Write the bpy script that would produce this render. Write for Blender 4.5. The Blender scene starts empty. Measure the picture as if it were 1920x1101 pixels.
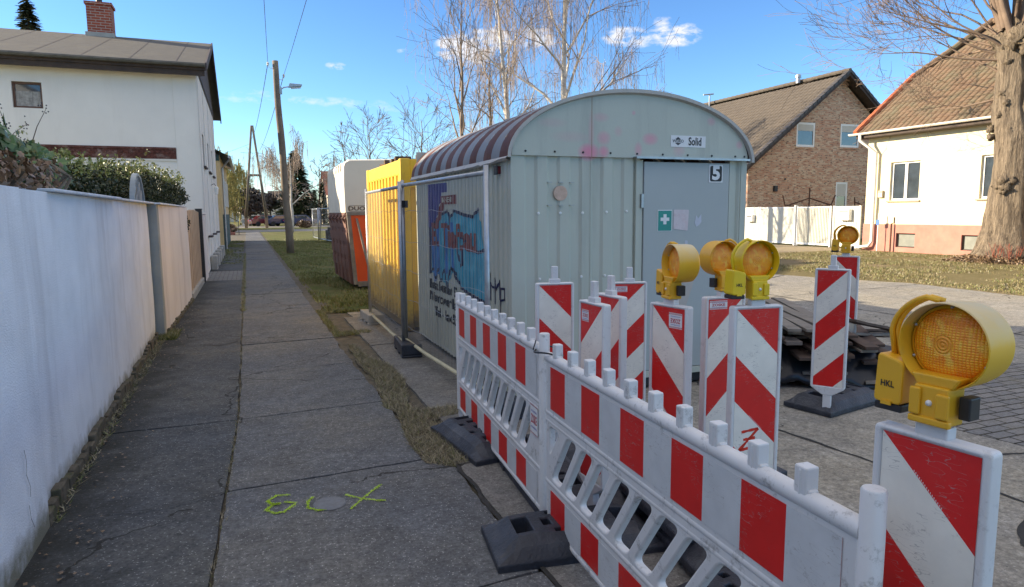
import bpy, bmesh, math, random
from mathutils import Vector, Matrix, noise
R = random.Random(7)
rad = math.radians
sc = bpy.context.scene
COL = sc.collection

# ---------------------------------------------------------------- camera
CAM_H = 1.6
cam_d = bpy.data.cameras.new('camera')
cam = bpy.data.objects.new('camera', cam_d); COL.objects.link(cam)
yaw, pitch, roll = rad(21.227), rad(6.843), rad(0.45)
fwd = Vector((math.sin(yaw)*math.cos(pitch), math.cos(yaw)*math.cos(pitch), -math.sin(pitch)))
rgt = Vector((math.cos(yaw), -math.sin(yaw), 0)); upv = rgt.cross(fwd)
rr = rgt*math.cos(roll) - upv*math.sin(roll); uu = rr.cross(fwd)
m = Matrix((rr, uu, -fwd)).transposed().to_4x4(); m.translation = Vector((0, 0, CAM_H))
cam.matrix_world = m
cam_d.sensor_width = 36; cam_d.lens = 1270/1920*36
cam_d.clip_start = 0.05; cam_d.clip_end = 1500
sc.camera = cam

# ---------------------------------------------------------------- sky, sun, exposure
SUN_EL = rad(20.5); SUN_A = rad(25)                 # sun stands over -X, a little towards +Y
to_sun = Vector((-math.cos(SUN_A)*math.cos(SUN_EL), math.sin(SUN_A)*math.cos(SUN_EL), math.sin(SUN_EL)))
sd = bpy.data.lights.new('sun', 'SUN'); sd.energy = 3.0; sd.angle = rad(0.5); sd.color = (1, .84, .62)
so = bpy.data.objects.new('sun', sd); COL.objects.link(so)
so.rotation_euler = to_sun.to_track_quat('Z', 'Y').to_euler()
sc.view_settings.view_transform = 'Standard'; sc.view_settings.look = 'None'
sc.view_settings.exposure = 1.95; sc.view_settings.gamma = 1
w = bpy.data.worlds.new('World'); sc.world = w; w.use_nodes = True
nt = w.node_tree; nt.nodes.clear()
def N(t, typ, **kw):
    n = t.nodes.new(typ)
    for k, v in kw.items():
        if k.startswith('i_'):
            key = k[2:]; key = int(key) if key.isdigit() else key.replace('_', ' ')
            n.inputs[key].default_value = v
        else: setattr(n, k, v)
    return n
out = N(nt, 'ShaderNodeOutputWorld'); bg = N(nt, 'ShaderNodeBackground', i_Strength=0.105)
sky = N(nt, 'ShaderNodeTexSky', sky_type='NISHITA', sun_disc=False, sun_elevation=SUN_EL,
        sun_rotation=math.atan2(to_sun.x, to_sun.y), altitude=100, air_density=1.0, dust_density=0.05, ozone_density=3.2)
# small fair weather clouds: noise in view direction, kept to a few spots of the sky
tc = N(nt, 'ShaderNodeTexCoord'); L = nt.links.new
def vmath(op, a=None, b=None, val=None):
    n = N(nt, 'ShaderNodeVectorMath', operation=op)
    if a is not None: L(a, n.inputs[0])
    if b is not None: n.inputs[1].default_value = b
    return n
def wm(op, a, b=None, c=None, clamp=False):
    n = N(nt, 'ShaderNodeMath', operation=op, use_clamp=clamp)
    for i, v in enumerate((a, b, c)):
        if v is None: continue
        if isinstance(v, (int, float)): n.inputs[i].default_value = v
        else: L(v, n.inputs[i])
    return n.outputs[0]
nz = N(nt, 'ShaderNodeTexNoise', i_Scale=34, i_Detail=8, i_Roughness=.6)
sv = vmath('MULTIPLY', tc.outputs['Generated'], (1, 1, 2.2)); L(sv.outputs[0], nz.inputs['Vector'])
CLOUDS = [((0.2926,0.9299,0.2231),0.0354,0.0180,1.2),((0.3164,0.9191,0.2347),0.0236,0.0130,1.2),((0.3370,0.9108,0.2387),0.0205,0.0130,1.1),((0.3884,0.8907,0.2361),0.0236,0.0180,.9),((0.4921,0.8376,0.2372),0.0260,0.0110,0.9),((0.5174,0.8239,0.2312),0.0205,0.0094,0.6),((0.5493,0.8019,0.2350),0.0299,0.0134,1.0),((0.5339,0.8073,0.2515),0.0126,0.0071,0.6),((0.1236,0.9722,0.1991),0.0126,0.0047,0.7),((0.2128,0.9518,0.2210),0.0094,0.0031,0.4),((0.2298,0.9540,0.1927),0.0110,0.0039,0.4),((0.0809,0.9850,0.1523),0.1339,0.0071,0.32),((0.1727,0.9738,0.1480),0.0709,0.0094,0.25),((-0.0062,0.9870,0.1605),0.0472,0.0055,0.3),((0.0073,0.9993,0.0375),0.0472,0.0126,0.5),((0.3399,0.9337,0.1128),0.0472,0.0157,0.4)]
tot = None
for c, sx, sz, a in CLOUDS:
    c = Vector(c).normalized()
    d = vmath('SUBTRACT', tc.outputs['Generated'], tuple(c))
    side = Vector((c.y, -c.x, 0)).normalized()
    dx = N(nt, 'ShaderNodeVectorMath', operation='DOT_PRODUCT'); L(d.outputs[0], dx.inputs[0]); dx.inputs[1].default_value = side
    dz = N(nt, 'ShaderNodeSeparateXYZ'); L(d.outputs[0], dz.inputs[0])
    q = wm('ADD', wm('POWER', wm('DIVIDE', dx.outputs['Value'], sx), 2), wm('POWER', wm('DIVIDE', dz.outputs[2], sz), 2))
    dt = N(nt, 'ShaderNodeVectorMath', operation='DOT_PRODUCT'); L(tc.outputs['Generated'], dt.inputs[0]); dt.inputs[1].default_value = c
    q = wm('SUBTRACT', 1.0, wm('MULTIPLY', q, .5), clamp=True)
    q = wm('MULTIPLY', wm('MULTIPLY', q, wm('GREATER_THAN', dt.outputs['Value'], 0)), a)
    tot = q if tot is None else wm('MAXIMUM', tot, q)
cov = wm('MULTIPLY', wm('MULTIPLY_ADD', nz.outputs[0], 4.2, -1.75, clamp=True), 1.0)
msk = wm('MULTIPLY', wm('MULTIPLY_ADD', wm('MULTIPLY', tot, wm('ADD', cov, .22)), 2.1, -.30, clamp=True), .85)
mx = N(nt, 'ShaderNodeMix', data_type='RGBA'); L(msk, mx.inputs[0]); dv = vmath('MULTIPLY', sky.outputs[0], (1/7, 1/7, 1/7)); gm = N(nt, 'ShaderNodeGamma', i_Gamma=1.22); L(dv.outputs[0], gm.inputs[0]); up_ = vmath('MULTIPLY', gm.outputs[0], (6.6, 6.6, 6.6))
tn = N(nt, 'ShaderNodeMix', data_type='RGBA', blend_type='MULTIPLY'); tn.inputs[0].default_value = 1; L(up_.outputs[0], tn.inputs[6]); tn.inputs[7].default_value = (.54, .64, .735, 1)
# bright veil added overhead, out of view, as fill light above the blue band
sz = N(nt, 'ShaderNodeSeparateXYZ'); L(tc.outputs['Generated'], sz.inputs[0])
vn = N(nt, 'ShaderNodeTexNoise', i_Scale=2.2, i_Detail=6, i_Roughness=.6); L(tc.outputs['Generated'], vn.inputs['Vector'])
vr = N(nt, 'ShaderNodeMapRange', interpolation_type='SMOOTHSTEP', i_1=.46, i_2=.72, i_3=0., i_4=.92); L(wm('ADD', sz.outputs[2], wm('MULTIPLY', wm('SUBTRACT', vn.outputs[0], .5), .18)), vr.inputs[0])
ve = N(nt, 'ShaderNodeMix', data_type='RGBA'); L(vr.outputs[0], ve.inputs[0]); L(tn.outputs[2], ve.inputs[6]); ve.inputs[7].default_value = (2.75, 2.65, 2.7, 1); L(ve.outputs[2], mx.inputs[6]); mx.inputs[7].default_value = (2.7, 2.65, 2.7, 1)
L(mx.outputs[2], bg.inputs[0]); L(bg.outputs[0], out.inputs[0])

# ---------------------------------------------------------------- material helper
MATS = {}
def mat(name, col, rough=.6, metal=0, var=.12, vs=3., bump=0., bs=40., dirt=None, dscale=2., damt=.5, spec=.5, coat=0, detail=6, streak=False, col2=None, obj_coord=True, alpha_trans=0):
    """base colour with two scales of noise variation, optional dirt colour patches (streak = stretched down the surface), bump"""
    if name in MATS: return MATS[name]
    mt = bpy.data.materials.new(name); mt.use_nodes = True; t = mt.node_tree; l = t.links.new
    b = t.nodes['Principled BSDF']; b.inputs['Roughness'].default_value = rough; b.inputs['Metallic'].default_value = metal
    b.inputs['Specular IOR Level'].default_value = spec; b.inputs['Coat Weight'].default_value = coat
    tc = N(t, 'ShaderNodeTexCoord'); co = tc.outputs['Object']
    n1 = N(t, 'ShaderNodeTexNoise', i_Scale=vs, i_Detail=detail, i_Roughness=.6); l(co, n1.inputs['Vector'])
    r1 = N(t, 'ShaderNodeMapRange', i_1=.3, i_2=.7, i_3=1-var, i_4=1+var); l(n1.outputs[0], r1.inputs[0])
    c1 = N(t, 'ShaderNodeMix', data_type='RGBA', blend_type='MULTIPLY'); c1.inputs[0].default_value = 1
    c1.inputs[6].default_value = (*col, 1)
    cc = N(t, 'ShaderNodeCombineColor'); [l(r1.outputs[0], cc.inputs[i]) for i in range(3)]
    l(cc.outputs[0], c1.inputs[7]); cur = c1.outputs[2]
    if col2 is not None:
        n3 = N(t, 'ShaderNodeTexNoise', i_Scale=vs*2.3, i_Detail=8, i_Roughness=.7); l(co, n3.inputs['Vector'])
        r3 = N(t, 'ShaderNodeMapRange', i_1=.4, i_2=.6, i_3=0., i_4=1.); l(n3.outputs[0], r3.inputs[0])
        m3 = N(t, 'ShaderNodeMix', data_type='RGBA'); l(r3.outputs[0], m3.inputs[0]); l(cur, m3.inputs[6]); m3.inputs[7].default_value = (*col2, 1); cur = m3.outputs[2]
    if dirt is not None:
        mp = N(t, 'ShaderNodeMapping'); l(co, mp.inputs[0]); mp.inputs['Scale'].default_value = (1, 1, .12) if streak else (1, 1, 1)
        n2 = N(t, 'ShaderNodeTexNoise', i_Scale=dscale, i_Detail=9, i_Roughness=.68); l(mp.outputs[0], n2.inputs['Vector'])
        r2 = N(t, 'ShaderNodeMapRange', i_1=.5, i_2=.72, i_3=0., i_4=damt); l(n2.outputs[0], r2.inputs[0])
        m2 = N(t, 'ShaderNodeMix', data_type='RGBA'); l(r2.outputs[0], m2.inputs[0]); l(cur, m2.inputs[6]); m2.inputs[7].default_value = (*dirt, 1); cur = m2.outputs[2]
    l(cur, b.inputs['Base Color'])
    if bump:
        nb = N(t, 'ShaderNodeTexNoise', i_Scale=bs, i_Detail=5, i_Roughness=.6); l(co, nb.inputs['Vector'])
        bp = N(t, 'ShaderNodeBump', i_Strength=bump, i_Distance=.01); l(nb.outputs[0], bp.inputs['Height']); l(bp.outputs[0], b.inputs['Normal'])
    MATS[name] = mt; mt['base_out'] = 0
    return mt
def base_socket(mt):
    b = mt.node_tree.nodes['Principled BSDF']
    return b, (b.inputs['Base Color'].links[0].from_socket if b.inputs['Base Color'].links else None)
class G:      # tiny node-graph helper for one material
    def __init__(s, mt): s.t = mt.node_tree; s.l = s.t.links.new; s.co = N(s.t, 'ShaderNodeTexCoord').outputs['Object']; s.b = s.t.nodes['Principled BSDF']
    def m(s, op, a, b=None, c=None, clamp=False):
        n = N(s.t, 'ShaderNodeMath', operation=op, use_clamp=clamp)
        for i, v in enumerate((a, b, c)):
            if v is None: continue
            if isinstance(v, (int, float)): n.inputs[i].default_value = v
            else: s.l(v, n.inputs[i])
        return n.outputs[0]
    def xyz(s, v=None):
        n = N(s.t, 'ShaderNodeSeparateXYZ'); s.l(v or s.co, n.inputs[0]); return n.outputs
    def mix(s, f, a, b, blend='MIX'):
        n = N(s.t, 'ShaderNodeMix', data_type='RGBA', blend_type=blend)
        for i, v in ((0, f), (6, a), (7, b)):
            if isinstance(v, (int, float)): n.inputs[i].default_value = v
            elif isinstance(v, tuple): n.inputs[i].default_value = (*v, 1)
            else: s.l(v, n.inputs[i])
        return n.outputs[2]
    def noise(s, scale, detail=6, rough=.6, v=None, sc3=None):
        src = v or s.co
        if sc3:
            mp = N(s.t, 'ShaderNodeMapping'); s.l(src, mp.inputs[0]); mp.inputs['Scale'].default_value = sc3; src = mp.outputs[0]
        n = N(s.t, 'ShaderNodeTexNoise', i_Scale=scale, i_Detail=detail, i_Roughness=rough); s.l(src, n.inputs['Vector']); return n.outputs[0]
    def vor(s, scale, feat='F1', sc3=None, outp=0):
        src = s.co
        if sc3:
            mp = N(s.t, 'ShaderNodeMapping'); s.l(src, mp.inputs[0]); mp.inputs['Scale'].default_value = sc3; src = mp.outputs[0]
        n = N(s.t, 'ShaderNodeTexVoronoi', feature=feat, i_Scale=scale); s.l(src, n.inputs['Vector']); return n.outputs[outp]
    def rng(s, v, a, b, c=0., d=1.):
        n = N(s.t, 'ShaderNodeMapRange', i_1=a, i_2=b, i_3=c, i_4=d); s.l(v, n.inputs[0]); return n.outputs[0]
    def bump(s, h, strength=.5, dist=.01):
        n = N(s.t, 'ShaderNodeBump', i_Strength=strength, i_Distance=dist); s.l(h, n.inputs['Height']); s.l(n.outputs[0], s.b.inputs['Normal'])
    def color(s, c): s.l(c, s.b.inputs['Base Color'])
def newmat(name, rough=.6, metal=0, spec=.5):
    mt = bpy.data.materials.new(name); mt.use_nodes = True; MATS[name] = mt
    g = G(mt); g.b.inputs['Roughness'].default_value = rough; g.b.inputs['Metallic'].default_value = metal; g.b.inputs['Specular IOR Level'].default_value = spec
    return mt, g

# ---------------------------------------------------------------- mesh helper
class MB:
    def __init__(s): s.v = []; s.f = []; s.mi = []; s.cur = 0
    def add(s, vs, fs):
        o = len(s.v); s.v += [tuple(v) for v in vs]; s.f += [tuple(i+o for i in f) for f in fs]; s.mi += [s.cur]*len(fs); return s
    def box(s, x0, x1, y0, y1, z0, z1, rot=None, piv=None):
        vs = [Vector((x, y, z)) for x in (x0, x1) for y in (y0, y1) for z in (z0, z1)]
        if rot is not None:
            p = Vector(piv if piv else ((x0+x1)/2, (y0+y1)/2, (z0+z1)/2)); vs = [rot @ (v-p)+p for v in vs]
        return s.add(vs, [(0,1,3,2),(4,6,7,5),(0,4,5,1),(2,3,7,6),(0,2,6,4),(1,5,7,3)])
    def tube(s, pts, r, n=8, caps=True, r1=None):
        pts = [Vector(p) for p in pts]; k = len(pts); rs = r if isinstance(r, (list, tuple)) else [r+(((r1 if r1 is not None else r)-r)*i/max(1, k-1)) for i in range(k)]
        o = []; prev = None
        for i, p in enumerate(pts):
            t = (pts[min(i+1, k-1)]-pts[max(i-1, 0)])
            if t.length < 1e-9: t = Vector((0, 0, 1))
            t.normalize()
            if prev is None:
                a = t.cross(Vector((0, 0, 1)) if abs(t.z) < .9 else Vector((1, 0, 0))).normalized()
            else:
                a = (prev - t*prev.dot(t)); a = a.normalized() if a.length > 1e-6 else t.orthogonal().normalized()
            prev = a; b = t.cross(a)
            o += [p+(a*math.cos(2*math.pi*j/n)+b*math.sin(2*math.pi*j/n))*rs[i] for j in range(n)]
        fs = [(i*n+j, i*n+(j+1) % n, (i+1)*n+(j+1) % n, (i+1)*n+j) for i in range(k-1) for j in range(n)]
        if caps: fs += [tuple(range(n))[::-1], tuple((k-1)*n+j for j in range(n))]
        return s.add(o, fs)
    def prism(s, poly, fn, d0, d1):
        """poly: 2-D outline, fn(u, v, d) -> point, extruded from d0 to d1"""
        n = len(poly); a = [fn(u, v, d0) for u, v in poly]+[fn(u, v, d1) for u, v in poly]
        return s.add(a, [tuple(range(n))[::-1], tuple(range(n, 2*n))]+[(i, (i+1) % n, n+(i+1) % n, n+i) for i in range(n)])
    def lathe(s, prof, n, fn, close=False):
        k = len(prof); vs = [fn(r*math.cos(2*math.pi*j/n), r*math.sin(2*math.pi*j/n), d) for r, d in prof for j in range(n)]
        fs = [(i*n+j, i*n+(j+1) % n, (i+1)*n+(j+1) % n, (i+1)*n+j) for i in range(k-1) for j in range(n)]
        return s.add(vs, fs)
    def quad(s, a, b, c, d): return s.add([a, b, c, d], [(0, 1, 2, 3)])
    def build(s, name, m, parent=None, smooth=False, bevel=0, seg=2, loc=None, rotz=None, weld=False, auto=None):
        me = bpy.data.meshes.new(name); me.from_pydata(s.v, [], s.f)
        ms = m if isinstance(m, (list, tuple)) else [m]
        for x in ms: me.materials.append(x)
        if len(ms) > 1: me.polygons.foreach_set('material_index', s.mi)
        bm = bmesh.new(); bm.from_mesh(me)
        if weld: bmesh.ops.remove_doubles(bm, verts=bm.verts, dist=1e-5)
        if len(bm.faces) < 60000: bmesh.ops.recalc_face_normals(bm, faces=bm.faces)
        bm.to_mesh(me); bm.free()
        if smooth: me.polygons.foreach_set('use_smooth', [True]*len(me.polygons))
        o = bpy.data.objects.new(name, me); COL.objects.link(o)
        if auto or (smooth and bevel):
            pass
        if bevel:
            b = o.modifiers.new('bevel', 'BEVEL'); b.width = bevel; b.segments = seg; b.limit_method = 'ANGLE'; b.angle_limit = rad(35)
            b.harden_normals = False
        if smooth and auto:
            me.set_sharp_from_angle(angle=rad(auto))
        if parent: o.parent = parent
        if loc is not None: o.location = loc
        if rotz is not None: o.rotation_euler[2] = rotz
        return o
def empty(name, loc=(0, 0, 0), rotz=0):
    e = bpy.data.objects.new(name, None); e.empty_display_size = .2; COL.objects.link(e); e.location = loc; e.rotation_euler[2] = rotz; return e
def tag(o, label, cat, group=None):
    o['label'] = label; o['category'] = cat
    if group: o['group'] = group
    return o
def struct(o, kind='structure', label=None, cat=None):
    o['kind'] = kind
    if label: o['label'] = label
    if cat: o['category'] = cat
    return o
def copy_tree(o, parent=None):
    c = o.copy(); COL.objects.link(c)
    if parent: c.parent = parent
    for ch in list(o.children): copy_tree(ch, c)
    return c
FONTCACHE = {}
def text_tris(s, size=1., bold=0.):
    """outline-font text -> list of verts (x, y) and faces, centred"""
    k = (s, bold)
    if k not in FONTCACHE:
        cu = bpy.data.curves.new('t', 'FONT'); cu.body = s; cu.size = 1; cu.align_x = 'CENTER'; cu.align_y = 'CENTER'; cu.offset = bold; cu.resolution_u = 3
        o = bpy.data.objects.new('t', cu); COL.objects.link(o); dg = bpy.context.evaluated_depsgraph_get()
        me = bpy.data.meshes.new_from_object(o.evaluated_get(dg))
        FONTCACHE[k] = ([tuple(v.co) for v in me.vertices], [tuple(p.vertices) for p in me.polygons])
        bpy.data.objects.remove(o); bpy.data.curves.remove(cu); bpy.data.meshes.remove(me)
    vs, fs = FONTCACHE[k]
    return [(x*size, y*size) for x, y, z in vs], fs
def add_text(mb, s, size, fn, bold=0., wx=1., flip=False):
    vs, fs = text_tris(s, size, bold)
    mb.add([fn(x*wx, y) for x, y in vs], fs)
def outline_mesh(outer, holes, extrude, bevel, res=3):
    """2-D outline with holes -> solid plate mesh in XY, thickness along Z"""
    cu = bpy.data.curves.new('o', 'CURVE'); cu.dimensions = '2D'; cu.fill_mode = 'BOTH'; cu.extrude = max(0, extrude-bevel); cu.bevel_depth = bevel; cu.bevel_resolution = 2
    for lp in [outer]+holes:
        sp = cu.splines.new('POLY'); sp.points.add(len(lp)-1); sp.use_cyclic_u = True
        for p, q in zip(sp.points, lp): p.co = (q[0], q[1], 0, 1)
    cu.offset = -bevel
    o = bpy.data.objects.new('o', cu); COL.objects.link(o); dg = bpy.context.evaluated_depsgraph_get()
    me = bpy.data.meshes.new_from_object(o.evaluated_get(dg)); vs = [tuple(v.co) for v in me.vertices]; fs = [tuple(p.vertices) for p in me.polygons]
    bpy.data.objects.remove(o); bpy.data.curves.remove(cu); bpy.data.meshes.remove(me)
    return vs, fs
def rounded(pts, r, n=4):
    out = []; k = len(pts)
    for i in range(k):
        p0, p, p2 = Vector(pts[i-1]), Vector(pts[i]), Vector(pts[(i+1) % k])
        a = (p0-p); b = (p2-p); rr_ = min(r, a.length*.45, b.length*.45); a.normalize(); b.normalize()
        A = p+a*rr_; B = p+b*rr_
        for j in range(n+1):
            t = j/n; out.append(tuple((A*(1-t)**2+p*2*t*(1-t)+B*t*t)))
    return out

# ================================================================ MATERIALS
def concrete(name, base, warm, speck=.5, slab=0, cracks=True, grit=1.):
    mt, g = newmat(name, rough=.9, spec=.25)
    big = g.noise(.55, 5); mid = g.noise(4.5, 8, .7); fine = g.noise(60, 4, .7)
    c = g.mix(g.rng(big, .4, .6), base, warm); c = g.mix(g.rng(g.noise(1.3, 7, .7), .5, .62, 0, .4), c, tuple(min(1, x*1.45) for x in base))
    c = g.mix(g.rng(mid, .42, .68, 0, .55), c, tuple(x*.55 for x in base))
    c = g.mix(g.rng(g.noise(1.7, 9, .72), .55, .75, 0, .6), c, tuple(x*.5 for x in warm))
    c = g.mix(1., c, g.mix(g.rng(fine, .3, .7), (.62, .62, .62), (1.34, 1.34, 1.34)), 'MULTIPLY')
    c = g.mix(1., c, g.mix(g.rng(g.noise(19, 6, .75), .35, .65), (.72, .72, .72), (1.24, 1.24, 1.24)), 'MULTIPLY')
    v = g.vor(75*grit); st = g.m('LESS_THAN', v, .24); st = g.m('MULTIPLY', st, g.m('GREATER_THAN', g.noise(38, 2), .53))
    c = g.mix(g.m('MULTIPLY', st, speck), c, (.50, .50, .48))
    v2 = g.vor(60*grit); pit = g.m('MULTIPLY', g.m('LESS_THAN', v2, .17), g.m('GREATER_THAN', g.noise(30, 2), .55))
    c = g.mix(g.m('MULTIPLY', pit, .7), c, (.03, .03, .03))
    h = g.m('ADD', g.m('MULTIPLY', fine, .5), g.m('MULTIPLY', g.noise(14, 6, .7), 1.2))
    h = g.m('SUBTRACT', h, g.m('MULTIPLY', pit, .8))
    if cracks:
        n = N(g.t, 'ShaderNodeTexNoise', i_Scale=3.5, i_Detail=6); g.l(g.co, n.inputs['Vector'])
        vm = N(g.t, 'ShaderNodeVectorMath', operation='MULTIPLY_ADD'); g.l(n.outputs['Color'], vm.inputs[0]); vm.inputs[1].default_value = (.35, .35, .35); g.l(g.co, vm.inputs[2])
        vo = N(g.t, 'ShaderNodeTexVoronoi', feature='DISTANCE_TO_EDGE', i_Scale=.42); g.l(vm.outputs[0], vo.inputs['Vector'])
        cr = g.m('MULTIPLY', g.m('LESS_THAN', vo.outputs[0], .0035), g.m('GREATER_THAN', g.noise(1.1, 3), .5))
        c = g.mix(g.m('MULTIPLY', cr, .8), c, (.02, .019, .017)); h = g.m('SUBTRACT', h, g.m('MULTIPLY', cr, 2.))
    g.color(c); g.bump(h, .55, .012); return mt
M_path = concrete('path_concrete', (.118, .125, .136), (.16, .156, .145), speck=.6)
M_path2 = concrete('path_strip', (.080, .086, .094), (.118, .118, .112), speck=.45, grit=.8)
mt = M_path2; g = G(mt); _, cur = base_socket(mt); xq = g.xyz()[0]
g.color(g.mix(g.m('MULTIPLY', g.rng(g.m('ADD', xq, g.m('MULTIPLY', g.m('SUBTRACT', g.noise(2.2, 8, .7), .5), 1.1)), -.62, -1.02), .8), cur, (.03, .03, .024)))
M_road = concrete('road_concrete', (.27, .255, .225), (.33, .30, .24), speck=.35, grit=.6)
M_yard = concrete('yard_concrete', (.19, .185, .175), (.22, .205, .18), speck=.4)
M_soil = mat('soil', (.10, .085, .06), .95, var=.4, vs=9, bump=.8, bs=60, dirt=(.075, .075, .035), dscale=4, damt=.6)
mt, g = newmat('lawn_soil', rough=.95, spec=.1); M_lawn = mt
c = g.mix(g.rng(g.noise(.9, 7, .7), .4, .62), (.11, .145, .04), (.20, .18, .08)); c = g.mix(g.rng(g.noise(11, 7, .8), .35, .65, 0, .7), c, (.065, .065, .028)); c = g.mix(g.rng(g.noise(.35, 5), .5, .7, 0, .6), c, (.21, .17, .10))
g.color(c); g.bump(g.noise(30, 8, .8), .9, .04)
mt, g = newmat('verge_soil', rough=.95, spec=.1); M_verge = mt
c = g.mix(g.rng(g.noise(.7, 7, .7), .42, .6), (.18, .15, .075), (.23, .185, .10)); c = g.mix(g.rng(g.noise(9, 7, .8), .4, .65, 0, .6), c, (.10, .095, .035)); c = g.mix(g.rng(g.noise(.33, 5), .52, .66, 0, .8), c, (.26, .20, .13))
g.color(c); g.bump(g.noise(26, 8, .8), .8, .04)
mt, g = newmat('dirt', rough=.95, spec=.1); M_dirt = mt
c = g.mix(g.rng(g.noise(1.2, 7, .7), .4, .62), (.34, .275, .18), (.26, .225, .16)); g.color(c); g.bump(g.noise(22, 8, .8), .6, .03)
mt, g = newmat('cobbles', rough=.85, spec=.3); M_cob = mt
bt = N(g.t, 'ShaderNodeTexBrick', i_Scale=1., offset=.5); g.l(g.co, bt.inputs['Vector']); bt.inputs['Brick Width'].default_value = .21; bt.inputs['Row Height'].default_value = .105
bt.inputs['Mortar Size'].default_value = .009; bt.inputs['Color1'].default_value = (.17, .17, .17, 1); bt.inputs['Color2'].default_value = (.23, .22, .205, 1); bt.inputs['Mortar'].default_value = (.035, .032, .025, 1)
c = g.mix(g.rng(g.noise(2.2, 7, .7), .5, .66, 0, .75), bt.outputs[0], (.17, .155, .12)); c = g.mix(1., c, g.mix(g.rng(g.noise(50, 4, .7), .3, .7), (.7,.7,.7), (1.25,1.25,1.25)), 'MULTIPLY')
g.color(c); g.bump(g.m('ADD', g.m('MULTIPLY', bt.outputs[1], -1.2), g.noise(40, 4)), .6, .012)
M_plaster = mat('plaster_garden_wall', (.76, .79, .84), .9, var=.09, vs=2.2, bump=.5, bs=110, dirt=(.50, .51, .54), dscale=3.0, damt=.6, streak=True, spec=.2)
mt = M_plaster; g = G(mt); _, cur = base_socket(mt)      # mossy foot of the wall, darker where damp sits
z = g.xyz()[2]; low = g.m('MULTIPLY', g.rng(g.m('ADD', z, g.m('MULTIPLY', g.noise(7, 5), -.3)), .02, -.12), .9)
g.color(g.mix(low, cur, (.17, .16, .10)))
M_plaster2 = mat('plaster_second_wall', (.70, .655, .63), .9, var=.06, vs=1.5, bump=.3, bs=90, dirt=(.40, .36, .35), dscale=2.4, damt=.6, streak=True, spec=.2)
M_grey = mat('grey_pillar_render', (.30, .32, .31), .9, bump=.4, bs=70)
M_moss = mat('mossy_brick_foot', (.10, .085, .06), .95, var=.5, vs=12, bump=1., bs=40, dirt=(.07, .085, .02), dscale=9, damt=.9)
M_cope = mat('coping', (.62, .66, .72), .7, var=.15, vs=8, dirt=(.2, .2, .2), dscale=6)
M_house = mat('white_house_render', (.74, .72, .67), .92, var=.04, vs=1.2, bump=.35, bs=150, dirt=(.5, .47, .42), dscale=1.3, damt=.28, streak=True, spec=.2)
M_cream = mat('cream_render', (.78, .70, .47), .92, var=.03, vs=.8, bump=.2, bs=120, dirt=(.66, .58, .42), dscale=.6, damt=.35, spec=.2)
M_plinth = mat('red_plinth', (.44, .20, .155), .9, var=.12, vs=2.5, bump=.35, bs=60, dirt=(.5, .26, .18), dscale=3, damt=.5)
M_yhouse = mat('ochre_render', (.60, .46, .25), .9, var=.1)
M_pwhite = mat('white_plastic_pipe', (.72, .70, .64), .5, var=.05)
M_wframe = mat('white_window_frame', (.75, .75, .72), .4, var=.03)
M_brownw = mat('brown_window_frame', (.10, .045, .025), .5, var=.2)
M_glass = mat('window_glass', (.05, .065, .08), .04, var=.3, vs=2, spec=.9, coat=.4)
M_curtain = mat('net_curtain', (.34, .33, .31), .8, var=.35, vs=12, dirt=(.12, .12, .12), dscale=20, damt=.8, streak=True)
M_blind = mat('shutter_blind', (.52, .50, .44), .7, var=.05)
M_darkwood = mat('dark_fascia_wood', (.045, .028, .02), .7, var=.35, vs=4, dirt=(.09, .06, .035), dscale=7)
M_felt = mat('roofing_felt', (.085, .08, .07), .95, var=.12, vs=4, bump=.5, bs=80, dirt=(.13, .12, .09), dscale=1.5, damt=.5)
M_slate = mat('slate_cladding', (.075, .06, .06), .8, var=.3, vs=6)
M_iron = mat('rusty_iron', (.09, .04, .025), .8, var=.4, vs=9)
M_black = mat('black_metal', (.02, .02, .022), .5, var=.2)
M_plank = mat('pine_boards', (.50, .36, .24), .75, var=.14, vs=3, dirt=(.33, .22, .14), dscale=5, damt=.5, streak=True)
M_pole = mat('weathered_pole', (.19, .155, .115), .9, var=.2, vs=3, bump=.7, bs=30, dirt=(.10, .08, .06), dscale=5, damt=.7, streak=True)
M_conc = mat('light_concrete', (.34, .33, .30), .9, var=.15, vs=5, bump=.4, bs=50)
M_galv = mat('galvanised_steel', (.42, .44, .46), .42, metal=.75, var=.15, vs=7, dirt=(.24, .24, .24), dscale=9, damt=.5)
M_wire = mat('galvanised_wire', (.33, .35, .37), .5, metal=.5, var=.1)
M_paleRail = mat('pale_yellow_rail', (.56, .53, .36), .6, var=.12, vs=7, dirt=(.3, .28, .2), dscale=12)
M_rubber = mat('recycled_plastic_foot', (.026, .03, .042), .55, var=.35, vs=8, bump=.6, bs=45, dirt=(.085, .09, .10), dscale=5, damt=.75)
def white_plastic(name, dirtc=(.20, .195, .185), a=.75):
    mt, g = newmat(name, rough=.48)
    c = g.mix(g.rng(g.noise(6, 6), .35, .7, 0, .35), (.68, .685, .69), (.56, .565, .57))
    c = g.mix(g.m('MULTIPLY', g.rng(g.noise(16, 9, .78), .555, .70), a), c, dirtc)
    sc1 = g.noise(70, 3, .5, sc3=(1, 1, .06)); c = g.mix(g.m('MULTIPLY', g.m('MULTIPLY', g.m('GREATER_THAN', sc1, .715), g.m('GREATER_THAN', g.noise(5, 2), .5)), .55), c, (.25, .24, .23))
    g.color(c); g.bump(g.noise(40, 5), .15, .004); return mt
M_wp = white_plastic('white_barrier_plastic', a=.9); M_wp2 = white_plastic('white_beacon_plastic', a=.5)
REDC = (.66, .014, .012)
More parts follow.
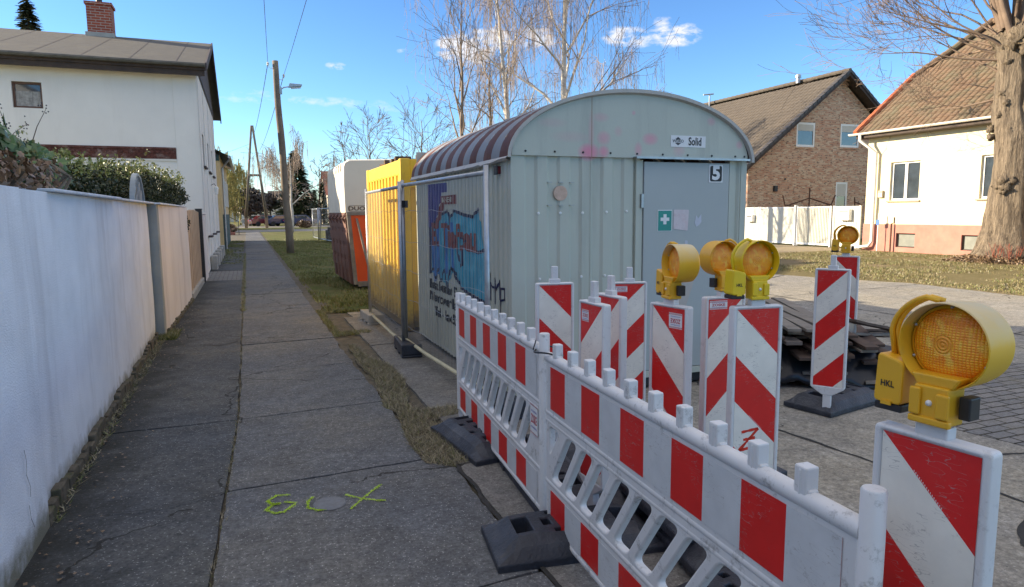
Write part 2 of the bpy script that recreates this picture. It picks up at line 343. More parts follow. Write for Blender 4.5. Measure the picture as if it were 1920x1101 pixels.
def sheet_common(g, red, wh=(.86, .81, .71)):
    c = g.mix(red, wh, REDC)
    c = g.mix(1., c, g.mix(g.rng(g.noise(9, 6), .3, .7), (.9, .9, .9), (1.06, 1.06, 1.06)), 'MULTIPLY')
    dt = g.m('MULTIPLY', g.rng(g.noise(17, 9, .8), .59, .72), .55); c = g.mix(dt, c, (.22, .20, .19))
    s1 = g.noise(55, 2, .5, sc3=(.25, 1, 1.0)); s2 = g.m('MULTIPLY', g.m('LESS_THAN', g.m('ABSOLUTE', g.m('SUBTRACT', s1, .5)), .006), g.m('GREATER_THAN', g.noise(4.3, 2), .54))
    c = g.mix(g.m('MULTIPLY', s2, .5), c, (.3, .28, .27))
    g.color(c); hx = g.vor(330); g.bump(hx, .05, .001)
def stripe_mat(name, sign, wh=(.80, .77, .69), ph=0.):
    mt, g = newmat(name, rough=.38); x, y, z = g.xyz()[:3]
    u = g.m('ADD', g.m('SUBTRACT', 1.135, z), g.m('MULTIPLY', g.m('ADD', x, .105*sign), 1.0*sign))
    # sign>0: red edge climbs to the right ; sign<0: climbs to the left
    fr = g.m('MODULO', g.m('ADD', u, ph+.42*4), .42); red = g.m('LESS_THAN', fr, .21)
    sheet_common(g, red, wh); return mt
M_strB = stripe_mat('stripes_rising_right', +1); M_strA = stripe_mat('stripes_rising_left', -1)
mt, g = newmat('vertical_stripes', rough=.38); M_strV = mt
x = g.xyz()[0]; fr = g.m('MODULO', g.m('ADD', x, 10*.363-.07), .363)
sheet_common(g, g.m('LESS_THAN', fr, .18), (.60, .62, .635))
def yplastic(name, c1, c2):
    mt, g = newmat(name, rough=.36); z = g.xyz()[2]
    c = g.mix(g.rng(g.noise(7, 6), .3, .7), c1, c2)
    c = g.mix(g.m('MULTIPLY', g.rng(g.noise(18, 8, .7), .6, .72), .3), c, (.30, .26, .12)); g.color(c); g.bump(g.noise(60, 4), .12, .003)
    return mt
M_yel = yplastic('lamp_yellow_plastic', (.80, .44, .018), (.74, .39, .018))
M_yel2 = yplastic('lamp_green_yellow_plastic', (.80, .57, .012), (.74, .51, .012))
mt, g = newmat('bleached_hood', rough=.5); M_hood = mt          # sun-bleached on top, yellow below
z = g.xyz()[2]; f = g.rng(g.m('ADD', z, g.m('MULTIPLY', g.m('SUBTRACT', g.noise(9, 6), .5), .10)), 1.36, 1.46)
c = g.mix(f, (.80, .47, .025), (.60, .53, .36)); c = g.mix(g.m('MULTIPLY', g.rng(g.noise(16, 8, .7), .58, .7), .3), c, (.40, .32, .16)); g.color(c)
mt, g = newmat('amber_lens', rough=.3); M_lens = mt
xx, yy, zz = g.xyz()[:3]; dx = g.m('MULTIPLY', xx, 1.); dz = g.m('SUBTRACT', zz, 1.348)
rd = g.m('SQRT', g.m('ADD', g.m('MULTIPLY', dx, dx), g.m('MULTIPLY', dz, dz)))
ring = g.m('SINE', g.m('MULTIPLY', rd, 900)); inner = g.m('LESS_THAN', rd, .022)
grid = g.m('MULTIPLY', g.m('ABSOLUTE', g.m('SINE', g.m('MULTIPLY', g.m('ADD', dx, g.m('MULTIPLY', g.noise(14, 2), .01)), 420))), g.m('ABSOLUTE', g.m('SINE', g.m('MULTIPLY', dz, 560))))
h = g.m('ADD', g.m('MULTIPLY', inner, ring), g.m('MULTIPLY', g.m('SUBTRACT', 1., inner), g.m('MULTIPLY', grid, 1.6)))
c = g.mix(g.rng(grid, .05, .6), (.95, .27, .006), (1., .47, .015)); c = g.mix(g.rng(g.noise(13, 3, sc3=(1, 1, 2)), .45, .6, 0, .8), c, (.85, .22, .006)); c = g.mix(g.rng(g.noise(19, 2, sc3=(2, 1, 1)), .56, .66, 0, .7), c, (1., .66, .08)); c = g.mix(g.m('MULTIPLY', inner, .35), c, (.8, .34, .02))
g.color(c); g.bump(h, .6, .0016); g.b.inputs['Coat Weight'].default_value = .2; g.b.inputs['Coat Roughness'].default_value = .12
g.b.inputs['Subsurface Weight'].default_value = .0
M_wag = mat('wagon_sage_paint', (.48, .50, .425), .5, var=.035, vs=2, dirt=(.31, .32, .28), dscale=3.5, damt=.6, streak=True, bump=.12, bs=50)
M_door = mat('wagon_door_paint', (.40, .43, .42), .5, var=.035, vs=2, dirt=(.33, .36, .36), dscale=4, damt=.3)
mt = M_wag; g = G(mt); _, cur = base_socket(mt)
pk = None; xx, yy, zz = g.xyz()[:3]
for (px_, pz_, rx, rz, a) in ((2.72, 2.10, .075, .055, .75), (2.86, 2.105, .04, .04, .6), (2.86, 2.22, .05, .045, .4), (3.32, 2.225, .06, .04, .5), (3.20, 2.13, .03, .05, .4), (2.55, 2.22, .14, .035, .12), (2.38, 2.33, .10, .03, .12), (2.74, 2.25, .022, .14, .22), (2.83, 2.39, .06, .03, .22), (3.15, 2.44, .015, .015, .4), (3.96, 2.40, .035, .03, .3), (4.28, 2.2, .03, .03, .35), (3.62, 2.14, .05, .05, .22), (3.00, 2.28, .03, .035, .2)):
    q = g.m('ADD', g.m('POWER', g.m('DIVIDE', g.m('SUBTRACT', xx, px_), rx*1.5), 2), g.m('POWER', g.m('DIVIDE', g.m('SUBTRACT', zz, pz_), rz*1.5), 2))
    q = g.m('MULTIPLY', g.m('SUBTRACT', 1., q, clamp=True), a); pk = q if pk is None else g.m('MAXIMUM', pk, q)
pk = g.m('MULTIPLY', pk, g.m('LESS_THAN', yy, 5.3)); cur = g.mix(pk, cur, (.78, .18, .32))
rust = g.m('MULTIPLY', g.m('MULTIPLY', g.m('LESS_THAN', g.m('ABSOLUTE', g.m('SUBTRACT', xx, 2.745)), .006), g.m('GREATER_THAN', zz, 2.06)), .5)
g.color(g.mix(rust, cur, (.24, .13, .06)))
M_brownroof = mat('roof_brown_sheet', (.105, .04, .026), .65, metal=0, spec=.25, var=.2, vs=3, dirt=(.20, .11, .09), dscale=3, damt=.5)
M_greyroof = mat('roof_grey_sheet', (.215, .225, .235), .6, metal=.0, spec=.3, var=.15, vs=3, dirt=(.2, .21, .23), dscale=3, damt=.5)
M_trim = mat('pale_roof_edge', (.46, .44, .40), .6, var=.2, vs=8, dirt=(.2, .17, .15), dscale=8)
M_ycont = mat('container_yellow', (.76, .50, .04), .5, var=.1, vs=3, dirt=(.45, .27, .06), dscale=4, damt=.45, bump=.1, bs=20)
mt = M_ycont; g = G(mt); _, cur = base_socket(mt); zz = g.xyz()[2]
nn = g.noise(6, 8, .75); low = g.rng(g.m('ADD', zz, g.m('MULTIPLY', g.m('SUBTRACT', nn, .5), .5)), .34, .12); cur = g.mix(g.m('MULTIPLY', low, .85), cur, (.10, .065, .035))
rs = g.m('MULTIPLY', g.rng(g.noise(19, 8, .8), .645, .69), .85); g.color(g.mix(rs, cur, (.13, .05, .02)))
M_tarp = mat('white_tarp', (.66, .62, .52), .6, var=.06, vs=1.5, dirt=(.5, .45, .36), dscale=1.5, damt=.4)
M_orange = mat('orange_board', (.75, .085, .015), .5, var=.08, vs=2)
M_boards = mat('brown_side_boards', (.16, .075, .055), .7, var=.2, vs=3, dirt=(.24, .16, .13), dscale=6, damt=.6, streak=True)
M_oldwood = mat('weathered_board', (.23, .20, .165), .85, var=.25, vs=4, dirt=(.12, .10, .08), dscale=7, damt=.7)
M_pile1 = mat('pile_board_grey', (.16, .135, .115), .85, var=.3, vs=5); M_pile2 = mat('pile_board_brown', (.085, .055, .04), .85, var=.35, vs=5)
M_bluep = mat('spray_dark_blue', (.035, .035, .21), .5, var=.2, vs=9); M_navy = mat('spray_navy_outline', (.02, .025, .075), .5, var=.2)
M_cyan = mat('spray_cyan', (.05, .33, .46), .5, var=.2, vs=5, dirt=(.16, .48, .56), dscale=5, damt=.7); M_mblue = mat('spray_mid_blue', (.03, .16, .42), .5, var=.3, vs=7)
M_maroon = mat('maroon_lettering', (.20, .045, .04), .6, var=.35, vs=20); M_blk = mat('black_lettering', (.018, .018, .02), .6, var=.2)
M_white = mat('white_sticker', (.74, .74, .74), .5, var=.04); M_redt = mat('red_print', (.45, .03, .06), .5); M_bluet = mat('blue_print', (.12, .14, .42), .5)
M_green = mat('first_aid_green', (.02, .26, .22), .5, var=.08); M_lime = mat('lime_spray', (.62, .95, .02), .8, var=.15, vs=60)
M_bark = mat('linden_bark', (.20, .155, .105), .95, var=.3, vs=5, bump=1.2, bs=14, dirt=(.10, .08, .06), dscale=9, damt=.8, streak=True)
M_twig = mat('linden_twigs', (.17, .12, .085), .9, var=.3, vs=3); M_birch = mat('birch_bark', (.52, .48, .42), .85, var=.3, vs=3, dirt=(.13, .10, .08), dscale=6, damt=.9)
M_btwig = mat('birch_twigs', (.25, .195, .155), .9, var=.3, vs=2); M_twig2 = mat('grey_tree_twigs', (.20, .155, .115), .9, var=.3)
M_needle = mat('conifer_needles', (.035, .055, .022), .8, var=.5, vs=2); M_ywill = mat('willow_twigs', (.30, .25, .07), .85, var=.3)
def leafmat(name, a, b):
    mt, g = newmat(name, rough=.45); ob = N(g.t, 'ShaderNodeNewGeometry'); f = ob.outputs['Random Per Island']
    g.color(g.mix(f, a, b)); g.b.inputs['Subsurface Weight'].default_value = 0
    return mt
M_hedge = leafmat('hedge_leaf', (.014, .023, .006), (.042, .058, .016)); M_hedge2 = leafmat('hedge_young_leaf', (.14, .17, .035), (.26, .27, .07))
M_ivy = leafmat('ivy_leaf', (.03, .065, .02), (.12, .19, .05)); M_ivyd = leafmat('ivy_dry_leaf', (.16, .09, .05), (.30, .18, .10))
M_gr = leafmat('grass_blade', (.10, .14, .03), (.23, .23, .07)); M_gr2 = leafmat('dry_grass_blade', (.15, .125, .05), (.26, .215, .105)); M_gr3 = leafmat('straw', (.16, .14, .08), (.36, .31, .20))
M_dleaf = leafmat('dead_leaf', (.11, .07, .04), (.24, .16, .09)); M_thuja = leafmat('thuja_leaf', (.02, .035, .012), (.05, .07, .022))
M_suck = mat('red_shoots', (.30, .07, .04), .8, var=.3)
M_shrub = leafmat('conifer_leaf', (.025, .04, .018), (.07, .085, .03)); M_dtree = leafmat('dark_tree_leaf', (.045, .035, .03), (.10, .075, .055))
def tiles(name, c1, c2, dirtc, damt=.6, ru=(0, 1), w=.22, r=.33):
    mt, g = newmat(name, rough=.85, spec=.25); x, y, z = g.xyz()[:3]
    c = g.mix(g.rng(g.noise(3.5, 6, .7), .35, .65), c1, c2); c = g.mix(g.m('MULTIPLY', g.rng(g.noise(1.1, 9, .75), .44, .62), damt), c, dirtc)
    g.color(c); g.bump(g.noise(24, 5), .5, .01); return mt
M_tile_old = tiles('old_clay_tiles', (.155, .10, .065), (.215, .145, .095), (.14, .13, .085), .85); M_tile_new = mat('orange_verge_tiles', (.45, .13, .055), .8, var=.2, vs=5)
M_tile_br = tiles('brown_concrete_tiles', (.095, .08, .065), (.125, .105, .085), (.075, .066, .056), .4); M_tile_dk = mat('dark_verge_tiles', (.06, .055, .055), .6, var=.2)
mt = M_bark; g = G(mt); bk = g.noise(10, 8, .7, sc3=(1, 1, .13)); bk2 = g.noise(26, 6, .7, sc3=(1, 1, .22)); hh_ = g.m('ADD', bk, g.m('MULTIPLY', bk2, .5))
c = g.mix(g.rng(hh_, .55, .92), (.055, .04, .028), (.33, .26, .18)); g.color(c); g.bump(hh_, 1., .12)
mt, g = newmat('mottled_brick', rough=.9, spec=.2); M_brick = mt
xx, yy, zz = g.xyz()[:3]; cmb = N(g.t, 'ShaderNodeCombineXYZ'); g.l(g.m('ADD', xx, yy), cmb.inputs[0]); g.l(zz, cmb.inputs[1])
bt = N(g.t, 'ShaderNodeTexBrick', i_Scale=1.); g.l(cmb.outputs[0], bt.inputs['Vector'])
bt.inputs['Brick Width'].default_value = .25; bt.inputs['Row Height'].default_value = .083; bt.inputs['Mortar Size'].default_value = .008; bt.inputs['Bias'].default_value = 0
bt.inputs['Color1'].default_value = (.48, .24, .15, 1); bt.inputs['Color2'].default_value = (.62, .46, .32, 1); bt.inputs['Mortar'].default_value = (.40, .34, .27, 1)
sb = N(g.t, 'ShaderNodeMapping'); g.l(cmb.outputs[0], sb.inputs[0]); sb.inputs['Scale'].default_value = (4, 12, 1)
wn = N(g.t, 'ShaderNodeTexNoise', i_Scale=1.3, i_Detail=1); g.l(sb.outputs[0], wn.inputs['Vector'])
c = g.mix(g.m('MULTIPLY', g.m('GREATER_THAN', wn.outputs[0], .62), .8), bt.outputs[0], (.12, .085, .07)); g.color(c); g.bump(g.m('MULTIPLY', bt.outputs[1], -1), .5, .01)
mt, g = newmat('red_brick', rough=.9, spec=.2); M_rbrick = mt
xx, yy, zz = g.xyz()[:3]; cmb = N(g.t, 'ShaderNodeCombineXYZ'); g.l(g.m('ADD', xx, yy), cmb.inputs[0]); g.l(zz, cmb.inputs[1])
bt = N(g.t, 'ShaderNodeTexBrick', i_Scale=1.); g.l(cmb.outputs[0], bt.inputs['Vector']); bt.inputs['Brick Width'].default_value = .25; bt.inputs['Row Height'].default_value = .08; bt.inputs['Mortar Size'].default_value = .009
bt.inputs['Color1'].default_value = (.33, .085, .05, 1); bt.inputs['Color2'].default_value = (.24, .06, .04, 1); bt.inputs['Mortar'].default_value = (.38, .32, .27, 1); g.color(bt.outputs[0]); g.bump(g.m('MULTIPLY', bt.outputs[1], -1), .5, .01)
M_asphalt = mat('far_asphalt', (.20, .185, .165), .9, var=.1, vs=1, bump=.2)
M_trunkfar = mat('far_trunk', (.15, .12, .09), .9, var=.2)

# ================================================================ GROUND
def sheet(name, poly, z, m, th=.0, jit=0., step=.25):
    pts = []
    for i in range(len(poly)):
        a = Vector(poly[i]); b = Vector(poly[(i+1) % len(poly)]); n = max(1, int((b-a).length/step)) if jit else 1
        for k in range(n):
            p = a.lerp(b, k/n); 
            if jit: p = p + Vector((noise.noise(Vector((p.x*2.1, p.y*2.1, 3)))*jit*1.5+R.uniform(-jit, jit)*.35, noise.noise(Vector((p.x*2.1, p.y*2.1, 9)))*jit*1.5+R.uniform(-jit, jit)*.35))
            pts.append((p.x, p.y))
    mb = MB(); mb.prism(pts, lambda u, v, d: (u, v, d), z-.02-th, z)
    o = mb.build(name, m); struct(o); return o
g0 = MB(); g0.quad((-400, -400, -.035), (400, -400, -.035), (400, 600, -.035), (-400, 600, -.035)); struct(g0.build('ground', M_lawn))
sheet('road', [(1.55, -6), (13.0, -6), (13.25, 4), (13.2, 8), (13.45, 10.6), (12.75, 12), (12.15, 14.3), (12.3, 20), (13, 30), (13.2, 60), (7.2, 60), (6.4, 20), (5.6, 12.2), (4.6, 11.4), (1.5, 11.3), (1.3, 9.2), (1.55, 7.6)], -.008, M_road, jit=.05)
sheet('crossing_road', [(-14, 67), (14, 67), (60, 64), (60, 76), (14, 76), (-14, 75)], -.015, M_asphalt)
sheet('far_street', [(-40, 88), (3, 88), (60, 84), (60, 99), (4, 99), (-40, 98)], -.015, M_asphalt)
sheet('verge', [(12.2, 14.0), (12.75, 12), (13.4, 10.6), (13.2, 8), (13.2, 3), (13.1, -6), (23.3, -6), (23.3, 20.6), (17, 20.6), (13.5, 20.4)], -.012, M_verge, jit=.07)
sheet('dirt_forecourt', [(12.4, 20.5), (16.9, 20.5), (23.3, 20.4), (23.3, 31), (12.9, 31)], -.010, M_dirt, jit=.08)
# pavement slabs: right column, one slab after another, edges broken
ys = [-2.2, -.6, 1.0, 2.55, 4.12, 5.6, 7.25, 8.85, 10.4, 12.4, 14.4, 16.0, 17.6, 19.2, 20.8, 22.4, 24.0, 25.7, 27.4]
while ys[-1] < 65: ys.append(ys[-1]+1.75)
def rag(a, b, n, amp, seed):
    a = Vector(a); b = Vector(b); nrm = Vector((-(b-a).y, (b-a).x)).normalized(); o = []
    for i in range(n):
        t = i/n; p = a.lerp(b, t); k = noise.noise(Vector((p.x*3, p.y*3, seed)))*amp + noise.noise(Vector((p.x*14, p.y*14, seed)))*amp*.5
        o.append(tuple(p+nrm*k))
    return o
def xr(y): return 1.15 if y < 4.1 else (1.02 if y < 6 else (.98 if y < 18 else 1.0))
sheet('subsoil', [(-1.35, -3), (2.4, -3), (2.4, 11), (1.3, 11.4), (1.15, 20), (1.1, 66), (-1.2, 66)], -.026, M_soil)
def slabcol(name, xs, ys, m, dz=.003, skew=0., aR=.03, aL=.012, gap=.011):
    mb = MB()
    for i in range(len(ys)-1):
        y0, y1 = ys[i]+gap, ys[i+1]-gap; a, b = xs(y0+.05), xs(y1-.05); sd_ = R.uniform(0, 50)
        n = 26 if y0 < 12 else 8
        P = rag((a[0], y0), (a[1], y0+skew), n, .015, sd_)+rag((a[1], y0+skew), (b[1], y1+skew), n, aR, sd_+7)+rag((b[1], y1+skew), (b[0], y1), n, .015, sd_+3)+rag((b[0], y1), (a[0], y0), n, aL, sd_+5)
        zc = R.uniform(-dz, dz); tx, ty = R.uniform(-.0015, .0015), R.uniform(-.0015, .0015); cy = (y0+y1)/2
        mb.prism(P, lambda u, v, d: (u, v, d+zc+tx*u+ty*(v-cy)), -.06, 0)
    return struct(mb.build(name, m))
slabcol('pavement', lambda y: (-.13-.035*max(0, 5.6-y), xr(y)), ys, M_path, skew=.08)
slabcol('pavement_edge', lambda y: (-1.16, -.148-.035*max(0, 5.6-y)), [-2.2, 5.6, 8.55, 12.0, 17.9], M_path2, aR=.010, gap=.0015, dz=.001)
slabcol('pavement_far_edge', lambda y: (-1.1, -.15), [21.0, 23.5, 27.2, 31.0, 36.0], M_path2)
sheet('cobbled_patch', [(-1.08, 17.95), (-.16, 17.95), (-.16, 20.95), (-1.08, 20.95)], -.003, M_cob)
slabcol('yard_slabs', lambda y: ((1.18 if y < 4.05 else 1.42), 2.0), [-2.2, 1.2, 4.05], M_yard, skew=.05)
slabcol('yard_slabs_far', lambda y: (1.33, 2.2), [4.1, 5.2, 8.2, 10.6], M_yard, skew=.1)
sheet('cobbled_road_patch', [(5.0, 2.2), (7.8, 2.4), (7.9, 4.3), (6.9, 4.7), (5.5, 4.05), (4.75, 3.4)], -.003, M_cob, jit=.06)
# joints and cracks in the road: tarry lines
def crack(pts, wd, name='road_crack', z=-.0035, m=None, seed=0):
    mb = MB(); L_, Rr_ = [], []
    fine = []
    for i in range(len(pts)-1):
        a, b = Vector(pts[i]), Vector(pts[i+1]); n = max(2, int((b-a).length/.05)); fine += [a.lerp(b, k/n) for k in range(n)]
    fine.append(Vector(pts[-1])); n = len(fine)
    for i, p in enumerate(fine):
        t = (fine[min(i+1, n-1)]-fine[max(i-1, 0)]).normalized(); nn = Vector((-t.y, t.x)); k = noise.noise(Vector((p.x*4, p.y*4, seed)))*.03+R.uniform(-.004, .004); ww = wd*(.5+1.1*abs(noise.noise(Vector((p.x*6, p.y*6, seed+4)))))
        L_.append(p+nn*(k+ww)); Rr_.append(p+nn*(k-ww))
    vs = [(p.x, p.y, z) for p in L_]+[(p.x, p.y, z) for p in Rr_]; mb.add(vs, [(i, i+1, n+i+1, n+i) for i in range(n-1)])
    struct(mb.build(name, m or M_tar))
M_tar = mat('joint_tar', (.03, .029, .027), .9, var=.4, vs=30)
for pts, wd in (([(3.5, 4.1), (3.6, 3.6), (3.66, 3.0), (3.9, 2.6)], .016), ([(3.66, 3.0), (5, 2.75), (7, 2.6), (10, 2.4)], .012), ([(3.2, 1.6), (3.4, 2.0), (3.9, 2.25), (4.8, 2.3), (6, 2.2)], .03), ([(3.9, 2.6), (3.95, 2.0), (4.0, 1.2)], .014),
                ([(5, 5.3), (8, 5.6), (13, 6.0)], .012), ([(9, -2), (9.1, 4), (9.2, 9), (9.6, 16), (9.9, 30)], .018), ([(5, 9.4), (9, 9.9), (13.3, 10.3)], .012), ([(6, 13.5), (12.3, 14)], .012), ([(7, 18), (12.3, 18.6)], .012),
                ([(8.8, 11.8), (10, 12.9), (11.3, 12.6), (12.4, 13.2)], .03), ([(2.9, 1.5), (3.3, 1.3), (4.0, 1.5), (4.4, 1.35)], .02)):
    crack(pts, wd)
crack([(1.17, 4.06), (1.165, 3.4), (1.165, 2.6), (1.16, 1.6)], .02, 'pavement_joint', z=.008)
crack([(-.2, 9.0), (.1, 8.93), (.35, 9.0)], .008, 'pavement_crack', z=.008); crack([(-.6, 9.1), (-.4, 8.9), (-.16, 9.15)], .012, 'pavement_crack', z=.008); crack([(-1.0, 8.55), (-.6, 8.5), (-.17, 8.42)], .008, 'pavement_crack', z=.008)
crack([(-.9, 4.05), (-.5, 4.0), (-.19, 4.12)], .004, 'pavement_crack', z=.008)
# utility cap and spray marks on the pavement
cap = MB(); cap.lathe([(.001, .0072), (.078, .0072), (.085, .0062), (.09, .003)], 40, lambda x, y, d: (.35+x, 3.72+y, d)); co_ = cap.build('manhole_cover', mat('cap_concrete', (.15, .16, .175), .8, var=.2, vs=30, bump=.4, bs=60)); tag(co_, 'small round grey cover set in the pavement between the lime spray marks', 'cover')
def stroke(mb, pts, wd, z):
    pts = [Vector(p) for p in pts]; fine = []
    for i in range(len(pts)-1):
        for k in range(10): fine.append(pts[i].lerp(pts[i+1], k/10))
    fine.append(pts[-1])
    for p in fine:
        for _ in range(22):
            a = R.uniform(0, 6.28); q = p+Vector((math.cos(a), math.sin(a)))*abs(R.gauss(0, wd*1.15)); s = R.uniform(.0007, .0022)
            mb.add([(q.x-s, q.y-s, z), (q.x+s, q.y-s*.4, z), (q.x+s*.6, q.y+s, z), (q.x-s*.7, q.y+s*.9, z)], [(0, 1, 2, 3)])
sp = MB()
stroke(sp, [(.15, 3.92), (.08, 3.94), (.03, 3.88), (.05, 3.83), (.09, 3.82)], .0065, .0066); stroke(sp, [(.09, 3.82), (.05, 3.81), (.02, 3.76), (.06, 3.70), (.11, 3.70), (.17, 3.78)], .0065, .0066); stroke(sp, [(.17, 3.80), (.12, 3.83)], .0055, .0066)
stroke(sp, [(.27, 3.84), (.235, 3.78), (.235, 3.70), (.28, 3.65), (.32, 3.645)], .0055, .0066)
stroke(sp, [(.45, 3.60), (.52, 3.70), (.60, 3.80), (.66, 3.87)], .0055, .0066); stroke(sp, [(.45, 3.80), (.52, 3.72), (.60, 3.66), (.64, 3.64)], .0055, .0066)
tag(sp.build('spray_marking', M_lime), 'lime green sprayed letters and cross on the pavement slab', 'paint marking')
# ---- grass and litter
def inside(p, poly):
    x, y = p; c = False; j = len(poly)-1
    for i in range(len(poly)):
        if (poly[i][1] > y) != (poly[j][1] > y) and x < (poly[j][0]-poly[i][0])*(y-poly[i][1])/(poly[j][1]-poly[i][1])+poly[i][0]: c = not c
        j = i
    return c
def grass(name, poly, n, h, wd, mats, lean=.6, z=-.02, clump=0, nearbias=0, label=None, flat=False):
    mb = MB(); x0, x1 = min(p[0] for p in poly), max(p[0] for p in poly); y0, y1 = min(p[1] for p in poly), max(p[1] for p in poly); k = 0; tries = 0
    while k < n and tries < n*12:
        tries += 1
        t = R.random(); t = t**(1+nearbias); x = R.uniform(x0, x1); y = y0+(y1-y0)*t
        if not inside((x, y), poly): continue
        if clump and noise.noise(Vector((x*clump, y*clump, 1.7))) < R.uniform(-.35, .35): continue
        k += 1; hh = h*R.uniform(.4, 1.3); a = R.uniform(0, 6.28); b = R.uniform(0, 6.28); w2 = wd*R.uniform(.6, 1.4)
        dx, dy = math.cos(a)*w2, math.sin(a)*w2; lx, ly = math.cos(b)*hh*lean*R.uniform(.2, 1.5), math.sin(b)*hh*lean*R.uniform(.2, 1.5)
        mb.cur = 0 if R.random() < mats[1] else 1
        mb.add([(x-dx, y-dy, z), (x+dx, y+dy, z), (x+lx, y+ly, z+hh)], [(0, 1, 2)])
    o = mb.build(name, mats[0]); return struct(o, 'stuff', label, 'grass')
grass('grass', [(1.12, 11.4), (1.5, 11.2), (4.6, 11.6), (6.3, 14), (6.6, 24), (7.0, 45), (1.1, 45)], 90000, .055, .008, ([M_gr, M_gr2], .78), nearbias=.9, clump=1.2, label='short patchy green lawn along the right side of the path')
grass('grass', [(-1.05, 23.6), (-.2, 23.6), (-.2, 45), (-1.05, 45)], 5000, .06, .01, ([M_gr, M_gr2], .8), clump=1.5, label='narrow grass strip between the path and the white house')
grass('grass', [(13.2, 4), (23, 4), (23, 20.2), (14, 20.3), (12.6, 14), (12.8, 12.3), (13.5, 10.7)], 70000, .05, .011, ([M_gr2, M_gr], .8), clump=.7, label='dry straw coloured verge in front of the cream house')
patch = [(1.08, 8.3), (1.05, 7.2), (1.08, 6.6), (1.03, 5.9), (.98, 5.5), (1.05, 5.3), (1.02, 5.0), (.98, 4.6), (1.0, 4.1), (1.16, 3.98), (1.34, 4.1), (1.5, 4.35), (1.35, 4.75), (1.22, 5.0), (1.8, 5.15), (1.8, 5.3), (1.2, 5.3), (1.2, 5.6), (1.34, 6.3), (1.34, 7.0), (1.2, 7.5), (1.15, 8.3)]
sheet('soil_strip', patch, .001, M_soil, jit=.04, step=.08)
grass('grass', patch, 14000, .035, .0025, ([M_gr3, M_gr], .88), lean=1.5, z=0, label='dead grass tufts in the broken joint beside the slabs')
grass('grass', [(1.0, 9.0), (1.5, 9.1), (1.5, 9.35), (1.1, 9.3), (1.1, 11.2), (1.5, 11.3), (1.5, 11.6), (1.0, 11.6)], 3500, .04, .004, ([M_gr, M_gr3], .6), lean=1.2, z=-.01, label='mossy green tufts at the corner of the driveway slab')
grass('moss', [(-1.17, 4.0), (-1.0, 4.0), (-1.05, 9.7), (-1.22, 9.8)], 4200, .03, .003, ([M_gr3, M_gr], .72), lean=1.8, z=0, label='moss and dead grass along the foot of the white garden wall')
grass('weeds', [(-1.2, 9.6), (-.93, 9.6), (-.93, 10.25), (-1.15, 10.3)], 1800, .06, .005, ([M_gr, M_gr3], .7), lean=1.1, z=0, label='green weeds where the two garden walls meet')
grass('grass', [(-.27, 2), (-.235, 2), (-.125, 5.6), (-.125, 12), (-.155, 12), (-.155, 5.6)], 1500, .018, .002, ([M_gr3, M_gr], .85), lean=1.6, z=-.005, clump=3, label='dry tufts in the long joint of the pavement')
grass('grass', [(-.17, 12), (-.1, 12), (-.1, 30), (-.17, 30)], 2500, .04, .005, ([M_gr3, M_gr], .5), lean=1.2, z=-.005, label='grass in the far joint of the pavement')
lt = MB()
for _ in range(380):
    y = R.uniform(2.0, 13.5); x = -1.02+abs(R.gauss(0, .16)); s = R.uniform(.004, .013)
    if y > 10: x += .04
    a = R.uniform(0, 6.28); lt.add([(x+math.cos(a+k*1.57)*s*R.uniform(.6, 1.2), y+math.sin(a+k*1.57)*s, .009+R.uniform(0, .008)) for k in range(4)], [(0, 1, 2, 3)])
struct(lt.build('leaf_litter', M_dleaf), 'stuff', 'brown leaf litter scattered beside the garden wall', 'litter')

# ================================================================ LEFT SIDE
def wx(y): return -1.07-(y-4)*.019          # face of the first garden wall
t = empty('garden_wall', (-1.1, 7, 0)); tag(t, 'long white rendered garden wall with blue grey streaks, first from the camera', 'wall')
def P(mb, name, m, par, **k):                # child built in world coordinates under an unrotated empty
    o = mb.build(name, m, par, **k); o.location = -Vector(par.location); return o
mb = MB(); n = 60
def wallgrid(mb, y0, y1, xf, z0, z1, ny, nz, amp=.006):
    vs = []
    for i in range(ny+1):
        y = y0+(y1-y0)*i/ny
        for j in range(nz+1):
            z = z0+(z1-z0)*j/nz; vs.append((xf(y)+noise.noise(Vector((y*1.3, z*1.3, 5)))*amp*2+noise.noise(Vector((y*5, z*5, 2)))*amp*.5, y, z))
    mb.add(vs, [(i*(nz+1)+j, (i+1)*(nz+1)+j, (i+1)*(nz+1)+j+1, i*(nz+1)+j+1) for i in range(ny) for j in range(nz)])
wallgrid(mb, 3.99, 9.82, wx, .02, 1.74, 90, 26); mb.box(-1.5, wx(9.8)-.015, 3.5, 9.81, -.03, 1.735)
P(mb, 'rendered_face', M_plaster, t, smooth=False)
mb = MB(); wallgrid(mb, -1.5, 4.0, lambda y: -1.03, -.03, 1.74, 70, 24, .005); mb.box(-1.5, -1.035, -1.5, 3.999, -.03, 1.735)
o = P(mb, 'protruding_pier', M_plaster, t)
mb = MB()
for i in range(46):
    y = 4.0+i*.126; mb.box(wx(y)-.1, wx(y)+.035+R.uniform(-.012, .012), y, y+.122, -.03, .07+R.uniform(-.015, .02)+.02*math.sin(i*.7))
P(mb, 'brick_foot', M_moss, t, bevel=.008)
mb = MB(); 
for a, b in ((4.75, 7.1), (7.105, 9.84)): mb.box(-1.55, wx(a)+.035, a, b, 1.742, 1.762)
P(mb, 'coping', M_cope, t, bevel=.006)
mb = MB(); mb.cur = 0
for k, pts in enumerate(([(3.66, .52), (3.68, .46), (3.66, .40), (3.70, .33), (3.69, .28)], [(3.66, .25), (3.67, .18), (3.71, .12)])):
    for a, b in zip(pts, pts[1:]): mb.add([(-1.019, a[0]-.003, a[1]), (-1.019, a[0]+.003, a[1]), (-1.019, b[0]+.002, b[1]), (-1.019, b[0]-.002, b[1])], [(0, 1, 2, 3)])
P(mb, 'crack', M_tar, t)
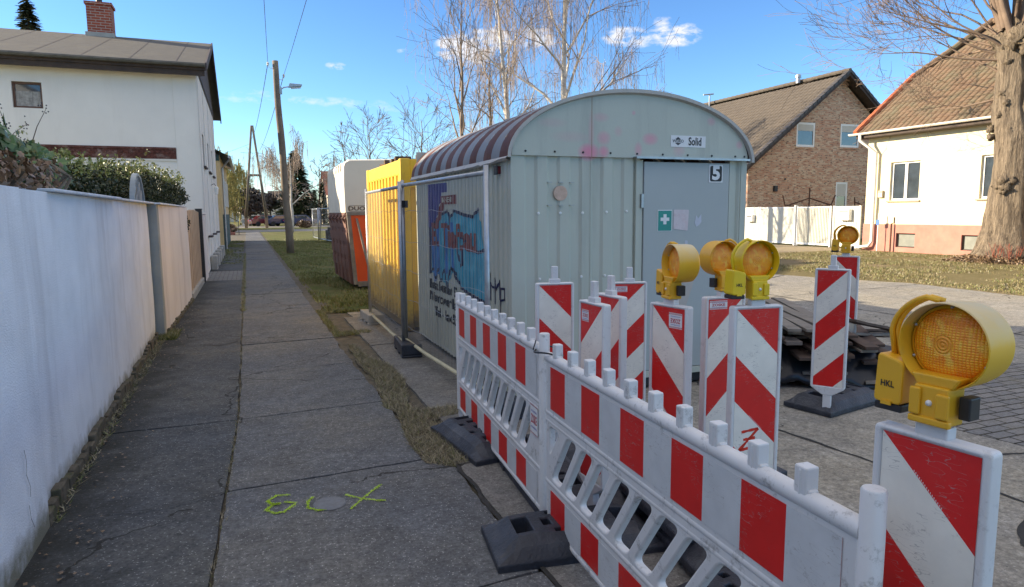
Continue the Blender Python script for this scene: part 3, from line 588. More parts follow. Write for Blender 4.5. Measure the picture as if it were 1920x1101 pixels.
t = empty('garden_wall', (-1.05, 12, 0)); tag(t, 'short pinkish white garden wall beyond the first, with grey pillar at its near end', 'wall')
mb = MB(); f2 = lambda y: -1.075+(y-10)*.013; wallgrid(mb, 10.02, 13.9, f2, .0, 1.73, 50, 24); mb.box(-1.3, -1.085, 10.02, 13.9, -.03, 1.725); mb.box(-1.3, -1.04, 13.88, 13.9, 0, 1.725); P(mb, 'rendered_face', M_plaster2, t)
mb = MB(); mb.box(-1.36, -1.072, 9.86, 10.02, -.03, 1.735); P(mb, 'pillar', M_grey, t, bevel=.01)
mb = MB(); mb.box(-1.4, -1.02, 9.84, 13.95, 1.736, 1.758); P(mb, 'coping', M_cope, t, bevel=.005)
mb = MB(); 
for i in range(30): y = 10.05+i*.128; mb.box(-1.2, f2(y)+.03+R.uniform(-.01, .012), y, y+.124, -.03, .06+R.uniform(-.02, .02))
P(mb, 'brick_foot', M_moss, t, bevel=.008)
# plank gate, posts
t = empty('plank_gate', (-1.08, 15.7, 0)); tag(t, 'tall pale pine board gate in line with the garden walls', 'gate')
mb = MB(); y = 13.98; i = 0
while y < 17.5:
    mb.box(-1.09, -1.06+(i % 2)*.012, y, y+.19, .12, 1.70-.02*math.sin((y-14)/3.5*3.1)*-2.2-.04+R.uniform(-.006, .006)); y += .2; i += 1
P(mb, 'boards', M_plank, t, bevel=.004)
mb = MB(); mb.box(-1.14, -1.095, 13.98, 17.5, .35, .45); mb.box(-1.14, -1.095, 13.98, 17.5, 1.3, 1.4); P(mb, 'rails', M_plank, t)
mb = MB(); mb.box(-1.12, -1.0, 13.95, 17.5, -.03, .13); P(mb, 'sill', M_conc, t, bevel=.01)
mb = MB(); mb.box(-1.12, -.98, 17.62, 17.8, -.03, 1.72); mb.box(-1.13, -.97, 17.61, 17.81, 1.721, 1.74); tag(mb.build('gate_post', M_black, bevel=.008), 'black metal gate post between the board gate and pale pillar', 'post')
mb = MB(); mb.box(-1.2, -.99, 18.05, 19.2, -.03, 1.6); mb.box(-1.22, -.97, 18.03, 19.22, 1.601, 1.64); tag(mb.build('gate_pillar', M_plaster2, bevel=.015), 'pale rendered gate pillar beside the black post and the white house', 'pillar')
# arched metal gate top behind the wall
t = empty('arched_gate', (-1.35, 10.4, 0)); tag(t, 'grey arched metal gate rising above the garden wall before the hedge', 'gate')
mb = MB(); arc = [(-1.36, 10.45-.5*math.cos(a), 1.66+.5*math.sin(a)) for a in [math.pi*k/24 for k in range(25)]]
vs = [];
for x, y, z in arc:
    q = Vector((0, y-10.45, z-1.66)).normalized(); vs += [(x-.03, y, z), (x+.03, y, z), (x+.03, y-q.y*.035, z-q.z*.035), (x-.03, y-q.y*.035, z-q.z*.035)]
mb.add(vs, [(4*i+j, 4*i+(j+1) % 4, 4*i+4+(j+1) % 4, 4*i+4+j) for i in range(24) for j in range(4)])
mb.box(-1.39, -1.33, 9.95, 9.985, 0, 1.66); mb.box(-1.39, -1.33, 10.915, 10.95, 0, 1.66); P(mb, 'arched_frame', mat('gate_grey_paint', (.22, .26, .29), .45, metal=.3), t)
mb = MB()
for k in range(1, 8): y = 9.95+k/8; h = .5*math.sqrt(max(0, 1-((y-10.45)/.5)**2)); mb.tube([(-1.36, y, 1.0), (-1.36, y, 1.66+h-.02)], .007, 6)
P(mb, 'bars', M_galv, t)

# foliage helper: leaves spread through a volume
def leaves(mb, c, ax, n, s, shell=.5, nf=1.1, up_=.2, cut=-.25, ns=0., elong=1.5):
    c = Vector(c); ax = Vector(ax); k = 0; tries = 0
    while k < n and tries < n*6:
        tries += 1
        d = Vector((R.gauss(0, 1), R.gauss(0, 1), R.gauss(0, 1))).normalized(); r = R.random()**shell; p = Vector((d.x*ax.x, d.y*ax.y, d.z*ax.z))*r
        q = c+p
        if noise.noise(q*nf+Vector((ns, 0, 0))) < cut+R.uniform(-.12, .12): continue
        k += 1; u = Vector((R.gauss(0, 1), R.gauss(0, 1), R.gauss(0, 1)+up_)).normalized(); v = u.orthogonal().normalized(); v.rotate(Matrix.Rotation(R.uniform(0, 6.28), 3, u)); w_ = u.cross(v); ss = s*R.uniform(.6, 1.4)
        mb.add([q-v*ss*elong*.5, q-w_*ss*.42, q+v*ss*elong*.5, q+w_*ss*.42+u*ss*.15], [(0, 1, 2, 3)])
# hedge
t = empty('hedge', (-1.8, 12, 0)); tag(t, 'dense dark green clipped hedge with light shoots behind the garden walls', 'hedge')
mb = MB(); mb2 = MB()
for i in range(46):
    f = i/45; y = 8.2+f*6.0; x = -2.15+f*.75; top = 2.20-.05*math.sin(f*9)-.0*f+(.10 if f > .62 and f < .97 else 0)
    for z in (1.45, 1.85, top-.28): leaves(mb, (x, y, z), (.42, .3, .34), 1150, .027, shell=.3, nf=2., cut=-.35)
    for _ in range(12):
        q = Vector((x+R.uniform(-.35, .4), y+R.uniform(-.12, .12), top+R.uniform(-.12, .10)+(R.random() < .12)*R.uniform(0, .16))); leaves(mb2, q, (.05, .05, .06), 9, .028, nf=1, cut=-2)
P(mb, 'foliage', M_hedge, t); P(mb2, 'young_shoots', M_hedge2, t)
mb = MB()
for i in range(14): y = 8.3+i*.44; x = -2.1+(y-8.2)/6*.75; mb.tube([(x, y, 0), (x+R.uniform(-.1, .1), y+R.uniform(-.1, .1), 1.0), (x+R.uniform(-.2, .2), y+R.uniform(-.2, .2), 2.0)], .03, 6, r1=.01)
P(mb, 'stems', M_trunkfar, t)
# ivy on the wall top
t = empty('ivy', (-1.35, 5.2, 1.75)); tag(t, 'ivy with dark berries and dry brown leaves spilling over the near wall top', 'ivy')
def ivyleaf(mb, q, s, nrm):
    u = nrm.normalized(); v = u.orthogonal().normalized(); v.rotate(Matrix.Rotation(R.uniform(0, 6.28), 3, u)); w_ = u.cross(v)
    pts = [(0, -.5), (.42, -.38), (.36, .02), (.55, .22), (.2, .25), (0, .62), (-.2, .25), (-.55, .22), (-.36, .02), (-.42, -.38)]
    mb.add([q+v*(a*s)+w_*(b*s)-u*(abs(a)*s*.25) for a, b in pts], [(0, 1, 2, 3, 4, 5), (0, 5, 6, 7, 8, 9)])
mb = MB(); md = MB(); ms_ = MB(); mbr = MB()
BL = [((-1.38, 4.55, 2.0), (.2, .62, .22), 420), ((-1.34, 5.05, 1.93), (.18, .5, .17), 300), ((-1.4, 4.2, 2.12), (.22, .4, .24), 260), ((-1.42, 5.5, 1.92), (.15, .4, .13), 170), ((-1.35, 3.5, 2.0), (.2, .9, .25), 300), ((-1.48, 6.2, 1.95), (.2, .7, .16), 260)]
for c, ax, n in BL:
    for _ in range(n):
        d = Vector((R.gauss(0, 1), R.gauss(0, 1), R.gauss(0, 1))).normalized(); q = Vector(c)+Vector((d.x*ax[0], d.y*ax[1], d.z*ax[2]))*R.random()**.4
        ivyleaf(mb, q, R.uniform(.045, .085), Vector((.9+R.gauss(0, .5), -.3+R.gauss(0, .5), .5+R.gauss(0, .5))))
for _ in range(260):
    q = Vector((-1.16+R.uniform(-.1, .05), R.uniform(3.9, 5.3), 1.80+R.uniform(-.05, .14)))
    ivyleaf(md, q, R.uniform(.028, .055), Vector((.9+R.gauss(0, .6), R.gauss(0, .6), R.gauss(0, .6))))
for _ in range(18):
    c = Vector(R.choice(BL)[0]); a = c+Vector((R.uniform(-.1, .1), R.uniform(-.5, .5), .1)); d = Vector((R.uniform(-.2, .25), R.uniform(-.3, .4), R.uniform(.15, .4)))*R.uniform(.4, .9)
    ms_.tube([a, a+d*.5+Vector((0, 0, .03)), a+d], .004, 4, r1=.0015)
    for _ in range(9): b = a+d+Vector((R.gauss(0, .02), R.gauss(0, .02), R.gauss(0, .02))); r_ = .006; mbr.add([b+Vector(v)*r_ for v in ((1,0,0),(-1,0,0),(0,1,0),(0,-1,0),(0,0,1),(0,0,-1))], [(0,2,4),(2,1,4),(1,3,4),(3,0,4),(2,0,5),(1,2,5),(3,1,5),(0,3,5)])
for _ in range(30):
    y = R.uniform(3.6, 6.3); ms_.tube([(-1.3, y, 1.72), (-1.2+R.uniform(-.1, .06), y+R.uniform(-.2, .2), 1.82+R.uniform(0, .1)), (-1.35, y+R.uniform(-.4, .4), 2.0)], R.uniform(.006, .014), 5)
P(mb, 'leaves', M_ivy, t); P(md, 'dry_leaves', M_ivyd, t); P(ms_, 'stems', M_trunkfar, t); P(mbr, 'berries', mat('ivy_berry', (.015, .015, .03), .3), t, smooth=True)

# ---------------------------------------------------------------- white house on the left
def window_fr(par, org, ux, w_, h, mats, depth=.1, mull=1, fw=.06, glassm=None, blind=None, sill=None, curtain=None, nrm=None):
    """window with frame and pane; org = lower-left corner on the wall face, ux = unit vector along the wall, nrm = outward"""
    org = Vector(org); ux = Vector(ux); n = Vector(nrm); z = Vector((0, 0, 1)); po = par.location
    def q(mb, u0, u1, v0, v1, d0, d1):
        c = [org+ux*u+z*v+n*d for u in (u0, u1) for v in (v0, v1) for d in (d0, d1)]
        mb.add(c, [(0,1,3,2),(4,6,7,5),(0,4,5,1),(2,3,7,6),(0,2,6,4),(1,5,7,3)])
    fr = MB(); a, b = -depth, -depth+.05
    q(fr, 0, fw, 0, h, a, b); q(fr, w_-fw, w_, 0, h, a, b); q(fr, fw, w_-fw, 0, fw, a, b); q(fr, fw, w_-fw, h-fw, h, a, b)
    for k in range(1, mull): c = w_*k/mull; q(fr, c-fw*.8, c+fw*.8, fw, h-fw, a, b+.008)
    win = empty('window', org); win.parent = par; win.location = org-po
    def L_(mb, nm, m_, **kw): o = mb.build(nm, m_, win, **kw); o.location = -org; return o
    L_(fr, 'frame', mats, bevel=.006)
    gl = MB(); q(gl, fw*.5, w_-fw*.5, fw*.5, h-fw*.5, a+.006, a+.014); L_(gl, 'pane', glassm or M_glass)
    if curtain: 
        cu_ = MB(); N_ = 40
        for k in range(N_): u = fw+(w_-2*fw)*k/N_; q(cu_, u, u+(w_-2*fw)/N_, fw, h-fw-.16, a+.0145+.004*(k % 2), a+.02+.006*math.sin(k*1.7)**2)
        L_(cu_, 'curtain', curtain)
    if blind: bl = MB(); q(bl, fw, w_-fw, h-fw-blind, h-fw, a+.015, a+.04); L_(bl, 'shutter', M_blind)
    if sill: s_ = MB(); q(s_, -.08, w_+.08, -.06, -.003, -depth, .07); L_(s_, 'sill', sill, bevel=.008)
    return win
def wall_with_holes(mb, org, ux, nrm, L_, H_, holes, thick=.12, top=None):
    """wall face in (u, v) with rectangular openings and reveals; top = extra outline points above H_ for a gable"""
    org = Vector(org); ux = Vector(ux); n = Vector(nrm); z = Vector((0, 0, 1))
    us = sorted({0, L_}|{h[0] for h in holes}|{h[1] for h in holes}); vs = sorted({0, H_}|{h[2] for h in holes}|{h[3] for h in holes})
    pt = lambda u, v, d=0: org+ux*u+z*v+n*d
    for i in range(len(us)-1):
        for j in range(len(vs)-1):
            cu_, cv = (us[i]+us[i+1])/2, (vs[j]+vs[j+1])/2
            if any(h[0] < cu_ < h[1] and h[2] < cv < h[3] for h in holes): continue
            mb.add([pt(us[i], vs[j]), pt(us[i+1], vs[j]), pt(us[i+1], vs[j+1]), pt(us[i], vs[j+1])], [(0, 1, 2, 3)])
    for a, b, c, d in holes:
        for p, q in (((a, c), (b, c)), ((b, c), (b, d)), ((b, d), (a, d)), ((a, d), (a, c))): mb.add([pt(*p), pt(*q), pt(*q, -thick), pt(*p, -thick)], [(0, 1, 2, 3)])
        mb.add([pt(a, c, -thick), pt(b, c, -thick), pt(b, d, -thick), pt(a, d, -thick)], [(0, 1, 2, 3)])
    if top: mb.add([pt(u, v) for u, v in [(0, H_)]+[(L_, H_)]+top], [tuple(range(len(top)+2))])
t = empty('white_house', (-6, 25, 0)); tag(t, 'two storey white rendered house with shallow dark edged roof and brick chimney', 'house')
HX, HY, HZ = -1.05, 20.0, 5.52
mb = MB()
wall_with_holes(mb, (-13, HY, -.03), (1, 0, 0), (0, -1, 0), 13+HX, HZ+.03, [(7.88, 8.50, 4.24, 4.86)], .16)
wall_with_holes(mb, (HX, HY, -.03), (0, 1, 0), (1, 0, 0), 10.2, HZ+.03, [(1.2, 2.0, 3.0, 3.9), (3.9, 4.7, 3.0, 3.9), (6.6, 7.4, 3.0, 3.9)], .1, top=[(5.2, 7.1)])
mb.add([(HX, 30.2, -.03), (-13, 30.2, -.03), (-13, 30.2, HZ), (HX, 30.2, HZ)], [(0, 1, 2, 3)])
P(mb, 'walls', M_house, t)
mb = MB(); mb.box(-1.62, -1.06, HY-.012, HY-.001, -.03, 5.40); mb.box(-13, -5.45, HY-.010, HY-.001, -.03, 5.4)
P(mb, 'corner_pilaster', M_house, t, bevel=.004)
mb = MB()
for y in (20.15, 22.6, 25.3, 28.0): mb.box(HX+.001, HX+.02, y, y+.45, .25, 5.3)
P(mb, 'facade_pilasters', M_house, t, bevel=.004)
mb = MB(); mb.cur = 0; mb.box(-9, -1.63, HY-.02, HY-.001, 3.05, 3.34)
for k in range(62): x = -8.95+k*.118; mb.box(x, x+.07, HY-.045, HY-.02, 3.19, 3.25); mb.box(x+.05, x+.11, HY-.035, HY-.02, 3.10, 3.15)
mb.box(-9, -1.63, HY-.05, HY-.02, 3.29, 3.345)
P(mb, 'brick_band', mat('dark_red_brick_band', (.10, .034, .026), .9, var=.35, vs=14, bump=.5, bs=50, dirt=(.35, .28, .25), dscale=4, damt=.6), t, bevel=.004)
mb = MB(); mb.box(-9, -1.63, HY-.035, HY-.001, 3.0, 3.03); P(mb, 'band_moulding', M_house, t)
window_fr(t, (-5.12, HY, 4.21), (1, 0, 0), .62, .62, M_brownw, depth=.12, fw=.05, curtain=M_curtain, sill=None, nrm=(0, -1, 0))
for y in (21.2, 23.9, 26.6): window_fr(t, (HX, y, 2.97), (0, 1, 0), .8, .9, M_brownw, depth=.08, fw=.06, nrm=(1, 0, 0), sill=M_slate)
mb = MB(); sl = (7.15-5.52)/5.2
def roofpts(y): return 5.57+(min(y, 50.4-y)-20.0)*sl
mb.add([(-13, 19.62, roofpts(19.62)), (-.78, 19.62, roofpts(19.62)), (-.78, 25.2, roofpts(25.2)), (-13, 25.2, roofpts(25.2)), (-.78, 30.75, roofpts(30.75)), (-13, 30.75, roofpts(30.75))], [(0, 1, 2, 3), (3, 2, 4, 5)])
o = P(mb, 'roof', M_felt, t); so_ = o.modifiers.new('s', 'SOLIDIFY'); so_.thickness = .06; so_.offset = -1
mb = MB(); mb.box(-13, -.80, 19.60, 19.66, 5.28, 5.40); mb.box(-13, -.86, 19.66, 19.98, 5.36, 5.39); mb.box(-13, -.82, 19.64, 19.70, 5.15, 5.30)
P(mb, 'fascia', M_darkwood, t)
mb = MB(); mb.tube([(-13, 19.54, 5.40), (-.8, 19.54, 5.40)], .055, 8); P(mb, 'gutter', mat('old_gutter', (.10, .095, .08), .6, metal=.3, var=.3, vs=6), t)
mb = MB()
for k in range(11): x = -12+k*1.05; mb.add([(x, 19.64, roofpts(19.64)+.006), (x+.02, 19.64, roofpts(19.64)+.006), (x+.02, 25.1, roofpts(25.1)+.006), (x, 25.1, roofpts(25.1)+.006)], [(0, 1, 2, 3)])
P(mb, 'felt_seams', M_slate, t)
mb = MB()
for s_ in (1, -1):
    y0, y1 = (19.62, 25.2) if s_ > 0 else (30.75, 25.2)
    a0, a1 = roofpts(y0), roofpts(y1)
    mb.add([(-.76, y0, a0+.03), (-.76, y1, a1+.03), (-.76, y1, a1-.17), (-.76, y0, a0-.17), (-.80, y0, a0+.03), (-.80, y1, a1+.03), (-.80, y1, a1-.17), (-.80, y0, a0-.17)], [(0,1,2,3),(4,5,6,7),(0,1,5,4),(3,2,6,7),(0,3,7,4),(1,2,6,5)])
P(mb, 'verge_board', M_slate, t)
mb = MB(); mb.add([(HX+.03, 20.0, 5.40), (HX+.03, 30.3, 5.40), (HX+.03, 25.2, 7.0)], [(0, 1, 2)]); P(mb, 'gable_cladding', M_slate, t)
ch = MB(); ch.box(-4.27, -3.6, 24.9, 25.5, 6.7, 8.05); ch.box(-4.31, -3.56, 24.86, 25.54, 8.05, 8.13); c_ = P(ch, 'chimney', M_rbrick, t)
mb = MB(); mb.box(-4.33, -3.54, 24.84, 25.56, 6.95, 7.22); o = mb.build('flashing', M_conc, c_, bevel=.01)
mb = MB(); mb.tube([(-3.95, 25.2, 8.1), (-3.95, 25.2, 8.35)], .09, 12); mb.tube([(-3.95, 25.2, 8.35), (-3.95, 25.2, 8.65)], .05, 12); mb.build('flue', M_black, c_)
lm = empty('wall_lamp', (0, 0, 0)); lm.parent = t; lm.location = -Vector(t.location)
mb = MB(); mb.tube([(-1.03, 24.4, 2.55), (-.93, 24.4, 2.6), (-.88, 24.4, 2.52)], .012, 6); mb.build('bracket', M_black, lm)
mb = MB(); mb.lathe([(.05, 0), (.075, .2), (.03, .27)], 6, lambda x, y, d: (-.88+x, 24.4+y, 2.26+d)); mb.build('glass', M_wframe, lm)
mb = MB()
for y in (21.6, 23.3, 25.1, 26.8, 28.6): mb.box(-1.04, -.86, y, y+.55, -.03, .40)
P(mb, 'stone_buttress', M_conc, t, bevel=.03)
mb = MB()
for y in (21.2, 23.9, 26.6): mb.box(-1.04, -.93, y, y+.7, .95, 1.0)
P(mb, 'ledge', M_slate, t)
# ochre neighbour further on
t = empty('ochre_house', (-5, 38, 0)); tag(t, 'ochre rendered house beyond the white house with grey downpipe', 'house')
mb = MB(); mb.box(-12, -1.0, 33.6, 45, -.03, 4.25); P(mb, 'walls', M_yhouse, t)
mb = MB(); mb.box(-12, -1.02, 33.55, 33.6, 4.0, 4.25); mb.box(-1.0, -.97, 33.6, 45, 0, 1.6); P(mb, 'dark_plinth', mat('teal_base', (.03, .07, .07), .7), t)
mb = MB(); mb.add([(-.6, 33.3, 4.2), (-.6, 45.3, 4.2), (-6, 45.3, 7), (-6, 33.3, 7), (-12, 33.3, 4.2), (-12, 45.3, 4.2)], [(0, 1, 2, 3), (3, 2, 5, 4)]); mb.add([(-1.0, 33.6, 4.25), (-11.5, 33.6, 4.25), (-6, 33.6, 6.9)], [(0, 1, 2)])
P(mb, 'roof', M_tile_br, t)
mb = MB(); mb.tube([(-.58, 33.2, 4.15), (-.58, 45.3, 4.15)], .07, 8); mb.tube([(-.6, 34, 4.1), (-.92, 34, 3.7), (-.92, 34, 0)], .045, 8); P(mb, 'gutter', M_galv, t)
for y in (35.5, 38.5, 41.5): window_fr(t, (-1.0, y, 2.0), (0, 1, 0), 1.0, 1.3, M_wframe, depth=-.03, nrm=(1, 0, 0))
t = empty('brick_steps', (-1.4, 58.5, 0)); tag(t, 'red brick entrance steps with black handrail far along the path', 'steps')
mb = MB()
for k in range(4): mb.box(-2.6+.0, -1.9+.33*(3-k), 58.2, 59.6, -.03, .2*(k+1)-.03)
P(mb, 'treads', M_rbrick, t)
mb = MB(); mb.tube([(-.62, 58.1, 0), (-.62, 58.1, 1.05), (-.75, 58.1, 1.12), (-1.9, 58.1, 1.75)], .03, 6); P(mb, 'handrail', M_black, t)
# house out of frame whose shadow lies over the foreground
t = empty('white_house', (-9, 0, 0)); t.name = 'neighbour_house'; tag(t, 'plain white two storey house left of the photographer beyond the frame', 'house')
mb = MB(); NX, NY1, NH = -4.9, 11.7, 5.0
wall_with_holes(mb, (-13, NY1, -.03), (1, 0, 0), (0, 1, 0), 13+NX, NH, []); wall_with_holes(mb, (NX, -14, -.03), (0, 1, 0), (1, 0, 0), 14+NY1, NH, [(k, k+1.1, 1.1, 2.3) for k in (3, 7, 11, 15, 19, 23)], .1)
mb.add([(-13, -14, 0), (NX, -14, 0), (NX, -14, NH), (-13, -14, NH)], [(0, 1, 2, 3)]); mb.add([(-13, NY1, 0), (-13, -14, 0), (-13, -14, NH), (-13, NY1, NH)], [(0, 1, 2, 3)])
mb.add([(NX, NY1, NH-.03), (-13, NY1, NH-.03), (-9, NY1, 7.2)], [(0, 1, 2)]); P(mb, 'walls', M_house, t)
mb = MB(); mb.add([(NX+.35, -14.3, NH-.2), (NX+.35, NY1+.15, NH-.2), (-9, NY1+.15, 7.3), (-9, -14.3, 7.3), (-13.4, -14.3, NH-.2), (-13.4, NY1+.15, NH-.2)], [(0, 1, 2, 3), (3, 2, 5, 4)])
o = P(mb, 'roof', M_tile_br, t); s2 = o.modifiers.new('s', 'SOLIDIFY'); s2.thickness = .12
for k in (3, 7, 11, 15, 19, 23): window_fr(t, (NX, -14+k, 1.07), (0, 1, 0), 1.1, 1.2, M_wframe, depth=.08, nrm=(1, 0, 0), mull=2)
# conifer behind the white house, poles, wires
def conifer(name, loc, h, r, n, m, label, cat, group=None, s=.3, droop=.25):
    t = empty(name, loc); tag(t, label, cat, group); mb = MB()
    for _ in range(n):
        f = R.random()**1.3; z = h*(.12+.88*f); rad_ = r*(1-f)**.85*R.uniform(.25, 1.05); a = R.uniform(0, 6.28); q = Vector((math.cos(a)*rad_, math.sin(a)*rad_, z-rad_*droop+noise.noise(Vector((a*2, z*.8, 1)))*r*.2))
        d = Vector((math.cos(a), math.sin(a), -droop+R.uniform(-.2, .2)))*s*R.uniform(.6, 1.3); w_ = Vector((-math.sin(a), math.cos(a), R.uniform(-.3, .3)))*s*.22
        mb.add([q-w_, q+w_, q+d+w_*.4, q+d-w_*.4], [(0, 1, 2, 3)])
    mb.build('crown', m, t); tb = MB(); tb.tube([(0, 0, 0), (0, 0, h*.95)], r*.07, 8, r1=.02); tb.build('trunk', M_trunkfar, t); return t
conifer('spruce_tree', (-7.45, 32, 0), 9.75, 1.5, 5200, M_shrub, 'spruce whose dark tip shows above the roof of the white house', 'tree', s=.26)
t = empty('utility_pole', (1.61, 29.2, 0)); tag(t, 'weathered wooden utility pole with street light standing in the lawn', 'utility pole')
mb = MB(); N_ = 14; mb.tube([((-.26)*k/N_+.015*math.sin(k), 0, 7.62*k/N_) for k in range(N_+1)], .155, 14, r1=.115); mb.build('pole', M_pole, t, smooth=True)
lp = empty('street_light', (0, 0, 0)); lp.parent = t
mb = MB(); mb.tube([(-.2, 0, 6.45), (.05, 0, 6.62), (.28, 0, 6.66)], .022, 8); mb.box(-.14, -.04, -.09, .09, 6.35, 6.6); mb.build('arm', M_galv, lp)
mb = MB(); mb.prism(rounded([(.2, 6.62), (.72, 6.68), (.74, 6.76), (.25, 6.78)], .03), lambda u, v, d: (u, d, v), -.1, .1); mb.build('lamp_head', M_galv, lp, bevel=.01)
mb = MB(); mb.box(.3, .68, -.07, .07, 6.60, 6.635, rot=Matrix.Rotation(-.11, 3, 'Y')); mb.build('lamp_glass', M_wframe, lp)
INS = []
for sx, z in ((-1, 7.42), (1, 7.0)):
    mb = MB(); x0 = -.25*z/7.62; mb.tube([(x0, 0, z-.08), (x0+sx*.2, 0, z-.1), (x0+sx*.28, 0, z-.02), (x0+sx*.28, 0, z+.03)], .011, 6); mb.lathe([(.02, 0), (.05, .02), (.035, .06), (.05, .09), (.02, .14), (0, .14)], 10, lambda x, y, d: (x0+sx*.28+x, y, z+d)); mb.build('insulator', M_pwhite, t); INS.append((1.61+x0+sx*.28, 29.2, z+.08))
def wire(a, b, sag, label, n=24, r=.008):
    a, b = Vector(a), Vector(b); mb = MB(); mb.tube([a.lerp(b, k/n)-Vector((0, 0, sag*4*(k/n)*(1-k/n))) for k in range(n+1)], r, 4); tag(mb.build('overhead_wire', M_black), label, 'wire')
AP = (1.06, 85.6)
wire(INS[0], (-.6, -14, 7.6), .55, 'upper overhead wire from the left insulator of the street light pole towards the camera'); wire(INS[1], (1.6, -14, 7.6), .5, 'lower overhead wire from the right insulator of the street light pole towards the camera')
wire(INS[0], (AP[0]-.2, AP[1], 10.2), .7, 'thin wire from the left insulator running down the street to the two legged pole', r=.014); wire(INS[1], (AP[0]+.4, AP[1], 8.6), .6, 'thin wire from the right insulator running down the street to the two legged pole', r=.014)
wire((AP[0]-.3, AP[1], 9.7), (-14, 110, 8.5), .8, 'thin cable sagging left from the two legged pole', r=.014)
t = empty('two_legged_pole', (AP[0], AP[1], 0)); tag(t, 'tall wooden pole of two legs joined at the top, beyond the crossing road', 'utility pole')
for x0, x1 in ((-1.1, -.02), (1.15, .1)):
    mb = MB(); mb.tube([(x0, 0, 1.2), (x1, 0, 11.8)], .17, 10, r1=.12); mb.build('leg', M_pole, t, smooth=True)
    mb = MB(); mb.box(x0-.2, x0+.14, -.12, .12, -.05, 2.2); mb.build('concrete_stub', mat('rusty_concrete', (.30, .20, .13), .9, var=.2), t)
mb = MB(); mb.box(-.6, .62, -.08, .08, 6.0, 6.25); mb.build('cross_bar', M_pole, t)
mb = MB(); mb.tube([(.7, 0, 6.9), (1.6, 0, 7.1)], .03, 6); mb.box(1.2, 2.0, -.12, .12, 7.05, 7.2); mb.build('street_light', M_galv, t)

# ================================================================ SITE WAGON
t = empty('site_wagon', (2.0, 5.2, 0)); WG = t; tag(t, 'sage grey construction site wagon with rounded striped roof and sprayed side', 'site wagon')
W0, W1, WY0, WY1, WE, WR = 2.02, 4.38, 5.20, 8.52, 2.06, .55
cxm, aw = (W0+W1)/2, (W1-W0)/2
def corr(p, pitch=.116, d=.014):        # trapezoid corrugation, depth at position p (0 = outer face)
    f = (p % pitch)/pitch
    return 0 if f < .42 else (-(f-.42)/.1*d if f < .52 else (-d if f < .88 else -(1-(f-.88)/.12)*d))
def corrpts(a, b, pitch=.116):
    s_ = {a, b}; k = math.floor(a/pitch)
    while k*pitch < b:
        for f in (0, .42, .52, .88):
            v = (k+f)*pitch
            if a < v < b: s_.add(v)
        k += 1
    return sorted(s_)
mb = MB(); ps = corrpts(WY0+.06, WY1-.03); vs = []
for y in ps: vs += [(W0+corr(y), y, .06), (W0+corr(y), y, WE)]
mb.add(vs, [(2*i, 2*i+2, 2*i+3, 2*i+1) for i in range(len(ps)-1)])
mb.box(W0-.004, W0+.05, WY0-.004, WY0+.065, .05, WE+.0); mb.box(W0-.004, W0+.05, WY1-.04, WY1, .05, WE)
mb.add([(W1, WY0, .06), (W1, WY1, .06), (W1, WY1, WE), (W1, WY0, WE)], [(0, 1, 2, 3)]); mb.add([(W0+.01, WY1, .06), (W1, WY1, .06), (W1, WY1, WE+.3), (W0+.01, WY1, WE+.3)], [(0, 1, 2, 3)])
P(mb, 'side_panel', M_wag, t)
mb = MB(); FP = .205
def fcorr(a, b):
    vs = []; ps = corrpts(a, b, FP)
    for x in ps: vs += [(x, WY0-corr(x, FP, .016), .10), (x, WY0-corr(x, FP, .016), WE)]
    mb.add(vs, [(2*i, 2*i+2, 2*i+3, 2*i+1) for i in range(len(ps)-1)])
fcorr(W0+.045, 3.185); fcorr(4.235, W1-.02)
mb.box(2.742, 2.748, WY0-.004, WY0+.01, .1, WE); mb.box(W1-.06, W1+.004, WY0-.006, WY0+.06, .05, WE+.0)
P(mb, 'front_panel', M_wag, t)
mb = MB(); arc = [(cxm+aw*math.cos(a), WE+WR*math.sin(a)) for a in [math.pi*k/48 for k in range(49)]]
mb.prism([(x, z) for x, z in arc], lambda u, v, d: (u, d, v), WY0-.018, WY0+.012)
P(mb, 'arched_end_panel', M_wag, t)
mb = MB()
for x in [W0+.12+k*.262 for k in range(9)]+[4.34]: mb.lathe([(0, -.026), (.008, -.025), (.010, -.017)], 8, lambda a, b, d: (x+a, WY0+d, 2.095+b))
P(mb, 'rivets', M_black, t)
mb = MB()
for x, z in ((2.26, 1.59), (2.46, 1.59), (2.67, 1.59), (2.9, 1.595), (3.1, 1.60), (2.27, 1.04), (2.66, 1.045), (2.89, 1.045), (3.13, 1.045)): mb.lathe([(0, -.006), (.006, -.006), (.008, -.004), (.012, -.003), (.012, .002)], 14, lambda a, b, d: (x+a, WY0-.003+d, z+b))
P(mb, 'washers', M_wframe, t)
mb = MB(); mb.lathe([(0, -.006), (.062, -.006), (.062, .01)], 28, lambda a, b, d: (2.462+a, WY0-.001+d, 1.755+b)); P(mb, 'round_vent', mat('raw_plywood', (.56, .40, .31), .8, var=.2, vs=20), t)
mb = MB()
for x in (2.36, 2.462, 2.565):
    for z in (1.845, 1.655): mb.box(x-.019, x+.019, WY0-.016, WY0, z-.004, z+.004)
P(mb, 'vent_clips', M_door, t)
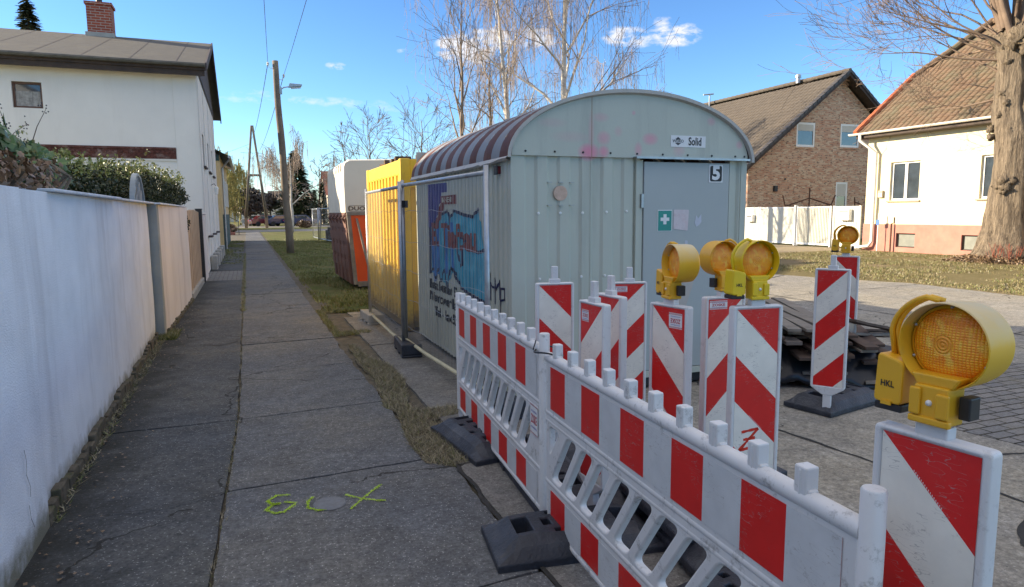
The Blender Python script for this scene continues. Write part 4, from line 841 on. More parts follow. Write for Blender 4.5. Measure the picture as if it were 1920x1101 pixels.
# roof of alternating sheets
for nm, m_, par_ in (('roof_brown_sheets', M_brownroof, 0), ('roof_grey_sheets', M_greyroof, 1)):
    mb = MB(); y = WY0-.05; k = 0; ry = WY1+.06
    while y < ry:
        y2 = min(ry, y+.205)
        if k % 2 == par_:
            pr = [(cxm+(aw+.045)*math.cos(a), WE-.02+(WR+.035+.004*par_)*math.sin(a)) for a in [math.pi*j/40 for j in range(41)]]
            o_ = [(x, z) for x, z in pr]; n_ = len(o_); N2 = 6
            for q in range(N2):
                ya, yb = y+(y2-y)*q/N2, y+(y2-y)*(q+1)/N2
                ba = .006*math.sin(math.pi*q/N2); bb = .006*math.sin(math.pi*(q+1)/N2)
                mb.add([(x, ya, z+ba) for x, z in o_]+[(x, yb, z+bb) for x, z in o_], [(i, i+1, n_+i+1, n_+i) for i in range(n_-1)])
        y = y2; k += 1
    P(mb, nm, m_, t, smooth=True)
mb = MB(); o1 = [(cxm+(aw+.05)*math.cos(a), WE-.02+(WR+.045)*math.sin(a)) for a in [math.pi*j/48 for j in range(49)]]; o2 = [(cxm+(aw+.02)*math.cos(a), WE-.02+(WR+.015)*math.sin(a)) for a in [math.pi*j/48 for j in range(49)]]
vs = [(x, WY0-.055, z) for x, z in o1]+[(x, WY0-.055, z) for x, z in o2]+[(x, WY0-.02, z-.012) for x, z in o2]; n_ = 49
mb.add(vs, [(i, i+1, n_+i+1, n_+i) for i in range(48)]+[(n_+i, n_+i+1, 2*n_+i+1, 2*n_+i) for i in range(48)]); P(mb, 'front_roof_edge', M_trim, t)
mb = MB(); vs = []; K = 60
for i in range(K+1):
    y = WY0-.05+(WY1-WY0+.1)*i/K; k = noise.noise(Vector((y*5, 0, 3)))*.014+noise.noise(Vector((y*15, 2, 3)))*.006; lift = .02*max(0, 1-(y-WY0)/.5)
    vs += [(W0-.045, y, WE-.01), (W0-.065+k, y, WE-.045+lift+k), (W0-.05+k, y, WE-.06+lift+k*.6), (W0-.02, y, WE-.045)]
mb.add(vs, [(4*i+j, 4*i+4+j, 4*i+5+j, 4*i+1+j) for i in range(K) for j in range(3)]); P(mb, 'drip_edge', M_trim, t)
# door
d_ = empty('door', (0, 0, 0)); d_.parent = t; d_.location = -Vector(t.location)
mb = MB(); mb.box(3.262, 4.172, WY0-.022, WY0+.02, .16, 2.03); mb.build('leaf', M_door, d_, bevel=.004)
mb = MB(); mb.box(3.185, 3.222, WY0-.016, WY0+.02, .1, WE); mb.box(3.226, 3.255, WY0-.010, WY0+.02, .1, 2.045); mb.box(4.18, 4.235, WY0-.016, WY0+.02, .1, WE); mb.build('frame', M_wag, d_)
mb = MB(); mb.box(3.15, 4.36, WY0-.075, WY0-.018, 2.062, 2.070); mb.box(3.15, 4.36, WY0-.078, WY0-.072, 2.052, 2.070); mb.build('rain_strip', M_galv, d_)
mb = MB(); mb.box(3.232, 3.256, WY0-.032, WY0-.010, 1.63, 1.75); mb.build('hinge', M_galv, d_)
mb = MB(); mb.tube([(3.98, WY0-.045, 1.15), (4.09, WY0-.045, 1.15), (4.105, WY0-.02, 1.15)], .011, 8); mb.box(4.08, 4.125, WY0-.03, WY0-.022, 1.02, 1.17); mb.build('handle', M_black, d_)
mb = MB(); mb.box(3.405, 3.555, WY0-.025, WY0-.0225, 1.42, 1.61); sg = mb.build('first_aid_sign', M_white, d_)
mb = MB(); mb.box(3.410, 3.550, WY0-.0262, WY0-.0252, 1.425, 1.603); mb.build('green_field', M_green, sg)
mb = MB(); mb.box(3.435, 3.525, WY0-.0275, WY0-.0264, 1.512, 1.542); mb.box(3.464, 3.496, WY0-.0276, WY0-.0265, 1.482, 1.572); mb.build('white_cross', M_white, sg)
mb = MB(); mb.prism(rounded([(3.572, 1.44), (3.725, 1.42), (3.735, 1.61), (3.575, 1.612)], .01), lambda u, v, d: (u, d, v), WY0-.0255, WY0-.0225); mb.build('faded_pink_sheet', mat('faded_pink_print', (.62, .55, .56), .6, var=.06, vs=30, dirt=(.60, .35, .35), dscale=12, damt=.5), d_)
mb = MB(); mb.prism([(3.80, 1.49), (3.815, 1.56), (3.84, 1.53), (3.87, 1.57), (3.875, 1.50), (3.85, 1.47), (3.82, 1.455)], lambda u, v, d: (u, d, v), WY0-.0245, WY0-.0225); mb.prism([(3.70, 1.28), (3.73, 1.28), (3.73, 1.33), (3.70, 1.335)], lambda u, v, d: (u, d, v), WY0-.0245, WY0-.0225); mb.build('paper_remains', mat('paper_grey', (.52, .54, .60), .8), d_)
mb = MB(); mb.prism(rounded([(3.60, .62), (3.68, .6), (3.80, .93), (3.83, 1.08), (3.76, 1.11), (3.70, 1.0)], .05, 8), lambda u, v, d: (u, d, v), WY0-.0232, WY0-.0222); mb.build('pale_smear', mat('pale_smear', (.45, .41, .37), .7, var=.1), d_)
mb = MB(); mb.box(3.945, 4.095, WY0-.026, WY0-.0225, 1.855, 2.015); ns = mb.build('number_plate', M_white, d_)
mb = MB(); mb.prism(rounded([(3.955, 1.865), (4.085, 1.865), (4.085, 2.005), (3.955, 2.005)], .02), lambda u, v, d: (u, d, v), WY0-.0275, WY0-.0262); mb.build('black_field', M_blk, ns)
mb = MB(); add_text(mb, '5', .165, lambda x, y: (4.02+x, WY0-.0290, 1.935+y), bold=.045, wx=1.1); mb.build('digit', M_white, ns)
# maker's plate
mb = MB(); mb.box(3.53, 3.90, WY0-.0215, WY0-.0182, 2.165, 2.265); pl = P(mb, 'name_plate', M_white, t); pl0 = pl
def on_front(dx, dz, k=0): return lambda x, y: (dx+x, WY0-.0230-k, dz+y)
mb = MB(); mb.add([(3.55, WY0-.0222, 2.215), (3.605, WY0-.0222, 2.252), (3.66, WY0-.0222, 2.215), (3.605, WY0-.0222, 2.178)], [(0, 1, 2, 3)]); mb.build('lozenge_emblem', mat('emblem_black', (.05, .05, .055), .6), pl)
mb = MB(); mb.box(3.555, 3.655, WY0-.0232, WY0-.0226, 2.200, 2.230); mb.build('emblem_band', M_white, pl)
mb = MB(); add_text(mb, 'WEIRO', .036, on_front(3.605, 2.215, .001), bold=.02); add_text(mb, 'Solid', .098, on_front(3.785, 2.213, .0), bold=.022, wx=.74); mb.build('lettering', M_blk, pl)
# red tail light and hole
mb = MB(); mb.box(W0-.045, W0+.01, 5.40, 5.47, 1.92, 1.985); tl = P(mb, 'tail_light', mat('red_lens', (.16, .012, .02), .25), t, bevel=.008)
mb = MB(); mb.box(W0-.052, W0-.044, 5.395, 5.475, 1.914, 1.99); mb.build('rim', M_black, tl)
# chassis below
mb = MB(); mb.box(W0+.03, W1-.03, WY0+.03, WY1, .02, .07); mb.box(W0+.1, W1-.1, WY0+.0, WY0+.05, .015, .10); P(mb, 'underframe', M_black, t)
mb = MB(); mb.box(3.15, 4.3, WY0-.03, WY0+.0, .098, .155); P(mb, 'threshold', M_wag, t, bevel=.004)
# ---- writing and spray paint on the corrugated side: flat shapes cut at every fold and laid onto it
def on_side(shapes, lift, m_, name, bm_faces=None):
    bm = bmesh.new()
    for vs, fs in shapes:
        bv = [bm.verts.new((0, y, z)) for y, z in vs]
        for f in fs:
            try: bm.faces.new([bv[i] for i in f])
            except Exception: pass
    ys_ = [v.co.y for v in bm.verts]
    for y in corrpts(min(ys_), max(ys_)):
        bmesh.ops.bisect_plane(bm, geom=bm.verts[:]+bm.edges[:]+bm.faces[:], plane_co=(0, y, 0), plane_no=(0, 1, 0))
    for v in bm.verts: v.co.x = W0+corr(v.co.y)-lift
    me = bpy.data.meshes.new(name); bm.to_mesh(me); bm.free(); me.materials.append(m_); o = bpy.data.objects.new(name, me); COL.objects.link(o); o.parent = t; o.location = -Vector(t.location); return o
def poly(pts): return (pts, [tuple(range(len(pts)))])
def thick(pts, w_):
    out = []
    for a, b in zip(pts, pts[1:]):
        a, b = Vector(a), Vector(b); d = (b-a).normalized(); n_ = Vector((-d.y, d.x))*w_*.5*.7; e = d*w_*.3
        out.append(([tuple(a-e+n_), tuple(b+e+n_), tuple(b+e-n_), tuple(a-e-n_)], [(0, 1, 2, 3)]))
    return out
def stext(s, y, z, size, wx=1., bold=.02, vert=1.):
    vs, fs = text_tris(s, size, bold); w_ = max(v[0] for v in vs)
    return ([(y-(x+w_)*wx, z+yy*vert) for x, yy in vs], fs)
on_side([poly([(7.87, 1.93), (7.1, 1.92), (7.11, 1.82), (7.29, 1.82), (7.29, 1.78), (7.46, 1.6), (7.57, 1.45), (7.76, 1.42), (7.85, 1.2), (7.87, 1.5)])], .0015, M_bluep, 'blue_field')
on_side([poly([(7.82, 1.42), (7.63, 1.47), (7.28, 1.57), (7.04, 1.61), (6.97, 1.54), (6.79, 1.61), (6.42, 1.58), (6.23, 1.56), (6.01, 1.61), (5.86, 1.28), (5.76, 1.1), (5.75, .87), (5.82, .78), (6.09, .81), (6.6, .84), (6.84, 1.0), (6.97, .92), (7.12, .80), (7.37, .86), (7.6, .95), (7.79, .88)])], .003, M_cyan, 'cyan_lettering')
on_side([poly([(7.55+dy, 1.45+dz), (7.40+dy, 1.5+dz), (7.37+dy, .95+dz), (7.5+dy, .9+dz)]) for dy, dz in ((0, 0), (-.32, .02), (.2, -.12))]+[poly([(6.95, 1.5), (6.88, 1.5), (6.80, .95), (6.92, 1.0)])], .0045, M_mblue, 'mid_blue_strokes')
ol = []
for st in ([(7.82, 1.42), (7.84, .9), (7.7, .95), (7.6, .85), (7.45, .98), (7.37, .84), (7.2, 1.0), (7.12, .78), (6.98, 1.02), (6.8, .98), (6.6, .84), (6.3, .80), (6.0, .78), (5.76, .78), (5.74, 1.05), (5.84, 1.26), (6.05, 1.22), (6.35, 1.3), (6.6, 1.36)],
           [(7.65, 1.47), (7.3, 1.58), (7.05, 1.62), (6.97, 1.54), (6.80, 1.62), (6.5, 1.58), (6.2, 1.56), (6.0, 1.63)], [(7.2, 1.55), (7.18, 1.1)], [(7.0, 1.55), (6.98, 1.05), (6.75, .9)], [(6.75, 1.3), (6.62, 1.05), (6.55, 1.08), (6.56, 1.25)],
           [(5.72, .97), (5.72, .82)], [(5.60, .80), (5.60, 1.02), (5.53, .93), (5.48, 1.01), (5.48, .85)], [(5.44, .72), (5.42, .95), (5.36, .95), (5.36, .86), (5.43, .84)], [(5.7, .97), (5.62, .94)]):
    ol += thick(st, .045 if st[0][0] > 5.8 else .028)
on_side(ol, .006, M_navy, 'navy_outline')
on_side([poly([(7.29, 1.78), (6.72, 1.785), (6.72, 1.69), (7.17, 1.69), (7.47, 1.42), (7.62, 1.42), (7.4, 1.62)])], .0075, M_maroon, 'red_arrow')
on_side([stext('B. Tiefbau', 7.72, 1.34, .42, wx=.98, bold=.03, vert=.85)], .009, M_maroon, 'maroon_firm_name')
on_side([stext('INGENI', 7.25, 1.735, .075, wx=1.6, bold=.02)], .009, M_wag, 'small_lettering')
on_side([stext('Bescherner S', 7.86, .765, .20, wx=1.02, bold=.03, vert=.75), stext('Niemower Lan', 7.86, .625, .20, wx=1.0, bold=.03, vert=.75), stext('Tel.- Fax 52', 7.66, .46, .20, wx=.98, bold=.03, vert=.75)], .0075, M_blk, 'black_address_lines')

# ================================================================ YELLOW CONTAINER
t = empty('yellow_container', (2.0, 9, 0)); tag(t, 'yellow ribbed steel container heaped with dark debris, rusty near the ground', 'container')
CY0, CY1, CX0, CX1, CH = 8.9, 11.55, 1.93, 4.15, 2.30
mb = MB(); ps = corrpts(CY0+.1, CY1-.1, .24); vs = []
for y in ps: vs += [(CX0+.02+corr(y, .24, .04), y, .12), (CX0+.02+corr(y, .24, .04), y, 2.12)]
mb.add(vs, [(2*i, 2*i+2, 2*i+3, 2*i+1) for i in range(len(ps)-1)])
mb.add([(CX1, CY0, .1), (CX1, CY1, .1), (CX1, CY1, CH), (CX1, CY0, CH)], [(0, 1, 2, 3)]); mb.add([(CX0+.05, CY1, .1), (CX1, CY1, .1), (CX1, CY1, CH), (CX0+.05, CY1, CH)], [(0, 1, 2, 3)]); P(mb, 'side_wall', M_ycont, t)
mb = MB(); ps = corrpts(CX0+.12, CX1-.1, .24); vs = []
for x in ps: vs += [(x, CY0+.02-corr(x, .24, .03), .12), (x, CY0+.02-corr(x, .24, .03), 1.95)]
mb.add(vs, [(2*i, 2*i+2, 2*i+3, 2*i+1) for i in range(len(ps)-1)]); P(mb, 'end_wall', M_ycont, t)
mb = MB(); mb.box(CX0-.02, CX0+.08, CY0+.1, CY1-.1, 2.10, CH); mb.box(CX0+.1, CX1, CY0-.01, CY0+.07, 1.93, CH); mb.box(CX1-.08, CX1+.01, CY0+.1, CY1-.1, 2.1, CH+.002); mb.box(CX0+.1, CX1, CY1-.08, CY1+.01, 2.1, CH); mb.box(CX0-.02, CX0+.08, CY0+.1, CY1-.1, .06, .16); P(mb, 'top_rail', M_ycont, t, bevel=.01)
mb = MB()
for x in (CX0-.03, CX1-.09):
    for y in (CY0-.02, CY1-.1): mb.box(x, x+.13, y, y+.12, .02, CH+.01)
P(mb, 'corner_post', M_ycont, t, bevel=.01)
mb = MB(); mb.box(CX0+.06, CX1-.05, CY0+.08, CY1-.06, .05, 2.12); P(mb, 'inner_shell', mat('container_inside', (.3, .2, .03), .8), t)
mb = MB()
for _ in range(150):
    x, y = R.uniform(CX0+.1, CX1-.2), R.uniform(CY0+.15, CY1-.2); s = R.uniform(.05, .22)
    mb.box(x, x+s*R.uniform(.5, 2), y, y+s, 2.1, 2.22+R.uniform(0, .22), rot=Matrix.Rotation(R.uniform(-.6, .6), 3, R.choice('XYZ')))
tag(mb.build('debris_heap', mat('dark_debris', (.11, .07, .04), .95, var=.5, vs=8)), 'brown timber debris heaped on top of the yellow container', 'debris')['kind'] = 'stuff'

# ================================================================ TRAILER WITH TARP
t = empty('covered_trailer', (2.1, 14.5, 0)); tag(t, 'trailer with white tarp hood, orange front board and brown plank side', 'trailer')
TY0, TY1, TX1 = 14.5, 17.6, 4.3
def lean(x, z): return x-.07-.07*(min(z, 1.6)-.1)
mb = MB(); top = [(2.10, 1.62), (2.09, 2.2), (2.10, 2.58), (2.13, 2.66), (2.22, 2.71), (3.3, 2.74), (4.2, 2.71), (4.3, 2.6), (4.3, 1.62)]
K = 16; vs = []
for k in range(K+1):
    y = TY0+(TY1-TY0)*k/K; bulge = .012*math.sin(k*2.2)
    for x, z in top: vs.append((lean(x, z)-(bulge if x < 2.5 else 0), y, z-(.02 if k in (0, K) and z > 2.5 else 0)+(.015*math.sin(k*1.1) if z > 2.7 else 0)))
n_ = len(top); mb.add(vs, [(k*n_+i, k*n_+i+1, (k+1)*n_+i+1, (k+1)*n_+i) for k in range(K) for i in range(n_-1)]+[tuple(range(n_)), tuple(K*n_+i for i in range(n_))]); P(mb, 'tarp_hood', M_tarp, t)
mb = MB()
for y in (14.9, 15.3, 15.7): mb.tube([(lean(2.095, 2.72), y, 2.64), (lean(2.08, 2.6), y, 2.48)], .012, 5)
P(mb, 'tarp_straps', M_conc, t)
mb = MB(); mb.prism([(2.20, .16), (4.3, .16), (4.3, 1.56), (2.20, 1.56)], lambda u, v, d: (lean(u, v), d, v), TY0, TY0+.04); P(mb, 'front_board', M_orange, t)
mb = MB(); mb.prism([(2.12, 1.56), (4.3, 1.56), (4.3, 1.63), (2.12, 1.63)], lambda u, v, d: (lean(u, v), d, v), TY0-.03, TY0+.05); mb.prism([(2.2, .06), (4.3, .06), (4.3, .17), (2.2, .17)], lambda u, v, d: (lean(u, v), d, v), TY0-.03, TY0+.05)
mb.prism([(2.12, .10), (2.20, .10), (2.20, 1.56), (2.12, 1.56)], lambda u, v, d: (lean(u, v), d, v), TY0-.02, TY0+.05); P(mb, 'board_frame', M_oldwood, t, bevel=.005)
mb = MB()
for k in range(5):
    y = TY0+.12+k*.62
    mb.tube([(lean(2.14, 1.62), y, 1.62), (lean(2.04, 1.5), y, 1.5), (lean(2.12, 1.36), y, 1.36), (lean(2.10, .8), y, .8), (lean(2.10, .2), y, .12)], .03, 6)
mb.prism([(2.10, .1), (2.15, .1), (2.15, 1.62), (2.10, 1.62)], lambda u, v, d: (lean(u, v), d, v), TY0+.05, TY1)
for z in (.4, .7, 1.0, 1.3): mb.prism([(2.085, z), (2.10, z), (2.10, z+.2), (2.085, z+.2)], lambda u, v, d: (lean(u, v), d, v), TY0+.06, TY1)
P(mb, 'plank_side', M_boards, t)
for x0, x1, z0 in ((2.14, 2.42, 1.50), (2.50, 2.66, 1.52)):
    mb = MB(); mb.add([(x, y, z) for x, z in ((x0-.02, z0), (x0+.02, z0), (x1+.03, -.03), (x1-.02, -.03)) for y in (TY0-.10-(.25 if z < .5 else 0), TY0-.04-(.25 if z < .5 else 0))], [(0,2,4,6),(1,3,5,7),(0,1,3,2),(2,3,5,4),(4,5,7,6),(6,7,1,0)]); P(mb, 'ramp_beam', M_oldwood, t)
mb = MB()
for y in (15.3, 16.6): mb.lathe([(.10, -.09), (.30, -.09), (.33, -.05), (.33, .05), (.30, .09), (.1, .09)], 24, lambda a, b, d: (2.35+d, y+a, .30+b))
P(mb, 'wheel', mat('tyre_rubber', (.02, .02, .02), .8), t)
mb = MB(); mb.box(2.15, 4.3, TY0+.1, TY1, .35, .45); mb.tube([(2.2, TY0+.1, .35), (2.2, TY0+.1, -.03)], .02, 6); mb.tube([(2.15, TY0+.6, .35), (2.15, TY0+.6, -.03)], .02, 6); mb.tube([(2.12, TY0+2.2, .35), (2.12, TY0+2.2, -.03)], .02, 6); P(mb, 'chassis', M_black, t)
mb = MB(); mb.tube([(2.62, TY0-.1, .62), (2.62, TY0-.16, .66)], .05, 8); mb.tube([(2.62, TY0-.1, .62), (2.62, TY0-.1, .35)], .025, 8); P(mb, 'latch', M_iron, t)
mb = MB(); vs, fs = text_tris('DUO', .14, .03); mb.add([(2.16+x*1.12, TY0-.006, 1.70+y*.8) for x, y in vs], fs)
mb2 = MB(); 
op = rounded([(2.0, 1.64), (2.36, 1.64), (2.39, 1.70), (2.36, 1.765), (2.0, 1.765), (1.98, 1.7)], .03); v_, f_ = [], []
ins_ = [(x+(2.18-x)*.05, z+(1.70-z)*.14) for x, z in op]; n_ = len(op)
mb.add([(x, TY0-.006, z) for x, z in op]+[(x, TY0-.006, z) for x, z in ins_], [(i, (i+1) % n_, n_+(i+1) % n_, n_+i) for i in range(n_)])
P(mb, 'lettering', mat('tarp_print', (.14, .10, .07), .7), t)

# ================================================================ CONSTRUCTION FENCE
def fence_panel(a, b, h, label, spacing=.045, group='construction fence panels', bottom=None, near=True):
    a, b = Vector(a), Vector(b); t = empty('mesh_fence', a); tag(t, label, 'fence', group); d = b-a; Ln = d.length; u = d.normalized(); t.rotation_euler[2] = math.atan2(u.y, u.x)
    for x in (0, Ln): mb = MB(); mb.tube([(x, 0, .05), (x, 0, h)], .021, 12); mb.build('upright', M_galv, t, smooth=True)
    mb = MB(); mb.tube([(0, 0, h-.06), (Ln, 0, h-.06+(.0))], .02, 12); mb.build('top_tube', M_galv, t, smooth=True)
    mb = MB(); mb.tube([(0, -.0, .14), (Ln*.3, 0, .12), (Ln*.7, 0, .13), (Ln, 0, .14)], .02, 10); mb.build('bottom_tube', bottom or M_galv, t, smooth=True)
    mb = MB(); k = 1
    while k*spacing < Ln-.02:
        x = k*spacing; mb.tube([(x+R.uniform(-.002, .002), .012, .13), (x+R.uniform(-.006, .006), .014, h*.5), (x, .012, h-.05)], .0016 if near else .003, 4, caps=False); k += 1
    for z in (.3, .62, .95, 1.28, 1.62):
        mb.tube([(Ln*j/12, .009, z+.012*math.sin(j*1.9+z*7)) for j in range(13)], .0021 if near else .003, 4, caps=False)
    mb.build('wire_mesh', M_wire, t); return t
fence_panel((1.66, 7.68, 0), (1.77, 5.10, 0), 1.97, 'wire mesh fence panel leaning in front of the sprayed wagon side', bottom=M_paleRail)
fence_panel((1.60, 7.55, 0), (1.63, 9.98, 0), 1.95, 'wire mesh fence panel in front of the yellow container', bottom=M_paleRail)
def fblock(loc, rz, m_, label):
    t = empty('fence_block', loc, rz); tag(t, label, 'fence foot', 'fence foot blocks'); mb = MB(); mb.box(-.33, .33, -.115, .115, .03, .15); mb.box(-.33, -.2, -.115, .115, -.0, .03); mb.box(.2, .33, -.115, .115, .0, .03); mb.box(-.06, .06, -.115, .115, 0, .03)
    mb.build('block', m_, t, bevel=.012); mb = MB(); 
    for x in (-.1, .1): mb.lathe([(.0, .1515), (.028, .1515)], 14, lambda a, b, d: (x+a, b, d))
    mb.build('sockets', M_black, t)
fblock((1.66, 7.62, 0), 1.5, M_rubber, 'dark plastic fence foot where the two near mesh panels meet'); fblock((1.66, 10.02, 0), 1.6, M_conc, 'brown grey concrete fence foot at the far end of the container fence'); fblock((1.8, 5.05, 0), 1.7, M_rubber, 'dark fence foot behind the left end of the striped barrier')
mb = MB(); mb.box(1.60, 1.70, 7.60, 7.64, 1.66, 1.74); mb.build('x', M_black); bpy.data.objects['x'].name = 'fence_clamp'; tag(bpy.data.objects['fence_clamp'], 'small metal clamp holding the two mesh fence panels together', 'clamp')
M_farg = M_galv
for k, (a, b, lb) in enumerate((((4.0, 41.2, 0), (4.4, 36.8, 0), 'far mesh fence panel beside the trailer, nearest of the far group'), ((3.9, 41.5, 0), (6.9, 42.6, 0), 'far mesh fence panel facing the path behind the lawn'), ((3.95, 45.5, 0), (4.0, 42, 0), 'far mesh fence panel running away from the path'), ((4.5, 36.8, 0), (7.5, 36.2, 0), 'far mesh fence panel half hidden by the trailer'))):
    fence_panel(a, b, 1.95, lb, spacing=.25, group='far fence panels', near=False)
mb = MB(); 
for _ in range(60): x, y = R.uniform(4.3, 7), R.uniform(38, 42); mb.box(x, x+R.uniform(.3, .9), y, y+.5, -.03, R.uniform(.3, 1.0), rot=Matrix.Rotation(R.uniform(-.5, .5), 3, 'Z'))
tag(mb.build('rubble_pile', mat('dark_rubble', (.10, .09, .085), .9, var=.5, vs=4)), 'dark pile of building rubble inside the far mesh fence', 'rubble')['kind'] = 'stuff'

# ================================================================ FEET, BARRIERS, BEACONS, LAMPS
def footmesh():
    """recycled plastic base plate 0.82 x 0.42 x 0.12: sloped ends and sides, real openings"""
    xs = [-.41, -.33, -.29, -.21, -.15, -.11, -.07, -.03, .03, .07, .11, .15, .21, .29, .33, .41]
    ys_ = [-.21, -.165, -.11, -.075, -.035, .035, .075, .11, .165, .21]
    def hz(x, y):
        e = min(1, (.41-abs(x))/.13); f = min(1, (.21-abs(y))/.07); return .035+.085*min(e, 1)*min(f, 1) if True else 0
    holes = set()
    def hole(x0, x1, y0, y1):
        for i in range(len(xs)-1):
            for j in range(len(ys_)-1):
                cx, cy = (xs[i]+xs[i+1])/2, (ys_[j]+ys_[j+1])/2
                if x0 < cx < x1 and y0 < cy < y1: holes.add((i, j))
    hole(-.29, -.21, -.075, .075); hole(.21, .29, -.075, .075); hole(-.03, .03, -.035, .035); hole(-.11, -.07, -.11, -.075); hole(.07, .11, -.11, -.075); hole(-.11, -.07, .075, .11); hole(.07, .11, .075, .11); hole(.11, .15, -.035, .035); hole(-.15, -.11, -.035, .035)
    mb = MB()
    for i in range(len(xs)-1):
        for j in range(len(ys_)-1):
            a, b, c, d = (xs[i], ys_[j]), (xs[i+1], ys_[j]), (xs[i+1], ys_[j+1]), (xs[i], ys_[j+1])
            if (i, j) in holes:
                mb.add([(p[0], p[1], .012) for p in (a, b, c, d)], [(0, 1, 2, 3)])
                for (di, dj, p, q) in ((0, -1, a, b), (1, 0, b, c), (0, 1, c, d), (-1, 0, d, a)):
                    if (i+di, j+dj) not in holes: mb.add([(*p, .012), (*q, .012), (*q, hz(*q)), (*p, hz(*p))], [(0, 1, 2, 3)])
            else: mb.add([(*p, hz(*p)) for p in (a, b, c, d)], [(0, 1, 2, 3)])
    for i in range(len(xs)-1):
        for y in (-.21, .21): mb.add([(xs[i], y, 0), (xs[i+1], y, 0), (xs[i+1], y, hz(xs[i+1], y)), (xs[i], y, hz(xs[i], y))], [(0, 1, 2, 3)])
    for j in range(len(ys_)-1):
        for x in (-.41, .41): mb.add([(x, ys_[j], 0), (x, ys_[j+1], 0), (x, ys_[j+1], hz(x, ys_[j+1])), (x, ys_[j], hz(x, ys_[j]))], [(0, 1, 2, 3)])
    return mb
foot0 = footmesh().build('base_plate', M_rubber, weld=True, bevel=.007); foot_n = 0
def foot(x, y, rz, z, label, tilt=0):
    global foot_n
    o = foot0 if foot_n == 0 else foot0.copy()
    if foot_n: COL.objects.link(o)
    foot_n += 1; o.location = (x, y, z); o.rotation_euler = (tilt, 0, rz); tag(o, label, 'base plate', 'black base plates of the barriers and beacons'); return o

BZ = .0
def make_barrier(Ln, name='striped_barrier'):
    t = empty(name); H_ = .055
    # body plate with slanted slots
    y_top, y_s1, y_s0 = .625, .60, .285
    outer = [(0, .055), (Ln, .055), (Ln, .905), (0, .905)]
    holes = []; n = 11; pitch = (Ln-.10)/n; sl = .19
    for k in range(n):
        x0 = .055+k*pitch; hw = pitch*.66
        a, b = x0+.02, x0+.02+hw
        q = [(a, .305), (b, .305), (b+sl, .568), (a+sl, .568)]
        if b+sl > Ln-.04: continue
        holes.append(rounded(q, .034, 5))
    holes.insert(0, rounded([(.05, .42), (.05, .56), (.16, .56)], .02, 4))
    vs, fs = outline_mesh(outer, holes, .017, .009)
    mb = MB(); mb.add([(x, z, y) for x, y, z in vs], fs); mb.build('slotted_panel', M_wp, t, smooth=True, auto=50)
    mb = MB()
    for z, r in ((.895, .026), (.625, .020), (.585, .019), (.275, .021), (.062, .022)): mb.tube([(.0, 0, z), (Ln, 0, z)], r, 12)
    mb.box(.0, Ln, -.015, .015, .585, .625)
    mb.build('rails', M_wp, t, smooth=True, auto=50)
    for nm, z0, z1 in (('striped_sheet', .655, .862), ('lower_striped_sheet', .088, .245)):
        for s_ in (-1, 1):
            mb = MB(); y = s_*.0185; mb.box(.045, Ln-.045, min(y, y+s_*.0014), max(y, y+s_*.0014), z0, z1); mb.build(nm, M_strV, t)
    npg = 10; sp_ = (Ln-.12)/(npg)
    for k in range(npg):
        x = .085+k*sp_+.03
        mb = MB(); mb.box(x-.021, x+.021, -.020, .020, .88, .980); mb.box(x-.005, x+.005, -.0225, .0225, .90, .974); mb.box(x-.030, x+.030, -.014, .014, .90, .925)
        mb.build('peg', M_wp, t, bevel=.006)
    return t
bar1 = make_barrier(1.93); tag(bar1, 'red and white slatted barrier nearer the wagon, its left end at the pavement edge', 'barrier', 'slatted traffic barriers')
def aim(o, a, b, z=0): o.location = (a[0], a[1], z); o.rotation_euler[2] = math.atan2(b[1]-a[1], b[0]-a[0])
bar2 = copy_tree(bar1); bar2['label'] = 'red and white slatted barrier in the foreground, cut off by the lower picture edge'
aim(bar1, (1.50, 4.99), (1.355, 3.05), .015); aim(bar2, (1.345, 2.97), (1.235, .97), .0)
def rod(par, x, z0=.02, z1=1.0, y=0):
    mb = MB(); mb.tube([(x, y, z0), (x, y, z1-.004), (x, y, z1)], [.027, .027, .024], 16); mb.tube([(x, y, -.05), (x, y, z0)], .018, 8); o = mb.build('end_post', M_wp, par, smooth=True, auto=40); return o
rod(bar1, 1.93+.02, .03, .985); rod(bar1, -.012, .05, .97); rod(bar2, 2.0-.055, .03, 1.0)
# sticker of the barrier owner
def sticker(par, fn, w_, h_, flip=False, name='sticker'):
    """white label with red lettering, hatched red edge; fn(u, v, d) maps label plane to local coordinates"""
    s_ = -1 if flip else 1
    mb = MB(); mb.add([fn(-w_/2, -h_/2, 0), fn(w_/2, -h_/2, 0), fn(w_/2, h_/2, 0), fn(-w_/2, h_/2, 0)], [(0, 1, 2, 3)]); o = mb.build(name, M_white, par)
    mb = MB(); add_text(mb, 'ZOSKE', h_*.40, lambda x, y: fn(s_*x, s_*y, .0005), bold=.03, wx=w_*.86/(h_*.4*3.55)); n = int(w_/.006)
    for k in range(n):
        for v0 in (-h_/2+.002, h_/2-.009):
            x = -w_/2+k*w_/n; mb.add([fn(x, v0, .0005), fn(x+w_/n*.5, v0, .0005), fn(x+w_/n*.9, v0+.007, .0005), fn(x+w_/n*.4, v0+.007, .0005)], [(0, 1, 2, 3)])
    mb.build('red_lettering', M_redt, o)
    mb = MB(); 
    for v0 in (-.27, .27): add_text(mb, 'BAUSTELLENABSICHERUNG', h_*.085, lambda x, y: fn(s_*x, s_*(y+v0*h_), .0005), bold=.02, wx=w_*.8/(h_*.085*13.2))
    mb.build('small_lettering', M_bluet, o); return o
sticker(bar1, lambda u, v, d: (1.845+u, -.0215-d, .51+v), .12, .16)
lab = 'plate under the left end of the nearer-wagon barrier on the dead grass'
foot(1.44, 4.36, rad(96), 0, 'black base plate under the left half of the far barrier, beside the dead grass')
foot(1.40, 2.83, rad(-8), 0, 'black base plate under the joint of the two barriers'); foot(1.18, 1.02, rad(-5), 0, 'black base plate under the right end of the front barrier')
